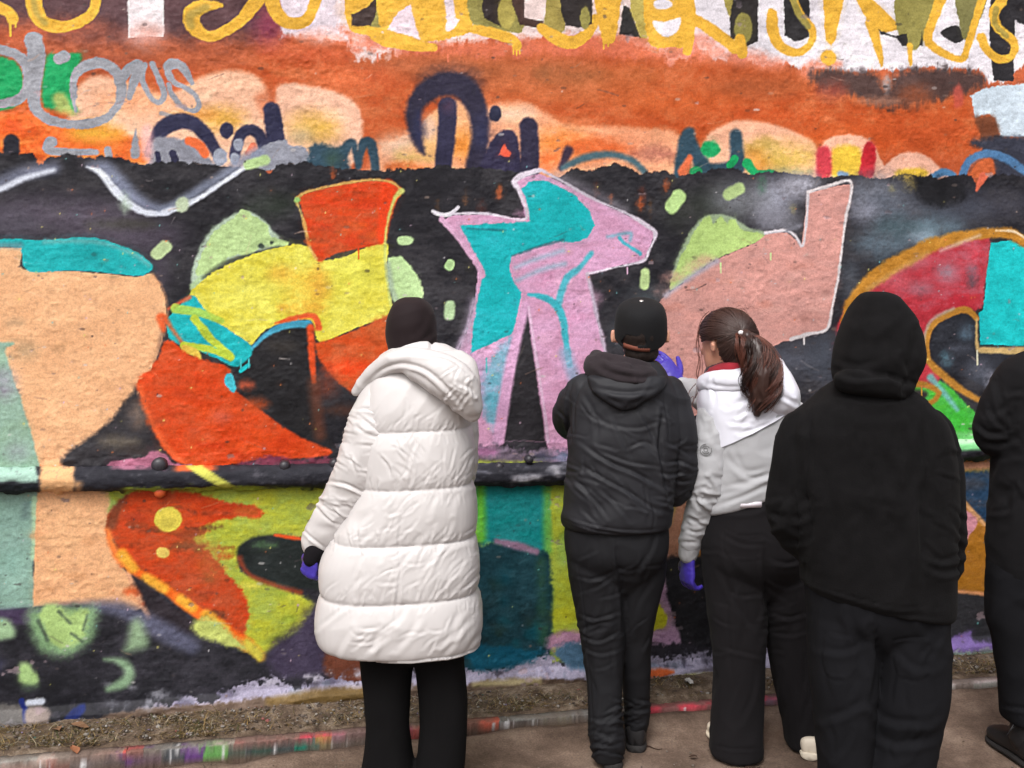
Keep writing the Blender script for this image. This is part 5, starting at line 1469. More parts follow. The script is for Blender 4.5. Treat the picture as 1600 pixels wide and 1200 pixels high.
def hand_parts(wrist, fdir, pnorm, curl=.5, thumb=1, sc=1.0, spread=.08):
    """palm, four fingers and a thumb; fdir = finger direction, pnorm = way the palm faces"""
    w = np.array(tuple(wrist), float)
    f = np.array(fdir, float); f /= np.linalg.norm(f)
    p = np.array(pnorm, float); p -= f * (p @ f); p /= np.linalg.norm(p)
    s = np.cross(f, p) * thumb                     # towards the thumb side
    out_ = [tube([w - f * .03 * sc, w + f * .02 * sc, w + f * .06 * sc, w + f * .088 * sc], [(.026 * sc, .018 * sc), (.032 * sc, .017 * sc), (.040 * sc, .015 * sc), (.038 * sc, .012 * sc)], side=s)]
    for i, (o, l) in enumerate(((.030, .072), (.010, .080), (-.010, .074), (-.030, .058))):
        b = w + f * .084 * sc + s * o * sc
        a = 0.0
        dirv = f + s * (o / .03) * spread
        pts = [b - f * .012 * sc, b]
        cu = curl * (1 + .12 * i)
        for seg in (.44, .32, .24):
            a += cu
            b = b + (dirv * math.cos(a) + p * math.sin(a)) * l * seg * sc
            pts.append(b)
        out_.append(tube(pts, [.0095 * sc, .0098 * sc, .009 * sc, .0083 * sc, .0070 * sc], n=10, sub=3))
    b = w + f * .026 * sc + s * .026 * sc
    pts = [b]
    dv = f * .55 + s * .75 + p * .25 * (1 + curl)
    dv /= np.linalg.norm(dv)
    for seg, bend in ((.034, 0), (.028, .3), (.022, .5)):
        q = dv + f * bend + p * bend * curl
        b = b + q / np.linalg.norm(q) * seg * sc
        pts.append(b)
    out_.append(tube(pts, [.013 * sc, .0115 * sc, .0100 * sc, .0082 * sc], n=10, sub=3))
    return out_

def limb(a, b, c, r):
    return tube([a, b, c], r, n=14)

def make_body(parent, mat, head, neck_xy, J, hands=(), voxel=.0105, extra=()):
    """one continuous figure under the clothes; J: joints"""
    parts = list(head)
    sh = (J['sl'] + J['sr']) / 2
    pel = (J['hl'] + J['hr']) / 2
    parts.append(tube([neck_xy, sh + Vector((0, 0, -.02)), (sh + pel) / 2, pel, pel + Vector((0, 0, -.06))], [(.055, .055), (.150, .085), (.130, .090), (.130, .09), (.09, .07)], side=(J['sr'] - J['sl']).normalized(), n=24))
    for s in 'lr':
        parts.append(limb(J['s' + s], J['e' + s], J['w' + s], [.047, .038, .026]))
        parts.append(tube([J['h' + s], J['k' + s], J['a' + s]], [.062, .046, .034], n=14))
        parts.append(tube([J['a' + s] + Vector((0, -.03, -.03)), J['a' + s] + Vector((0, .06, -.045)), J['a' + s] + Vector((0, .14, -.055))], [(.022, .024), (.026, .02), (.024, .012)], side=(1, 0, 0)))
    parts += list(extra)
    for h in hands:
        parts += h
    return garment('body', parts, mat, parent, voxel, 4)

def shoe_meshes(cx, cy, yaw, L=.28, W=.05, hgt=.09, z0=.0):
    """upper and sole, heel towards the viewer when yaw = 0"""
    M = Matrix.Translation((cx, cy, z0)) @ Matrix.Rotation(yaw, 4, 'Z')
    rows = [(-.5, .30, .55), (-.47, .66, .95), (-.35, .82, 1.0), (-.15, .80, .95), (.02, .84, .78), (.2, .96, .62), (.36, .98, .54), (.46, .74, .44), (.5, .36, .30)]
    n = 20
    th = np.linspace(0, 2 * math.pi, n, endpoint=False)
    def build(sc, zlo, fh):
        V = []
        for y, w, h in cat_rows(rows, 3):
            top = fh(h)
            cx_ = np.sign(np.cos(th)) * np.abs(np.cos(th)) ** .7
            cz_ = np.sign(np.sin(th)) * np.abs(np.sin(th)) ** .7
            V.append(np.stack([cx_ * w * W * sc, np.full(n, y * L * sc), zlo + (top - zlo) * (.5 + .5 * cz_)], 1))
        m = len(V)
        V = np.concatenate(V)
        F = []
        for j in range(m - 1):
            for i in range(n):
                i2 = (i + 1) % n
                F.append([j * n + i, (j + 1) * n + i, (j + 1) * n + i2, j * n + i2])
        F.append(list(range(n))); F.append([(m - 1) * n + i for i in range(n)][::-1])
        return mesh_np('shoe', xf(M, V), F)
    return build(1.0, .018, lambda h: .02 + hgt * h), build(1.05, .001, lambda h: .028)

def shoes(parent, spots, up, so):
    for (x, y, yaw, kw) in spots:
        a, b = shoe_meshes(x, y, yaw, **kw)
        s = link('shoe', a, up, parent)
        link('sole', b, so, s)

def strands(lines, r0, r1, sides=4):
    V, F = [], []
    th = np.linspace(0, 2 * math.pi, sides, endpoint=False)
    k = 0
    cs_, sn_ = np.cos(th)[:, None], np.sin(th)[:, None]
    for ln in lines:
        p = np.asarray(ln)
        m = len(p)
        tg = np.gradient(p, axis=0); tg /= np.linalg.norm(tg, axis=1)[:, None] + 1e-9
        for j in range(m):
            u = np.cross(tg[j], (0.3, .9, .2)); u /= np.linalg.norm(u) + 1e-9
            w = np.cross(tg[j], u)
            r = r0 + (r1 - r0) * (j / (m - 1)) ** 1.5
            V.append(p[j] + r * (cs_ * u + sn_ * w))
        for j in range(m - 1):
            for i in range(sides):
                F.append((k + j * sides + i, k + j * sides + (i + 1) % sides, k + (j + 1) * sides + (i + 1) % sides, k + (j + 1) * sides + i))
        k += m * sides
    return mesh_np('strands', np.concatenate(V), np.array(F))

M_SKIN = plain('skin', (206, 150, 126), .5, .4, 0, .15, 300)
M_SKIN.node_tree.nodes['Principled BSDF'].inputs['Subsurface Weight'].default_value = .12
M_SKIN.node_tree.nodes['Principled BSDF'].inputs['Subsurface Radius'].default_value = (.012, .005, .003)
M_GLOVE = plain('purple nitrile glove', (62, 49, 150), .36, .5, 0, .2, 240)
M_KNIT = fabric('black knit cuff', (20, 18, 21), .95, 0, 700, .4, .1, .15)
M_BLKSHOE = plain('black shoe', (28, 27, 29), .5, .4, 0, .2, 200)
M_BLKSOLE = plain('dark sole', (40, 38, 38), .7, .3, 0, .2, 200)
M_CREAM = plain('cream leather trainer', (214, 202, 184), .5, .4, 0, .15, 200)
M_CREAMS = plain('cream rubber sole', (222, 210, 190), .6, .4, 0, .15, 200)

# ------------------------------------------------------------------ 1. woman in the long white puffer coat
d = 3.30
w1 = empty('person', P(640, HOR + FOC * CAM_H / d, d))
tag(w1, 'person in long white puffer coat, dark headscarf and purple glove, seen from behind', 'person', 'people facing the wall')
M_PUFF = fabric('white nylon quilted coat', (193, 189, 188), .45, 0, 500, .05, .03, .35)
M_HIJAB = fabric('dark brown jersey headscarf', (30, 20, 22), .8, .03, 900, .12, .1, .2)
M_PANTS1 = fabric('black jersey trousers', (14, 13, 14), .95, 0, 800, .2, .1, .12)
J = dict(sl=P(590, 612, d), sr=P(706, 612, d), el=P(556, 752, d + .02), er=P(704, 740, d + .12), wl=P(500, 850, d + .05), wr=P(690, 740, d + .32),
         hl=P(608, 930, d), hr=P(688, 930, d), kl=P(604, 1100, d), kr=P(690, 1100, d), al=P(606, 1232, d), ar=P(688, 1232, d))
glove1 = hand_parts(P(489, 862, d + .01), (-.22, .12, -1), (.6, .8, 0), .85, -1, .88)
make_body(w1, M_SKIN, head_parts(P(643, 522, d), .12, 0, .0, .76), P(645, 575, d), J, [hand_parts(J['wr'], (-.5, .8, .3), (-.6, -.4, -.6), .6, 1, .92)])
seam_z = [1.475, 1.244, 1.067, 0.898, 0.723, 0.548]
def puff(co, no, px):
    r = np.zeros(len(co))
    yy = co[:, 2] + .006 * np.sin(co[:, 0] * 9)
    for a, b in zip(seam_z[1:], seam_z[:-1]):
        t = (yy - a) / (b - a)
        m = (t >= 0) & (t <= 1)
        r[m] = .019 * np.clip(np.sin(math.pi * t[m]), 0, 1) ** .4 - .013
    r *= np.clip((1.40 - co[:, 2]) / .1, 0, 1)
    return r * np.clip(1 - np.abs(no[:, 2]) * .6, .2, 1)
cr = []
for sy in (676, 766, 852, 941):
    xl = 575 if sy < 800 else 512
    cr += rand_creases(34, (xl, sy - 15, 748, sy - 6), 74, 22, (9, 24), (1.2, 1.9), (.0012, .0026), sy)
    cr += rand_creases(12, (xl, sy - 36, 748, sy - 14), 56, 18, (22, 50), (1.3, 2.2), (.0012, .0026), sy + 3)
    cr += rand_creases(20, (xl, sy + 5, 748, sy + 13), 84, 20, (8, 20), (1.2, 1.8), (.001, .002), sy + 1)
cr += rand_creases(18, (600, 772, 652, 935), 40, 16, (16, 38), (1.6, 2.6), (.0016, .003), 5)
cr += rand_creases(12, (500, 950, 750, 1008), 48, 14, (30, 64), (3.2, 5.2), (.0025, .0045), 6) + rand_creases(14, (560, 970, 700, 1016), 40, 22, (16, 40), (1.7, 2.6), (.0016, .003), 7)
cr += rand_creases(14, (520, 780, 745, 930), 58, 12, (34, 70), (3.4, 5.4), (.0018, .0034), 12)
cr += rand_creases(10, (640, 690, 740, 750), 62, 14, (24, 56), (1.6, 2.6), (.0014, .003), 8)
cr += rand_creases(14, (600, 690, 660, 760), 122, 14, (24, 56), (1.5, 2.4), (.0016, .0032), 9)
cr += rand_creases(12, (660, 860, 750, 935), 55, 12, (30, 64), (1.6, 2.6), (.0014, .003), 10)
cr += [([(624, 770), (628, 806), (622, 850), (626, 890), (619, 940), (616, 990)], 1.8, .003)]
torso = loftH([(556, 618, 700, .07), (572, 600, 722, .10), (590, 582, 734, .135), (612, 574, 738, .15), (645, 570, 738, .160), (690, 568, 738, .166), (740, 566, 740, .17), (790, 552, 742, .173), (830, 526, 744, .177), (870, 507, 746, .182), (905, 502, 748, .185), (950, 499, 750, .19), (980, 498, 751, .19), (996, 500, 751, .188), (1003, 505, 749, .184), (1006, 514, 742, .176)], d, e=2.6)
cr = [(a_, w_, d_ * .72) for a_, w_, d_ in cr]
coat = garment('coat', [torso], M_PUFF, w1, .0046, 6, [puff, crease_disp(cr), folds((6, 6, 9), .0030, 21)])
slv = [P(612, 612, d - .02), P(596, 660, d - .03), P(580, 712, d - .03), P(556, 766, d), P(524, 812, d + .03), P(497, 845, d + .05)]
cs1 = rand_creases(60, (500, 640, 640, 840), 152, 16, (26, 64), (1.5, 2.5), (.0018, .0038), 31) + rand_creases(30, (590, 610, 665, 705), 62, 20, (24, 56), (1.5, 2.4), (.0018, .0036), 33)
cs1 += [([(556, 640), (580, 640), (606, 652), (622, 668)], 2.2, .007), ([(512, 752), (540, 756), (566, 768), (588, 780)], 2.2, .007), ([(470, 824), (490, 842), (512, 858)], 2.0, .004)]
garment('sleeve', [tube(slv, [.084, .104, .101, .091, .075, .056], n=26)], M_PUFF, w1, .0046, 6, [crease_disp(cs1), folds((9, 9, 16), .004, 24)])
slr = [P(708, 622, d + .03), P(708, 690, d + .08), P(702, 745, d + .15), P(680, 745, d + .30)]
garment('sleeve', [tube(slr, [.07, .082, .08, .06], n=24)], M_PUFF, w1, .008, 5, [folds((14, 14, 20), .005, 25)])
# hood lying on the back, and the stand-up collar
hp = [P(556, 612, d - .02), P(578, 588, d - .05), P(606, 570, d - .09), P(640, 563, d - .13), P(684, 576, d - .17), P(716, 602, d - .18), P(734, 632, d - .16), P(738, 646, d - .15)]
hr_ = [(.014, .016), (.024, .024), (.034, .032), (.040, .040), (.052, .050), (.058, .052), (.042, .042), (.024, .024)]
ch = rand_creases(16, (690, 570, 748, 645), 35, 30, (14, 34), (1.5, 2.4), (.0015, .0032), 41) + [([(566, 606), (596, 578), (632, 568), (672, 582), (704, 612), (728, 640)], 3.2, .006), ([(612, 556), (650, 552), (700, 560), (736, 588)], 3, .004), ([(718, 600), (734, 606), (742, 616)], 3, .006)]
coll = [P(575, 600, d + .10), P(592, 574, d + .02), P(622, 556, d - .06), P(668, 550, d - .09), P(710, 562, d - .04), P(728, 584, d + .06)]
garment('hood', [tube(hp, hr_, n=24), tube(coll, [.024, .026, .030, .032, .032, .026], n=16), loftH([(548, 622, 722, .05, -.07), (562, 612, 740, .065, -.10), (582, 630, 748, .075, -.125), (606, 664, 750, .075, -.145), (630, 698, 749, .06, -.15), (646, 718, 746, .04, -.145), (654, 728, 740, .02, -.14)], d, e=2.1)], M_PUFF, w1, .0042, 6, [crease_disp(ch), folds((10, 10, 10), .004, 27)])
garment('headscarf', [loftH([(465, 632, 656, .02), (469, 622, 664, .055), (478, 613, 673, .085), (495, 606, 680, .102), (515, 603, 682, .106), (535, 605, 683, .102), (552, 610, 683, .092), (575, 612, 690, .09), (600, 606, 700, .09)], d, e=2.15)], M_HIJAB, w1, .005, 8,
        [crease_disp([([(640, 540), (662, 530), (678, 515)], 4, .003), ([(618, 548), (640, 556), (672, 548)], 4, .003), ([(650, 520), (664, 500), (668, 480)], 5, .002)]), folds((8, 8, 16), .002, 29)],
        cut=lambda c: c.y > d + .085 and abs(c.x - P(640, 0, d).x) < .062 and 1.46 < c.z < 1.63)
garment('knit_cuff', [tube([P(502, 846, d + .03), P(494, 860, d + .02), P(488, 872, d + .015)], [.040, .037, .031], n=18)], M_KNIT, w1, .005, 3)
garment('glove', glove1, M_GLOVE, w1, .0034, 3, [folds((40, 40, 60), .0012, 28)])
tr = [loftH([(960, 572, 722, .12), (1000, 564, 722, .115), (1030, 585, 704, .07)], d), loftH([(1000, 563, 646, .085), (1040, 565, 643, .085), (1090, 570, 639, .078), (1130, 573, 638, .075), (1170, 570, 642, .08), (1210, 565, 648, .09), (1255, 560, 652, .10)], d), loftH([(1000, 646, 722, .085), (1040, 650, 724, .085), (1090, 656, 728, .078), (1130, 658, 728, .076), (1170, 655, 727, .08), (1210, 650, 724, .09), (1255, 646, 724, .10)], d)]
garment('trousers', tr, M_PANTS1, w1, .0075, 5, [folds((9, 9, 5), .005, 30)])
shoes(w1, [(P(607, 0, d).x, d + .03, .05, {}), (P(686, 0, d).x, d + .03, -.05, {})], M_BLKSHOE, M_BLKSOLE)

# ------------------------------------------------------------------ 2. boy in the black jacket and cap
d = 3.64
b1 = empty('person', P(965, HOR + FOC * CAM_H / d, d))
tag(b1, 'person in black cap, black rain jacket and narrow black trousers beside the white coat', 'person', 'people facing the wall')
M_RAIN = fabric('black nylon jacket', (34, 34, 38), .62, 0, 700, .05, .08, .25)
M_HOODY = fabric('faded black fleece hood', (44, 38, 41), .95, .05, 600, .3, .12, .15)
M_CAP = fabric('black cotton cap', (22, 22, 24), .85, .02, 900, .25, .1, .2)
M_TRK = fabric('black track trousers', (25, 25, 28), .72, 0, 800, .08, .06, .18)
J = dict(sl=P(908, 612, d), sr=P(1046, 616, d), el=P(890, 662, d + .16), er=P(1058, 742, d + .02), wl=P(930, 640, d + .42), wr=P(1010, 735, d + .26),
         hl=P(928, 850, d), hr=P(1004, 850, d + .03), kl=P(938, 1010, d + .03), kr=P(992, 1010, d + .08), al=P(948, 1162, d), ar=P(994, 1130, d + .16))
hb = head_parts(P(1000, 522, d + .02), -.10, .10, 2.6)
make_body(b1, M_SKIN, hb, P(990, 575, d), J, [hand_parts(J['wl'], (.2, 1, .35), (.4, 0, -1), .5, 1), hand_parts(J['wr'], (-.6, .8, .2), (-.6, -.4, -.4), .6, -1)])
tor = loftH([(566, 952, 1026, .06), (578, 934, 1036, .085), (590, 918, 1042, .105), (606, 902, 1054, .122), (635, 893, 1062, .13), (680, 889, 1064, .135), (720, 889, 1058, .138), (760, 883, 1053, .142), (795, 878, 1048, .145), (815, 880, 1045, .140), (822, 886, 1040, .13)], d, e=2.4)
al = tube([P(916, 614, d), P(894, 640, d + .06), P(892, 660, d + .15), P(912, 650, d + .30), P(928, 642, d + .38)], [.066, .064, .060, .050, .042], n=20)
ar = tube([P(1044, 618, d), P(1056, 660, d - .01), P(1060, 705, d), P(1056, 742, d + .02), P(1044, 762, d + .07), P(1015, 742, d + .22)], [.066, .064, .064, .068, .066, .046], n=20)
cj = [([(905, 640), (950, 662), (1000, 668), (1040, 650)], 5, .004), ([(908, 690), (950, 720), (1000, 742), (1046, 770)], 5, .009), ([(900, 720), (940, 745), (985, 770), (1030, 800)], 4.5, .009), ([(896, 745), (925, 775), (950, 808)], 4.5, .007),
      ([(936, 760), (965, 790), (985, 815)], 4, .006), ([(940, 705), (985, 722), (1030, 728)], 4, .006), ([(1000, 640), (1020, 680), (1034, 720)], 5, .007), ([(1036, 640), (1030, 690), (1036, 740), (1046, 790)], 5, .012),
      ([(1040, 722), (1062, 720), (1082, 730)], 4, .009), ([(1038, 690), (1060, 700), (1078, 712)], 4, .005), ([(1046, 745), (1064, 752), (1084, 748)], 4, .006), ([(896, 600), (888, 640), (894, 690)], 4, .008), ([(872, 640), (884, 652), (892, 676)], 4, .006),
      ([(980, 700), (1006, 690), (1024, 700)], 4, .005), ([(955, 640), (975, 690), (990, 720)], 6, .004), ([(912, 612), (930, 650), (934, 690)], 6, .004), ([(884, 806), (940, 822), (1000, 828), (1044, 822)], 3, .004)]
cj += rand_creases(16, (890, 690, 1045, 810), -32, 16, (30, 70), (3.4, 5.5), (.002, .005), 51) + rand_creases(9, (1040, 690, 1084, 780), 10, 25, (18, 34), (3, 4.4), (.003, .006), 52)
cj = [(a_, w_ * .6, d_ * .7) for a_, w_, d_ in cj]
cj += rand_creases(26, (892, 620, 1045, 815), -40, 35, (16, 46), (1.6, 2.6), (.0012, .0028), 57) + [([(884, 812), (940, 829), (1000, 834), (1044, 828)], 1.4, .003), ([(1036, 618), (1042, 660), (1044, 700)], 1.5, .003), ([(908, 606), (900, 640), (900, 690)], 1.5, .003)]
jk = garment('jacket', [tor, al, ar], M_RAIN, b1, .0052, 5, [crease_disp(cj), folds((5, 5, 7), .007, 53), folds((12, 9, 14), .0016, 54)])
garment('jacket_hood', [loftH([(588, 918, 1040, .045, -.085), (604, 922, 1038, .05, -.10), (620, 938, 1018, .046, -.115), (634, 956, 998, .035, -.12), (641, 968, 986, .02, -.12)], d, e=2.2)], M_RAIN, b1, .0052, 6,
        [crease_disp([([(922, 602), (960, 612), (1000, 612), (1034, 602)], 4, .006), ([(936, 612), (960, 626), (976, 634)], 3.4, .004), ([(1016, 612), (1000, 624), (985, 632)], 3.4, .004)]), folds((14, 14, 14), .004, 55)])
hh = tube([P(934, 572, d + .08), P(928, 572, d), P(944, 582, d - .07), P(982, 588, d - .11), P(1010, 590, d - .08), P(1024, 586, d), P(1022, 580, d + .08)], [(.030, .034), (.036, .042), (.038, .046), (.038, .046), (.034, .038), (.024, .028), (.02, .024)], n=18)
hh2 = tube([P(932, 556, d + .04), P(940, 560, d - .04), P(975, 568, d - .085), P(1004, 574, d - .07), P(1020, 576, d)], [.022, .024, .024, .022, .016], n=14)
garment('fleece_hood', [hh, hh2], M_HOODY, b1, .005, 6, [crease_disp([([(930, 570), (960, 584), (1000, 590), (1032, 584)], 4, .006), ([(940, 556), (965, 570), (1005, 578)], 3.4, .005), ([(935, 590), (975, 602), (1020, 602)], 4, .004)]), folds((12, 12, 18), .004, 56)])
# cap: panelled crown with an arched opening and strap at the back, stiff peak in front
Mc = head_xf(P(1001, 523, d + .015), -.05, .30)
Vc, Fc = [], []
nr, nc = 16, 56
crown = [(-.006, 1.0), (.02, 1.015), (.045, 1.0), (.068, .975), (.088, .92), (.104, .81), (.115, .62), (.1215, .38), (.1235, .15)]
crw = cat_rows(crown, 3)
th = np.linspace(0, 2 * math.pi, nc, endpoint=False)
seamr = 1 - .012 * np.exp(-((((th * 6 / (2 * math.pi)) + .5) % 1 - .5) / .05) ** 2)
for z, s in crw:
    zz_ = z - .020 * np.clip(-np.sin(th), 0, 1) * (z < .03) * (1 - z / .03 if z < .03 else 0)
    Vc.append(np.stack([.0905 * s * np.cos(th) * seamr, .006 + .108 * s * np.sin(th) * seamr, np.full(nc, z) + (zz_ - z)], 1))
mrows = len(Vc)
Vc = np.concatenate(Vc)
hole = lambda v: v[1] < -.02 and ((v[0] + .030) / .040) ** 2 + ((v[2] + .004) / .034) ** 2 < 1 and v[2] > -.010
for j in range(mrows - 1):
    for i in range(nc):
        q = [j * nc + i, j * nc + (i + 1) % nc, (j + 1) * nc + (i + 1) % nc, (j + 1) * nc + i]
        if not hole(Vc[q].mean(0)):
            Fc.append(q)
Fc.append([(mrows - 1) * nc + i for i in range(nc)])
cme_ = mesh_np('cap', xf(Mc, Vc), Fc)
cap = link('cap', cme_, M_CAP, b1)
sd = cap.modifiers.new('t', 'SOLIDIFY'); sd.thickness = .003; sd.offset = 1
ss1 = cap.modifiers.new('s', 'SUBSURF'); ss1.levels = ss1.render_levels = 1
pv = []
for i, t in enumerate(np.linspace(-1, 1, 15)):
    for k_ in range(6):
        u = k_ / 5
        pv.append((t * .078, .006 + .106 * math.sqrt(max(0, 1 - (t * .86) ** 2)) + u * .075 * (1 - .35 * t * t), -.006 - .014 * t * t - u * .012))
pm = mesh_np('peak', xf(Mc, np.array(pv)), grid_faces(15, 6))
pk = link('peak', pm, M_CAP, cap)
sd = pk.modifiers.new('t', 'SOLIDIFY'); sd.thickness = .004
sv = []
for t in np.linspace(-math.pi / 2 - .78, -math.pi / 2 + .28, 14):
    for z in (-.026, -.018, -.010):
        sv.append((.0915 * math.cos(t), .006 + .1095 * math.sin(t), z - .006 * (t + math.pi / 2)))
sm_ = mesh_np('strap', xf(Mc, np.array(sv)), grid_faces(14, 3))
M_STRAP = plain('worn brown strap', (112, 62, 48), .7, .3)
st = link('strap', sm_, M_STRAP, cap); sd = st.modifiers.new('t', 'SOLIDIFY'); sd.thickness = .004; sd.offset = 0
M_BUTTON = plain('silver cap button', (206, 204, 202), .3, .6, .6)
bv_, bf_ = ellip((0, 0, .1245), (.0085, .0085, .005))
link('button', mesh_np('button', xf(Mc, bv_), bf_), M_BUTTON, cap)
M_HAIRB = fabric('short dark hair', (34, 25, 22), .6, 0, 400, .5)
hv, hf = ellip((0, -.012, .02), (.0835, .096, .10))
hvw = xf(Mc, hv)
garment('hair', [(hvw, hf), (lambda e_: (xf(Mc, e_[0]), e_[1]))(ellip((0, -.050, -.045), (.062, .052, .045)))], M_HAIRB, b1, .005, 3, [folds((60, 60, 25), .0016, 58)], cut=lambda c: c.y > d + .07)
tb = [loftH([(800, 884, 1042, .12), (840, 881, 1046, .125), (875, 887, 1040, .115), (925, 925, 1005, .04)], d),
      loftH([(850, 882, 972, .09, 0), (900, 888, 975, .088, 0), (950, 897, 976, .084, .01), (1000, 905, 977, .078, .02), (1050, 913, 974, .072, .02), (1090, 917, 972, .066, .01), (1130, 918, 975, .068, 0), (1158, 919, 978, .070, 0), (1178, 924, 976, .064, 0), (1186, 926, 974, .06, 0)], d),
      loftH([(850, 960, 1046, .09, .02), (900, 964, 1040, .086, .03), (950, 968, 1028, .08, .05), (1000, 968, 1018, .072, .08), (1050, 970, 1017, .066, .11), (1100, 974, 1016, .062, .14), (1130, 974, 1014, .060, .15), (1150, 974, 1011, .056, .16)], d)]
ct = [([(900, 900), (930, 905), (968, 890)], 4, .005), ([(905, 960), (930, 968), (968, 955)], 4, .007), ([(904, 990), (935, 1002), (970, 985)], 4, .007), ([(908, 1010), (940, 1022), (972, 1012)], 4, .005), ([(918, 1120), (945, 1128), (974, 1120)], 3.4, .006), ([(920, 1140), (948, 1148), (974, 1142)], 3.4, .006), ([(922, 1158), (948, 1166), (976, 1160)], 3.4, .005), ([(972, 1105), (995, 1112), (1014, 1108)], 3.4, .005), ([(972, 1125), (995, 1132), (1012, 1128)], 3.4, .005), ([(964, 860), (972, 920), (976, 990)], 5, .010)]
ct += rand_creases(18, (890, 850, 1030, 1080), 20, 25, (20, 48), (3, 5), (.002, .0045), 60)
ct = [(a_, w_ * .62, d_ * .7) for a_, w_, d_ in ct]
ct += rand_creases(12, (918, 1105, 976, 1182), 14, 16, (26, 52), (1.8, 3.0), (.003, .006), 64) + rand_creases(8, (972, 1090, 1014, 1146), 14, 16, (20, 36), (1.8, 3.0), (.003, .005), 65)
ct += rand_creases(20, (895, 850, 1020, 1150), 72, 18, (40, 90), (2.5, 4.5), (.0015, .003), 63) + [([(898, 850), (910, 950), (922, 1080), (926, 1180)], 1.3, .0025), ([(962, 838), (964, 880), (968, 930)], 1.6, .004)]
garment('trousers', tb, M_TRK, b1, .0060, 6, [crease_disp(ct), folds((8, 8, 6), .0045, 61)], offset=-.005)
shoes(b1, [(P(951, 0, d).x, d + .088, .10, dict(L=.27, W=.046, hgt=.085)), (P(997, 0, d + .16).x, d + .228, -.12, dict(L=.27, W=.046, hgt=.085))], M_BLKSHOE, M_BLKSOLE)
# ------------------------------------------------------------------ 3. girl in the grey jacket with white yoke
d = 3.72
g1 = empty('person', P(1190, HOR + FOC * CAM_H / d, d))
tag(g1, 'person with dark brown ponytail in grey jacket with white shoulders and wide black trousers', 'person', 'people facing the wall')
M_GREY = fabric('grey sweat fabric', (162, 162, 165), .9, .15, 600, .2, .04, .25)
M_WHITE = fabric('white quilted shell', (208, 208, 218), .5, .05, 500, .06, .03, .4)
M_HAIR = fabric('dark brown hair', (52, 33, 28), .42, 0, 500, .2, .25, .5)
M_HAIRP = fabric('reddish brown ponytail', (98, 56, 44), .42, 0, 500, .2, .3, .5)
M_WIDE = fabric('black corduroy trousers', (23, 21, 23), .92, .01, 700, .25, .1, .15)
M_SCARF = fabric('red and dark checked collar', (140, 32, 44), .9, .1, 60, .2, .5)
M_DKIN = fabric('dark collar lining', (46, 30, 36), .9, .1)
J = dict(sl=P(1112, 640, d), sr=P(1228, 640, d), el=P(1106, 752, d - .02), er=P(1245, 745, d), wl=P(1074, 858, d + .04), wr=P(1225, 830, d + .2),
         hl=P(1150, 850, d), hr=P(1226, 850, d), kl=P(1152, 1010, d), kr=P(1236, 1010, d + .06), al=P(1152, 1150, d), ar=P(1256, 1136, d + .08))
# the arm raised towards the wall on the far side
far_arm = [P(1122, 628, d + .10), P(1100, 622, d + .22), P(1075, 608, d + .33), P(1062, 600, d + .38)]
HY = .72
Hc = P(1134, 537, d)
hd = head_parts(Hc, HY, -.10, 1.6, .97)
gl_far = hand_parts(P(1061, 600, d + .36), (-.62, .25, .80), (-.5, .8, .1), .32, -1, 1.12)
gl_near = hand_parts(P(1076, 872, d + .03), (-.05, .15, -1), (.9, .5, .1), .45, -1, .98)
make_body(g1, M_SKIN, hd, P(1140, 600, d), J, extra=[tube([P(1126, 628, d + .06), P(1108, 624, d + .17), P(1086, 613, d + .28), P(1062, 600, d + .38)], [.042, .036, .030, .025])])
tor = loftH([(580, 1118, 1182, .065), (592, 1106, 1206, .09), (608, 1096, 1226, .115), (630, 1094, 1240, .128), (660, 1096, 1244, .135), (700, 1100, 1244, .138), (735, 1100, 1240, .138, 0, -.05), (758, 1098, 1238, .135, 0, -.28), (773, 1096, 1238, .132, 0, -.34), (779, 1100, 1234, .124, 0, -.34)], d, e=2.4)
cg = [([(1148, 700), (1165, 735), (1200, 730)], 4, .004), ([(1140, 715), (1170, 745), (1210, 740)], 4, .005), ([(1130, 760), (1170, 752), (1210, 735)], 4, .005), ([(1120, 790), (1160, 775), (1205, 755)], 3.4, .004), ([(1110, 775), (1150, 765), (1190, 748)], 4, .003)]
garment('jacket', [tor], M_GREY, g1, .0064, 5, [crease_disp(cg), folds((8, 8, 14), .004, 71)])
cut_p = P(1152, 688, d - .13); cut_n = Vector((-(640 - 688), 0, -(1245 - 1152))).normalized()
qz = rand_creases(14, (1150, 610, 1240, 670), 30, 25, (18, 40), (2.8, 4), (.002, .004), 72) + [([(1156, 676), (1186, 668), (1216, 652), (1238, 634)], 3.2, .006), ([(1112, 592), (1118, 620), (1116, 640)], 3, .004), ([(1200, 632), (1222, 626), (1244, 616)], 3, .005), ([(1196, 656), (1220, 648), (1236, 632)], 3, .004)]
garment('yoke', [tor], M_WHITE, g1, .0056, 6, [crease_disp(qz), folds((11, 11, 11), .003, 73)], planes=[(cut_p, cut_n)], offset=.007)
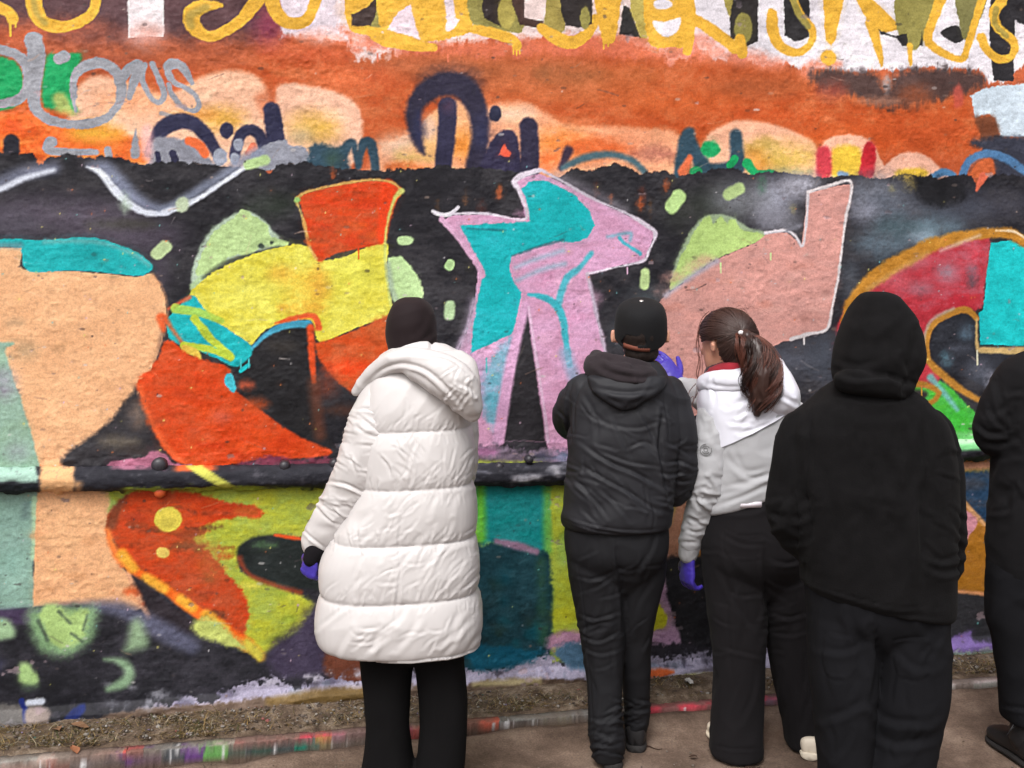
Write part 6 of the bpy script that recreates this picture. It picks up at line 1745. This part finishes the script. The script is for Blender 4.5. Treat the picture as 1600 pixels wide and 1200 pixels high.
# turned-up padded collar and the loose hood behind the neck
colp = [P(1104, 606, d + .07), P(1100, 600, d), P(1116, 596, d - .06), P(1146, 594, d - .10), P(1180, 590, d - .10), P(1206, 580, d - .06), P(1216, 574, d + .02)]
garment('collar', [tube(colp, [(.022, .028), (.026, .034), (.028, .038), (.030, .040), (.032, .042), (.030, .044), (.026, .036)], n=18), loftH([(566, 1196, 1222, .05, -.02), (590, 1188, 1238, .08, -.05), (612, 1176, 1247, .09, -.07), (634, 1180, 1247, .08, -.07), (646, 1196, 1240, .05, -.07)], d)], M_WHITE, g1, .005, 6,
        [crease_disp([([(1104, 598), (1130, 604), (1160, 604)], 3, .005), ([(1208, 590), (1226, 600), (1240, 616)], 3, .006), ([(1206, 612), (1224, 620), (1242, 630)], 3, .006), ([(1114, 590), (1112, 606)], 2.4, .003)]), folds((12, 12, 12), .003, 74)])
garment('scarf', [tube([P(1112, 588, d + .05), P(1116, 584, d - .03), P(1138, 578, d - .07), P(1164, 574, d - .07), P(1182, 570, d)], [.024, .027, .028, .028, .022], n=16)], M_SCARF, g1, .0045, 4, [folds((20, 20, 30), .003, 75)])
garment('inner_collar', [tube([P(1108, 586, d + .06), P(1110, 581, d - .01), P(1128, 575, d - .045), P(1160, 567, d - .05)], [.017, .020, .020, .018], n=14)], M_DKIN, g1, .0045, 4, [folds((20, 20, 30), .002, 76)])
sl = tube([P(1120, 648, d - .02), P(1113, 690, d - .04), P(1110, 735, d - .05), P(1104, 770, d - .04), P(1090, 812, d), P(1078, 846, d + .02)], [.068, .073, .068, .062, .050, .042], n=24)
cs3 = rand_creases(26, (1060, 750, 1130, 850), 150, 20, (18, 44), (2.6, 4.2), (.0025, .0055), 81) + rand_creases(8, (1090, 650, 1140, 740), 105, 15, (30, 60), (4, 6), (.0015, .003), 82) + [([(1072, 770), (1100, 780), (1124, 778)], 3.4, .006), ([(1066, 800), (1090, 812), (1112, 806)], 3.4, .006)]
slv3 = garment('sleeve', [sl], M_GREY, g1, .0055, 5, [crease_disp(cs3), folds((14, 14, 22), .003, 83)])
garment('cuff', [tube([P(1079, 848, d + .02), P(1075, 866, d + .03)], [(.042, .038), (.036, .034)], n=20)], M_GREY, g1, .005, 3, [folds((110, 110, 4), .0012, 84)])
garment('sleeve', [tube([P(1126, 628, d + .06), P(1108, 624, d + .17), P(1090, 614, d + .26), P(1078, 609, d + .31)], [.062, .058, .050, .044], n=20)], M_GREY, g1, .006, 5, [folds((24, 24, 24), .004, 85)])
garment('cuff', [tube([P(1078, 609, d + .31), P(1067, 603, d + .345)], [(.042, .038), (.038, .036)], n=18)], M_GREY, g1, .005, 3)
garment('glove', gl_near, M_GLOVE, g1, .0034, 3, [folds((40, 40, 60), .0012, 86)])
garment('glove', gl_far, M_GLOVE, g1, .0034, 3, [folds((40, 40, 60), .0012, 87)])
garment('sleeve', [tube([P(1236, 650, d + .03), P(1246, 700, d + .06), P(1245, 745, d + .08), P(1226, 800, d + .2)], [.062, .06, .056, .045], n=20)], M_GREY, g1, .008, 5, [folds((14, 14, 22), .004, 88)])
# round emblem on the upper sleeve
h, nrm = ray_on(slv3, 1103, 703)
if h is not None:
    M_EMB = plain('dark woven badge', (104, 104, 104), .8, .3)
    em = bmesh.new()
    def ring(r0, r1, a0, a1, n=26):
        vs_ = [em.verts.new((r * math.cos(a0 + (a1 - a0) * i / n), r * math.sin(a0 + (a1 - a0) * i / n), .0012)) for i in range(n + 1) for r in (r0, r1)]
        for i in range(n):
            em.faces.new([vs_[2 * i], vs_[2 * i + 1], vs_[2 * i + 3], vs_[2 * i + 2]])
    ring(.0190, .0212, 0, 2 * math.pi)
    ring(.0120, .0150, .5, 2.6); ring(.0120, .0150, 3.6, 5.8)
    ring(.006, .008, 0, 2 * math.pi)
    eme = bpy.data.meshes.new('emblem'); em.to_mesh(eme); em.free()
    q = nrm.to_track_quat('Z', 'Y').to_matrix().to_4x4()
    eme.transform(Matrix.Translation(h + nrm * .003) @ q)
    eo = link('emblem', eme, M_EMB, slv3, smooth=False)
    sdm = eo.modifiers.new('t', 'SOLIDIFY'); sdm.thickness = .002
# head of hair drawn back into a ponytail
Mh = head_xf(Hc, HY, -.10)
Mhi = Mh.inverted()
ev, ef = ellip((0, -.012, .016), (.094, .113, .112), n=28)
def haircut(c):
    l = Mhi @ c
    return (l.y > .045 and l.z < .062) or (l.y > -.028 and l.z < .012) or l.z < -.075
hair = garment('hair', [(xf(Mh, ev), ef), (xf(Mh, ellip((0, -.05, -.05), (.062, .052, .055))[0]), ef if False else ellip((0, 0, 0), (1, 1, 1))[1])], M_HAIR, g1, .005, 4, [folds((40, 40, 40), .0016, 91)], cut=haircut)
tie_w = np.array(P(1157, 520, d - .10))
tie_l = np.array(Mhi @ Vector(tie_w))
lines = []
rg = np.random.default_rng(5)
cen = np.array([0, -.012, .016]); rad3 = np.array([.096, .115, .114])
for i in range(520):
    a = rg.uniform(-math.pi, math.pi)
    # start round the hairline: forehead, temples, behind the ears, nape
    if rg.random() < .6:
        st_ = np.array([math.sin(a * .5) * 1.0, .55 + .3 * rg.random() * math.cos(a * .5), .55 * math.cos(a * .5) + .2 * rg.uniform(-.4, 1)])
    else:
        st_ = np.array([rg.choice([-1, 1]) * rg.uniform(.5, 1), rg.uniform(-.7, .2), rg.uniform(-.75, .1)])
    st_ /= np.linalg.norm(st_)
    if st_[1] > -.15 and st_[2] < -.05:
        continue
    en = (tie_l - cen) / rad3; en /= np.linalg.norm(en)
    om = math.acos(np.clip(st_ @ en, -1, 1))
    if om < .15: continue
    L_ = []
    for t in np.linspace(0, 1, 11):
        q = (math.sin((1 - t) * om) * st_ + math.sin(t * om) * en) / math.sin(om)
        r = 1.0 + .018 * math.sin(t * 9 + a * 5) * (1 - t) + rg.uniform(-.004, .012)
        L_.append(cen + q * rad3 * r)
    lines.append(xf(Mh, np.array(L_)))
link('hair_strands', strands(lines, .0017, .0010), M_HAIR, hair)
pathp = np.array([tuple(P(1158, 519, d - .105)), tuple(P(1172, 530, d - .135)), tuple(P(1186, 556, d - .155)), tuple(P(1190, 590, d - .16)), tuple(P(1190, 618, d - .155)), tuple(P(1182, 646, d - .15))])
pc = catmull(pathp, False, 5)
prof = np.interp(np.linspace(0, 1, len(pc)), [0, .12, .3, .55, .8, 1], [.014, .036, .058, .064, .060, .028])
garment('ponytail', [tube(pathp, [.010, .024, .038, .042, .038, .010], n=18)], M_HAIR, g1, .005, 3, [folds((55, 55, 12), .006, 92)])
pony = bpy.data.objects[[o.name for o in g1.children if o.name.startswith('ponytail')][0]]
lines, lines2 = [], []
for c_ in range(54):                               # wavy locks
    a = rg.uniform(0, 2 * math.pi); rr_ = math.sqrt(rg.uniform(.25, 1.1))
    ph, fr_, am = rg.uniform(0, 6.28), rg.uniform(9, 17), rg.uniform(.007, .016)
    end = len(pc) - rg.integers(0, 9)
    for i in range(16):
        a2, r2, p2 = a + rg.normal(0, .17), rr_ + rg.normal(0, .06), ph + rg.normal(0, .35)
        L_ = []
        for j in range(0, max(end - int(rg.integers(0, 3)), 8)):
            t = j / (len(pc) - 1)
            aa = a2 + .8 * math.sin(t * 3 + ph * .3)
            off = np.array([math.cos(aa), math.sin(aa) * .7, 0]) * prof[j] * r2
            wv = am * min(1, t * 2.2) * np.array([math.sin(fr_ * t + p2), math.cos(fr_ * t + p2), .5 * math.sin(fr_ * t)])
            L_.append(pc[j] + off + wv)
        (lines if c_ % 3 else lines2).append(np.array(L_))
link('hair_strands', strands(lines2, .0012, .0005, 3), M_HAIR, pony)
link('hair_strands', strands(lines, .0012, .0005, 3), M_HAIRP, pony)
M_TIE = plain('pale hair tie', (206, 200, 200), .4, .5)
link('hair_tie', mesh_np('hair_tie', *ellip(P(1158, 520, d - .128), (.011, .008, .009))), M_TIE, pony)
lo = []
for k_, pts_ in enumerate([[(1104, 492), (1094, 510), (1088, 540), (1094, 565), (1090, 590), (1088, 612), (1082, 630)], [(1108, 486), (1096, 500), (1090, 525), (1096, 550), (1098, 580), (1092, 600)], [(1088, 600), (1078, 612), (1074, 628), (1084, 620), (1082, 640)], [(1100, 500), (1092, 520), (1092, 560), (1088, 585), (1094, 600), (1086, 622)]]):
    pp = catmull(np.array([tuple(P(x, y, d + .06)) for x, y in pts_]), False, 5)
    for q in range(2):
        lo.append(pp + rg.uniform(-.0025, .0025, 3))
fly = []
for i in range(60):                                # soft flyaways round the crown and the tail
    x0, y0 = rg.uniform(1100, 1170), rg.uniform(478, 500)
    if i % 2:
        x0, y0 = rg.uniform(1165, 1214), rg.uniform(530, 640)
    dx_, dy_ = rg.normal(0, 12), rg.normal(2, 9)
    pp = np.array([tuple(P(x0, y0, d - .02 - .1 * (i % 2))), tuple(P(x0 + dx_ * .5, y0 + dy_ * .5 - 5, d - .03 - .1 * (i % 2))), tuple(P(x0 + dx_, y0 + dy_, d - .03 - .1 * (i % 2)))])
    fly.append(catmull(pp, False, 4))
tag(link('flyaway_hair', strands(fly, .0006, .0004, 3), M_HAIRP, hair), kind='stuff')
link('loose_hair', strands(lo, .0011, .0006), M_HAIRP, hair)
tg_ = [loftH([(745, 1112, 1240, .115), (780, 1104, 1248, .128), (810, 1100, 1252, .135), (850, 1097, 1260, .14), (885, 1104, 1256, .125), (935, 1145, 1225, .04)], d),
       loftH([(850, 1097, 1200, .105), (900, 1099, 1197, .10), (950, 1106, 1196, .095), (1000, 1113, 1196, .09), (1050, 1116, 1195, .088), (1100, 1115, 1193, .09), (1140, 1112, 1191, .098), (1168, 1110, 1190, .105), (1176, 1112, 1189, .105)], d),
       loftH([(850, 1180, 1261, .10, .02), (900, 1188, 1263, .10, .03), (950, 1194, 1265, .095, .04), (1000, 1198, 1267, .09, .05), (1050, 1207, 1270, .088, .06), (1100, 1219, 1277, .088, .07), (1140, 1226, 1284, .092, .08), (1161, 1228, 1286, .096, .08)], d)]
cw = [([(1130, 835), (1160, 850), (1192, 850)], 4, .004), ([(1195, 850), (1196, 900), (1196, 970)], 5, .010), ([(1200, 870), (1230, 880), (1258, 870)], 4, .005), ([(1200, 905), (1230, 918), (1258, 905)], 4, .004), ([(1204, 955), (1235, 965), (1262, 955)], 4, .005), ([(1200, 985), (1230, 992), (1262, 985)], 4, .004), ([(1130, 1010), (1160, 1018), (1190, 1025)], 4, .004),
      ([(1150, 900), (1165, 960), (1160, 1010)], 7, .004), ([(1112, 1164), (1150, 1170), (1190, 1170)], 2.6, .004), ([(1126, 890), (1155, 950), (1190, 995)], 6, .004)]
cw = [(a_, w_ * .7, d_ * .8) for a_, w_, d_ in cw]
cw += rand_creases(16, (1100, 840, 1260, 1040), -8, 18, (24, 52), (2, 3.2), (.0014, .003), 95) + rand_creases(14, (1110, 900, 1265, 1150), 84, 10, (60, 120), (3, 5), (.002, .004), 97) + [([(1132, 826), (1160, 838), (1192, 836), (1194, 870), (1160, 876), (1134, 866), (1132, 826)], 1.3, .0022)]
tro = garment('trousers', tg_, M_WIDE, g1, .0068, 5, [crease_disp(cw), folds((9, 9, 6), .005, 96)])
shoes(g1, [(P(1146, 0, d).x, d + .06, .22, dict(L=.26, W=.050, hgt=.08)), (P(1266, 0, d + .09).x, d + .085, -.30, dict(L=.27, W=.044, hgt=.055))], M_CREAM, M_CREAMS)
# slim white phone standing in the back pocket
h, nrm = ray_on(tro, 1172, 792)
if h is None: h = P(1172, 806, d - .13)
ph = bmesh.new(); bmesh.ops.create_cube(ph, size=1)
bmesh.ops.scale(ph, vec=(.078, .007, .024), verts=ph.verts)
bmesh.ops.bevel(ph, geom=ph.edges[:], offset=.003, segments=2, affect='EDGES')
pme = bpy.data.meshes.new('phone'); ph.to_mesh(pme); ph.free()
M_PHONE = plain('white phone', (230, 222, 230), .3, .5)
po = link('phone', pme, M_PHONE)
po.location = P(1173, 788, h.y - .004); po.rotation_euler = (0, -.02, 0)
tag(po, 'slim white phone sticking out of the back pocket of the wide black trousers', 'phone')

# ------------------------------------------------------------------ 4. person in the black hoodie, hood up
d = 2.95
m1 = empty('person', P(1370, HOR + FOC * CAM_H / d, d))
tag(m1, 'person in plain black hoodie with the hood up, hands in pockets, nearest the camera', 'person', 'people facing the wall')
M_FLEECE = fabric('black fleece hoodie', (16, 15, 16), .97, .01, 230, .5, .22, .12, 30)
M_JEAN = fabric('black cotton trousers', (20, 20, 23), .95, 0, 500, .35, .12, .12)
J = dict(sl=P(1252, 668, d), sr=P(1455, 668, d), el=P(1240, 792, d), er=P(1470, 795, d), wl=P(1275, 850, d + .10), wr=P(1470, 880, d + .07),
         hl=P(1318, 960, d), hr=P(1420, 960, d), kl=P(1315, 1150, d), kr=P(1412, 1150, d), al=P(1320, 1322, d), ar=P(1400, 1322, d))
make_body(m1, M_SKIN, head_parts(P(1366, 535, d + .02), -.12, 0), P(1365, 610, d), J, [hand_parts(J['wl'], (.4, .7, -.4), (.6, -.3, 0), .5, -1), hand_parts(J['wr'], (-.4, .7, -.4), (-.6, -.3, 0), .5, 1)])
tor = loftH([(592, 1318, 1404, .08), (604, 1302, 1416, .11), (618, 1280, 1434, .128), (636, 1256, 1454, .14), (660, 1236, 1474, .15), (700, 1226, 1484, .158), (760, 1228, 1486, .165), (820, 1240, 1485, .168), (870, 1252, 1483, .168), (905, 1257, 1482, .165, 0, .15), (930, 1258, 1481, .162, 0, .2), (938, 1264, 1477, .155, 0, .2)], d, e=2.5)
al = tube([P(1258, 676, d), P(1246, 716, d - .01), P(1236, 760, d), P(1234, 798, d), P(1252, 836, d + .04), P(1276, 852, d + .10)], [.070, .070, .069, .070, .060, .05], n=22)
ar = tube([P(1446, 676, d), P(1461, 718, d), P(1468, 780, d), P(1470, 840, d + .02), P(1474, 884, d + .04), P(1472, 900, d + .06)], [.072, .070, .070, .065, .054, .044], n=22)
ck = [([(1255, 760), (1268, 820), (1262, 866)], 6, .010), ([(1446, 740), (1440, 820), (1444, 900)], 6, .009), ([(1200, 800), (1230, 812), (1258, 804)], 5, .006), ([(1450, 868), (1475, 874), (1502, 862)], 4, .006), ([(1452, 886), (1474, 894), (1500, 884)], 4, .006), ([(1270, 700), (1300, 780), (1305, 880)], 10, .004), ([(1420, 680), (1425, 760), (1415, 860)], 10, .004), ([(1448, 640), (1442, 690), (1450, 740)], 6, .005), ([(1262, 640), (1268, 700), (1256, 750)], 6, .005), ([(1330, 640), (1370, 648), (1410, 640)], 8, .003), ([(1262, 918), (1330, 944), (1400, 960), (1478, 964)], 3, .005)]
ck += [([(1272, 628), (1266, 680), (1262, 740), (1258, 800)], 1.7, .005), ([(1440, 628), (1446, 690), (1446, 760), (1446, 830)], 1.7, .005), ([(1258, 908), (1330, 932), (1400, 948), (1480, 950)], 1.5, .004), ([(1300, 620), (1366, 630), (1430, 622)], 1.6, .003), ([(1448, 872), (1474, 880), (1502, 872)], 1.6, .004)] + rand_creases(12, (1445, 700, 1505, 880), 150, 20, (20, 44), (2.6, 4), (.0022, .0045), 104)
ck += rand_creases(10, (1280, 660, 1440, 900), 80, 25, (50, 110), (7, 11), (.002, .004), 101) + rand_creases(10, (1200, 770, 1262, 850), 20, 20, (20, 44), (4, 6), (.002, .005), 102)
garment('hoodie', [tor, al, ar], M_FLEECE, m1, .0062, 5, [crease_disp(ck), folds((5, 5, 4), .007, 103)])
hood = loftH([(457, 1358, 1382, .03, .02), (462, 1346, 1396, .06, .02), (472, 1338, 1406, .085, .02), (490, 1326, 1420, .112, .02), (512, 1316, 1430, .128, .01), (535, 1308, 1437, .136, .01), (556, 1304, 1439, .138, 0), (576, 1303, 1434, .135, 0), (592, 1305, 1424, .128, 0), (606, 1308, 1410, .115, 0), (620, 1304, 1412, .115, 0)], d, e=2.2)
roll = tube([P(1318, 600, d + .06), P(1316, 594, d - .05), P(1330, 596, d - .115), P(1370, 602, d - .125), P(1404, 606, d - .10), P(1414, 594, d - .01), P(1416, 580, d + .08)], [.022, .026, .032, .033, .032, .026, .022], n=16)
chd = [([(1300, 574), (1335, 588), (1380, 586), (1418, 596)], 5, .008), ([(1306, 560), (1340, 570), (1370, 562)], 5, .004), ([(1412, 560), (1420, 586), (1410, 610)], 5, .008), ([(1350, 480), (1346, 520), (1352, 560)], 9, .002), ([(1395, 590), (1408, 600), (1412, 612)], 4, .006), ([(1340, 498), (1362, 492), (1384, 496)], 7, .002), ([(1430, 520), (1424, 560), (1428, 580)], 6, .005)]
garment('hood', [hood, roll], M_FLEECE, m1, .0055, 6, [crease_disp(chd), folds((8, 8, 12), .004, 105)], cut=lambda c: c.y > d + .10 and abs(c.x - P(1370, 0, d).x) < .075 and 1.44 < c.z < 1.64)
tm_ = [loftH([(890, 1264, 1478, .15), (930, 1264, 1479, .152), (975, 1272, 1472, .13), (1030, 1315, 1425, .05)], d),
       loftH([(960, 1266, 1376, .12), (1010, 1267, 1370, .118), (1060, 1270, 1366, .112), (1100, 1275, 1360, .106), (1150, 1279, 1357, .10), (1200, 1283, 1354, .096), (1280, 1288, 1356, .098), (1345, 1286, 1360, .105)], d),
       loftH([(960, 1362, 1478, .12, -.01), (1010, 1364, 1478, .12, -.01), (1060, 1368, 1478, .116, -.01), (1100, 1364, 1474, .11, -.01), (1140, 1358, 1464, .104, 0), (1200, 1351, 1452, .098, 0), (1280, 1356, 1446, .098, 0), (1345, 1358, 1446, .105, 0)], d)]
cm = [([(1366, 980), (1372, 1040), (1362, 1100)], 6, .012), ([(1368, 1110), (1400, 1126), (1450, 1124)], 6, .006), ([(1364, 1140), (1400, 1160), (1456, 1150)], 6, .006), ([(1285, 1120), (1315, 1112), (1350, 1090)], 6, .005), ([(1280, 1010), (1320, 1016), (1352, 1000)], 5, .004), ([(1400, 1010), (1430, 1040), (1460, 1036)], 6, .004), ([(1330, 960), (1342, 1000), (1350, 1040)], 6, .005)]
cm += rand_creases(12, (1275, 1000, 1470, 1190), 78, 25, (40, 90), (3, 5), (.002, .004), 108) + [([(1288, 990), (1338, 1000), (1336, 1052), (1312, 1062), (1288, 1046), (1288, 990)], 1.5, .003), ([(1398, 1000), (1452, 998), (1452, 1050), (1426, 1062), (1400, 1050), (1398, 1000)], 1.5, .003), ([(1368, 960), (1370, 1010), (1366, 1060)], 1.6, .004)]
garment('trousers', tm_, M_JEAN, m1, .0075, 5, [crease_disp(cm), folds((7, 7, 6), .006, 107)])
shoes(m1, [(P(1322, 0, d).x, d + .04, .1, {}), (P(1402, 0, d).x, d + .04, -.1, {})], M_BLKSHOE, M_BLKSOLE)

# ------------------------------------------------------------------ 5. person in black cut off by the right edge
d = 3.65
r1 = empty('person', P(1660, HOR + FOC * CAM_H / d, d))
tag(r1, 'person in black jacket, trousers and laced boots at the far right edge', 'person', 'people facing the wall')
M_DARKJ = fabric('black soft jacket', (17, 16, 18), .9, .01, 600, .25, .1, .15)
J = dict(sl=P(1580, 600, d), sr=P(1742, 600, d), el=P(1556, 688, d), er=P(1765, 690, d), wl=P(1612, 676, d + .15), wr=P(1700, 676, d + .15),
         hl=P(1612, 880, d), hr=P(1712, 880, d), kl=P(1604, 1040, d), kr=P(1712, 1040, d), al=P(1605, 1162, d), ar=P(1715, 1162, d))
make_body(r1, M_SKIN, head_parts(P(1668, 478, d), 0, 0), P(1665, 545, d), J, [hand_parts(J['wl'], (.8, .4, .1), (0, 1, 0), .6, 1), hand_parts(J['wr'], (-.8, .4, .1), (0, 1, 0), .6, -1)])
tor = loftH([(538, 1630, 1700, .07), (556, 1592, 1738, .10), (572, 1566, 1764, .12), (600, 1552, 1776, .13), (650, 1552, 1772, .14), (700, 1556, 1764, .14), (760, 1552, 1766, .14), (830, 1546, 1770, .145), (880, 1548, 1770, .145), (905, 1552, 1766, .14)], d, e=2.4)
al = tube([P(1578, 602, d), P(1556, 645, d - .01), P(1549, 682, d), P(1574, 690, d + .06), P(1606, 678, d + .14)], [.062, .062, .060, .052, .044], n=20)
ar = tube([P(1746, 602, d), P(1768, 645, d), P(1772, 685, d), P(1740, 690, d + .08), P(1706, 678, d + .14)], [.062, .060, .058, .05, .042], n=20)
cr5 = [([(1548, 640), (1560, 660), (1575, 668)], 4, .008), ([(1524, 660), (1545, 676), (1570, 676)], 4, .008), ([(1560, 600), (1568, 640), (1584, 660)], 5, .008), ([(1535, 690), (1560, 694), (1590, 686)], 4, .006)] + rand_creases(16, (1530, 590, 1600, 800), 30, 40, (24, 50), (4, 6), (.002, .005), 111)
garment('jacket', [tor, al, ar], M_DARKJ, r1, .0075, 5, [crease_disp(cr5), folds((8, 8, 12), .005, 112)])
tr5 = [loftH([(860, 1550, 1768, .13), (905, 1546, 1770, .135), (945, 1552, 1764, .12), (990, 1600, 1720, .04)], d),
       loftH([(930, 1545, 1655, .10), (968, 1546, 1654, .10), (1000, 1555, 1652, .095), (1050, 1563, 1648, .09), (1090, 1567, 1644, .085), (1118, 1568, 1642, .085), (1126, 1572, 1638, .08)], d),
       loftH([(930, 1655, 1768, .10), (968, 1658, 1768, .10), (1000, 1662, 1766, .095), (1050, 1668, 1760, .09), (1090, 1672, 1756, .085), (1118, 1674, 1754, .085), (1126, 1678, 1750, .08)], d)]
garment('trousers', tr5, M_JEAN, r1, .0075, 5, [folds((8, 8, 7), .006, 113), crease_disp([([(1566, 1102), (1600, 1106), (1640, 1104)], 3, .006)])])
for x in (1601, 1712):
    sx = P(x, 0, d).x
    a, b = shoe_meshes(sx, d + .05, .12 if x < 1650 else -.12, L=.29, W=.052, hgt=.10)
    so_ = link('boot', a, M_BLKSHOE, r1)
    link('sole', b, M_BLKSOLE, so_)
    garment('boot_shaft', [tube([Vector((sx, d, .09)), Vector((sx, d - .005, .15)), Vector((sx, d - .005, .20))], [.052, .048, .05], n=18)], M_BLKSHOE, r1, .006, 3, [folds((14, 14, 30), .003, 114)])
    if x < 1650:
        lc = [catmull(np.array([(sx - .05, d - .035, .165), (sx - .07, d - .05, .15), (sx - .085, d - .045, .12), (sx - .07, d - .04, .135), (sx - .05, d - .04, .155)]), False, 4), catmull(np.array([(sx - .05, d - .035, .165), (sx - .055, d - .05, .19), (sx - .05, d - .05, .20)]), False, 4)]
        link('lace', strands(lc, .0022, .0020), M_BLKSHOE, so_)
hv, hf = ellip(P(1668, 468, d - .015), (.086, .105, .112))
garment('hair', [(hv, hf)], M_HAIRB, r1, .006, 3, [folds((50, 50, 25), .002, 115)], cut=lambda c: c.y > d + .055 and c.z < 1.70)
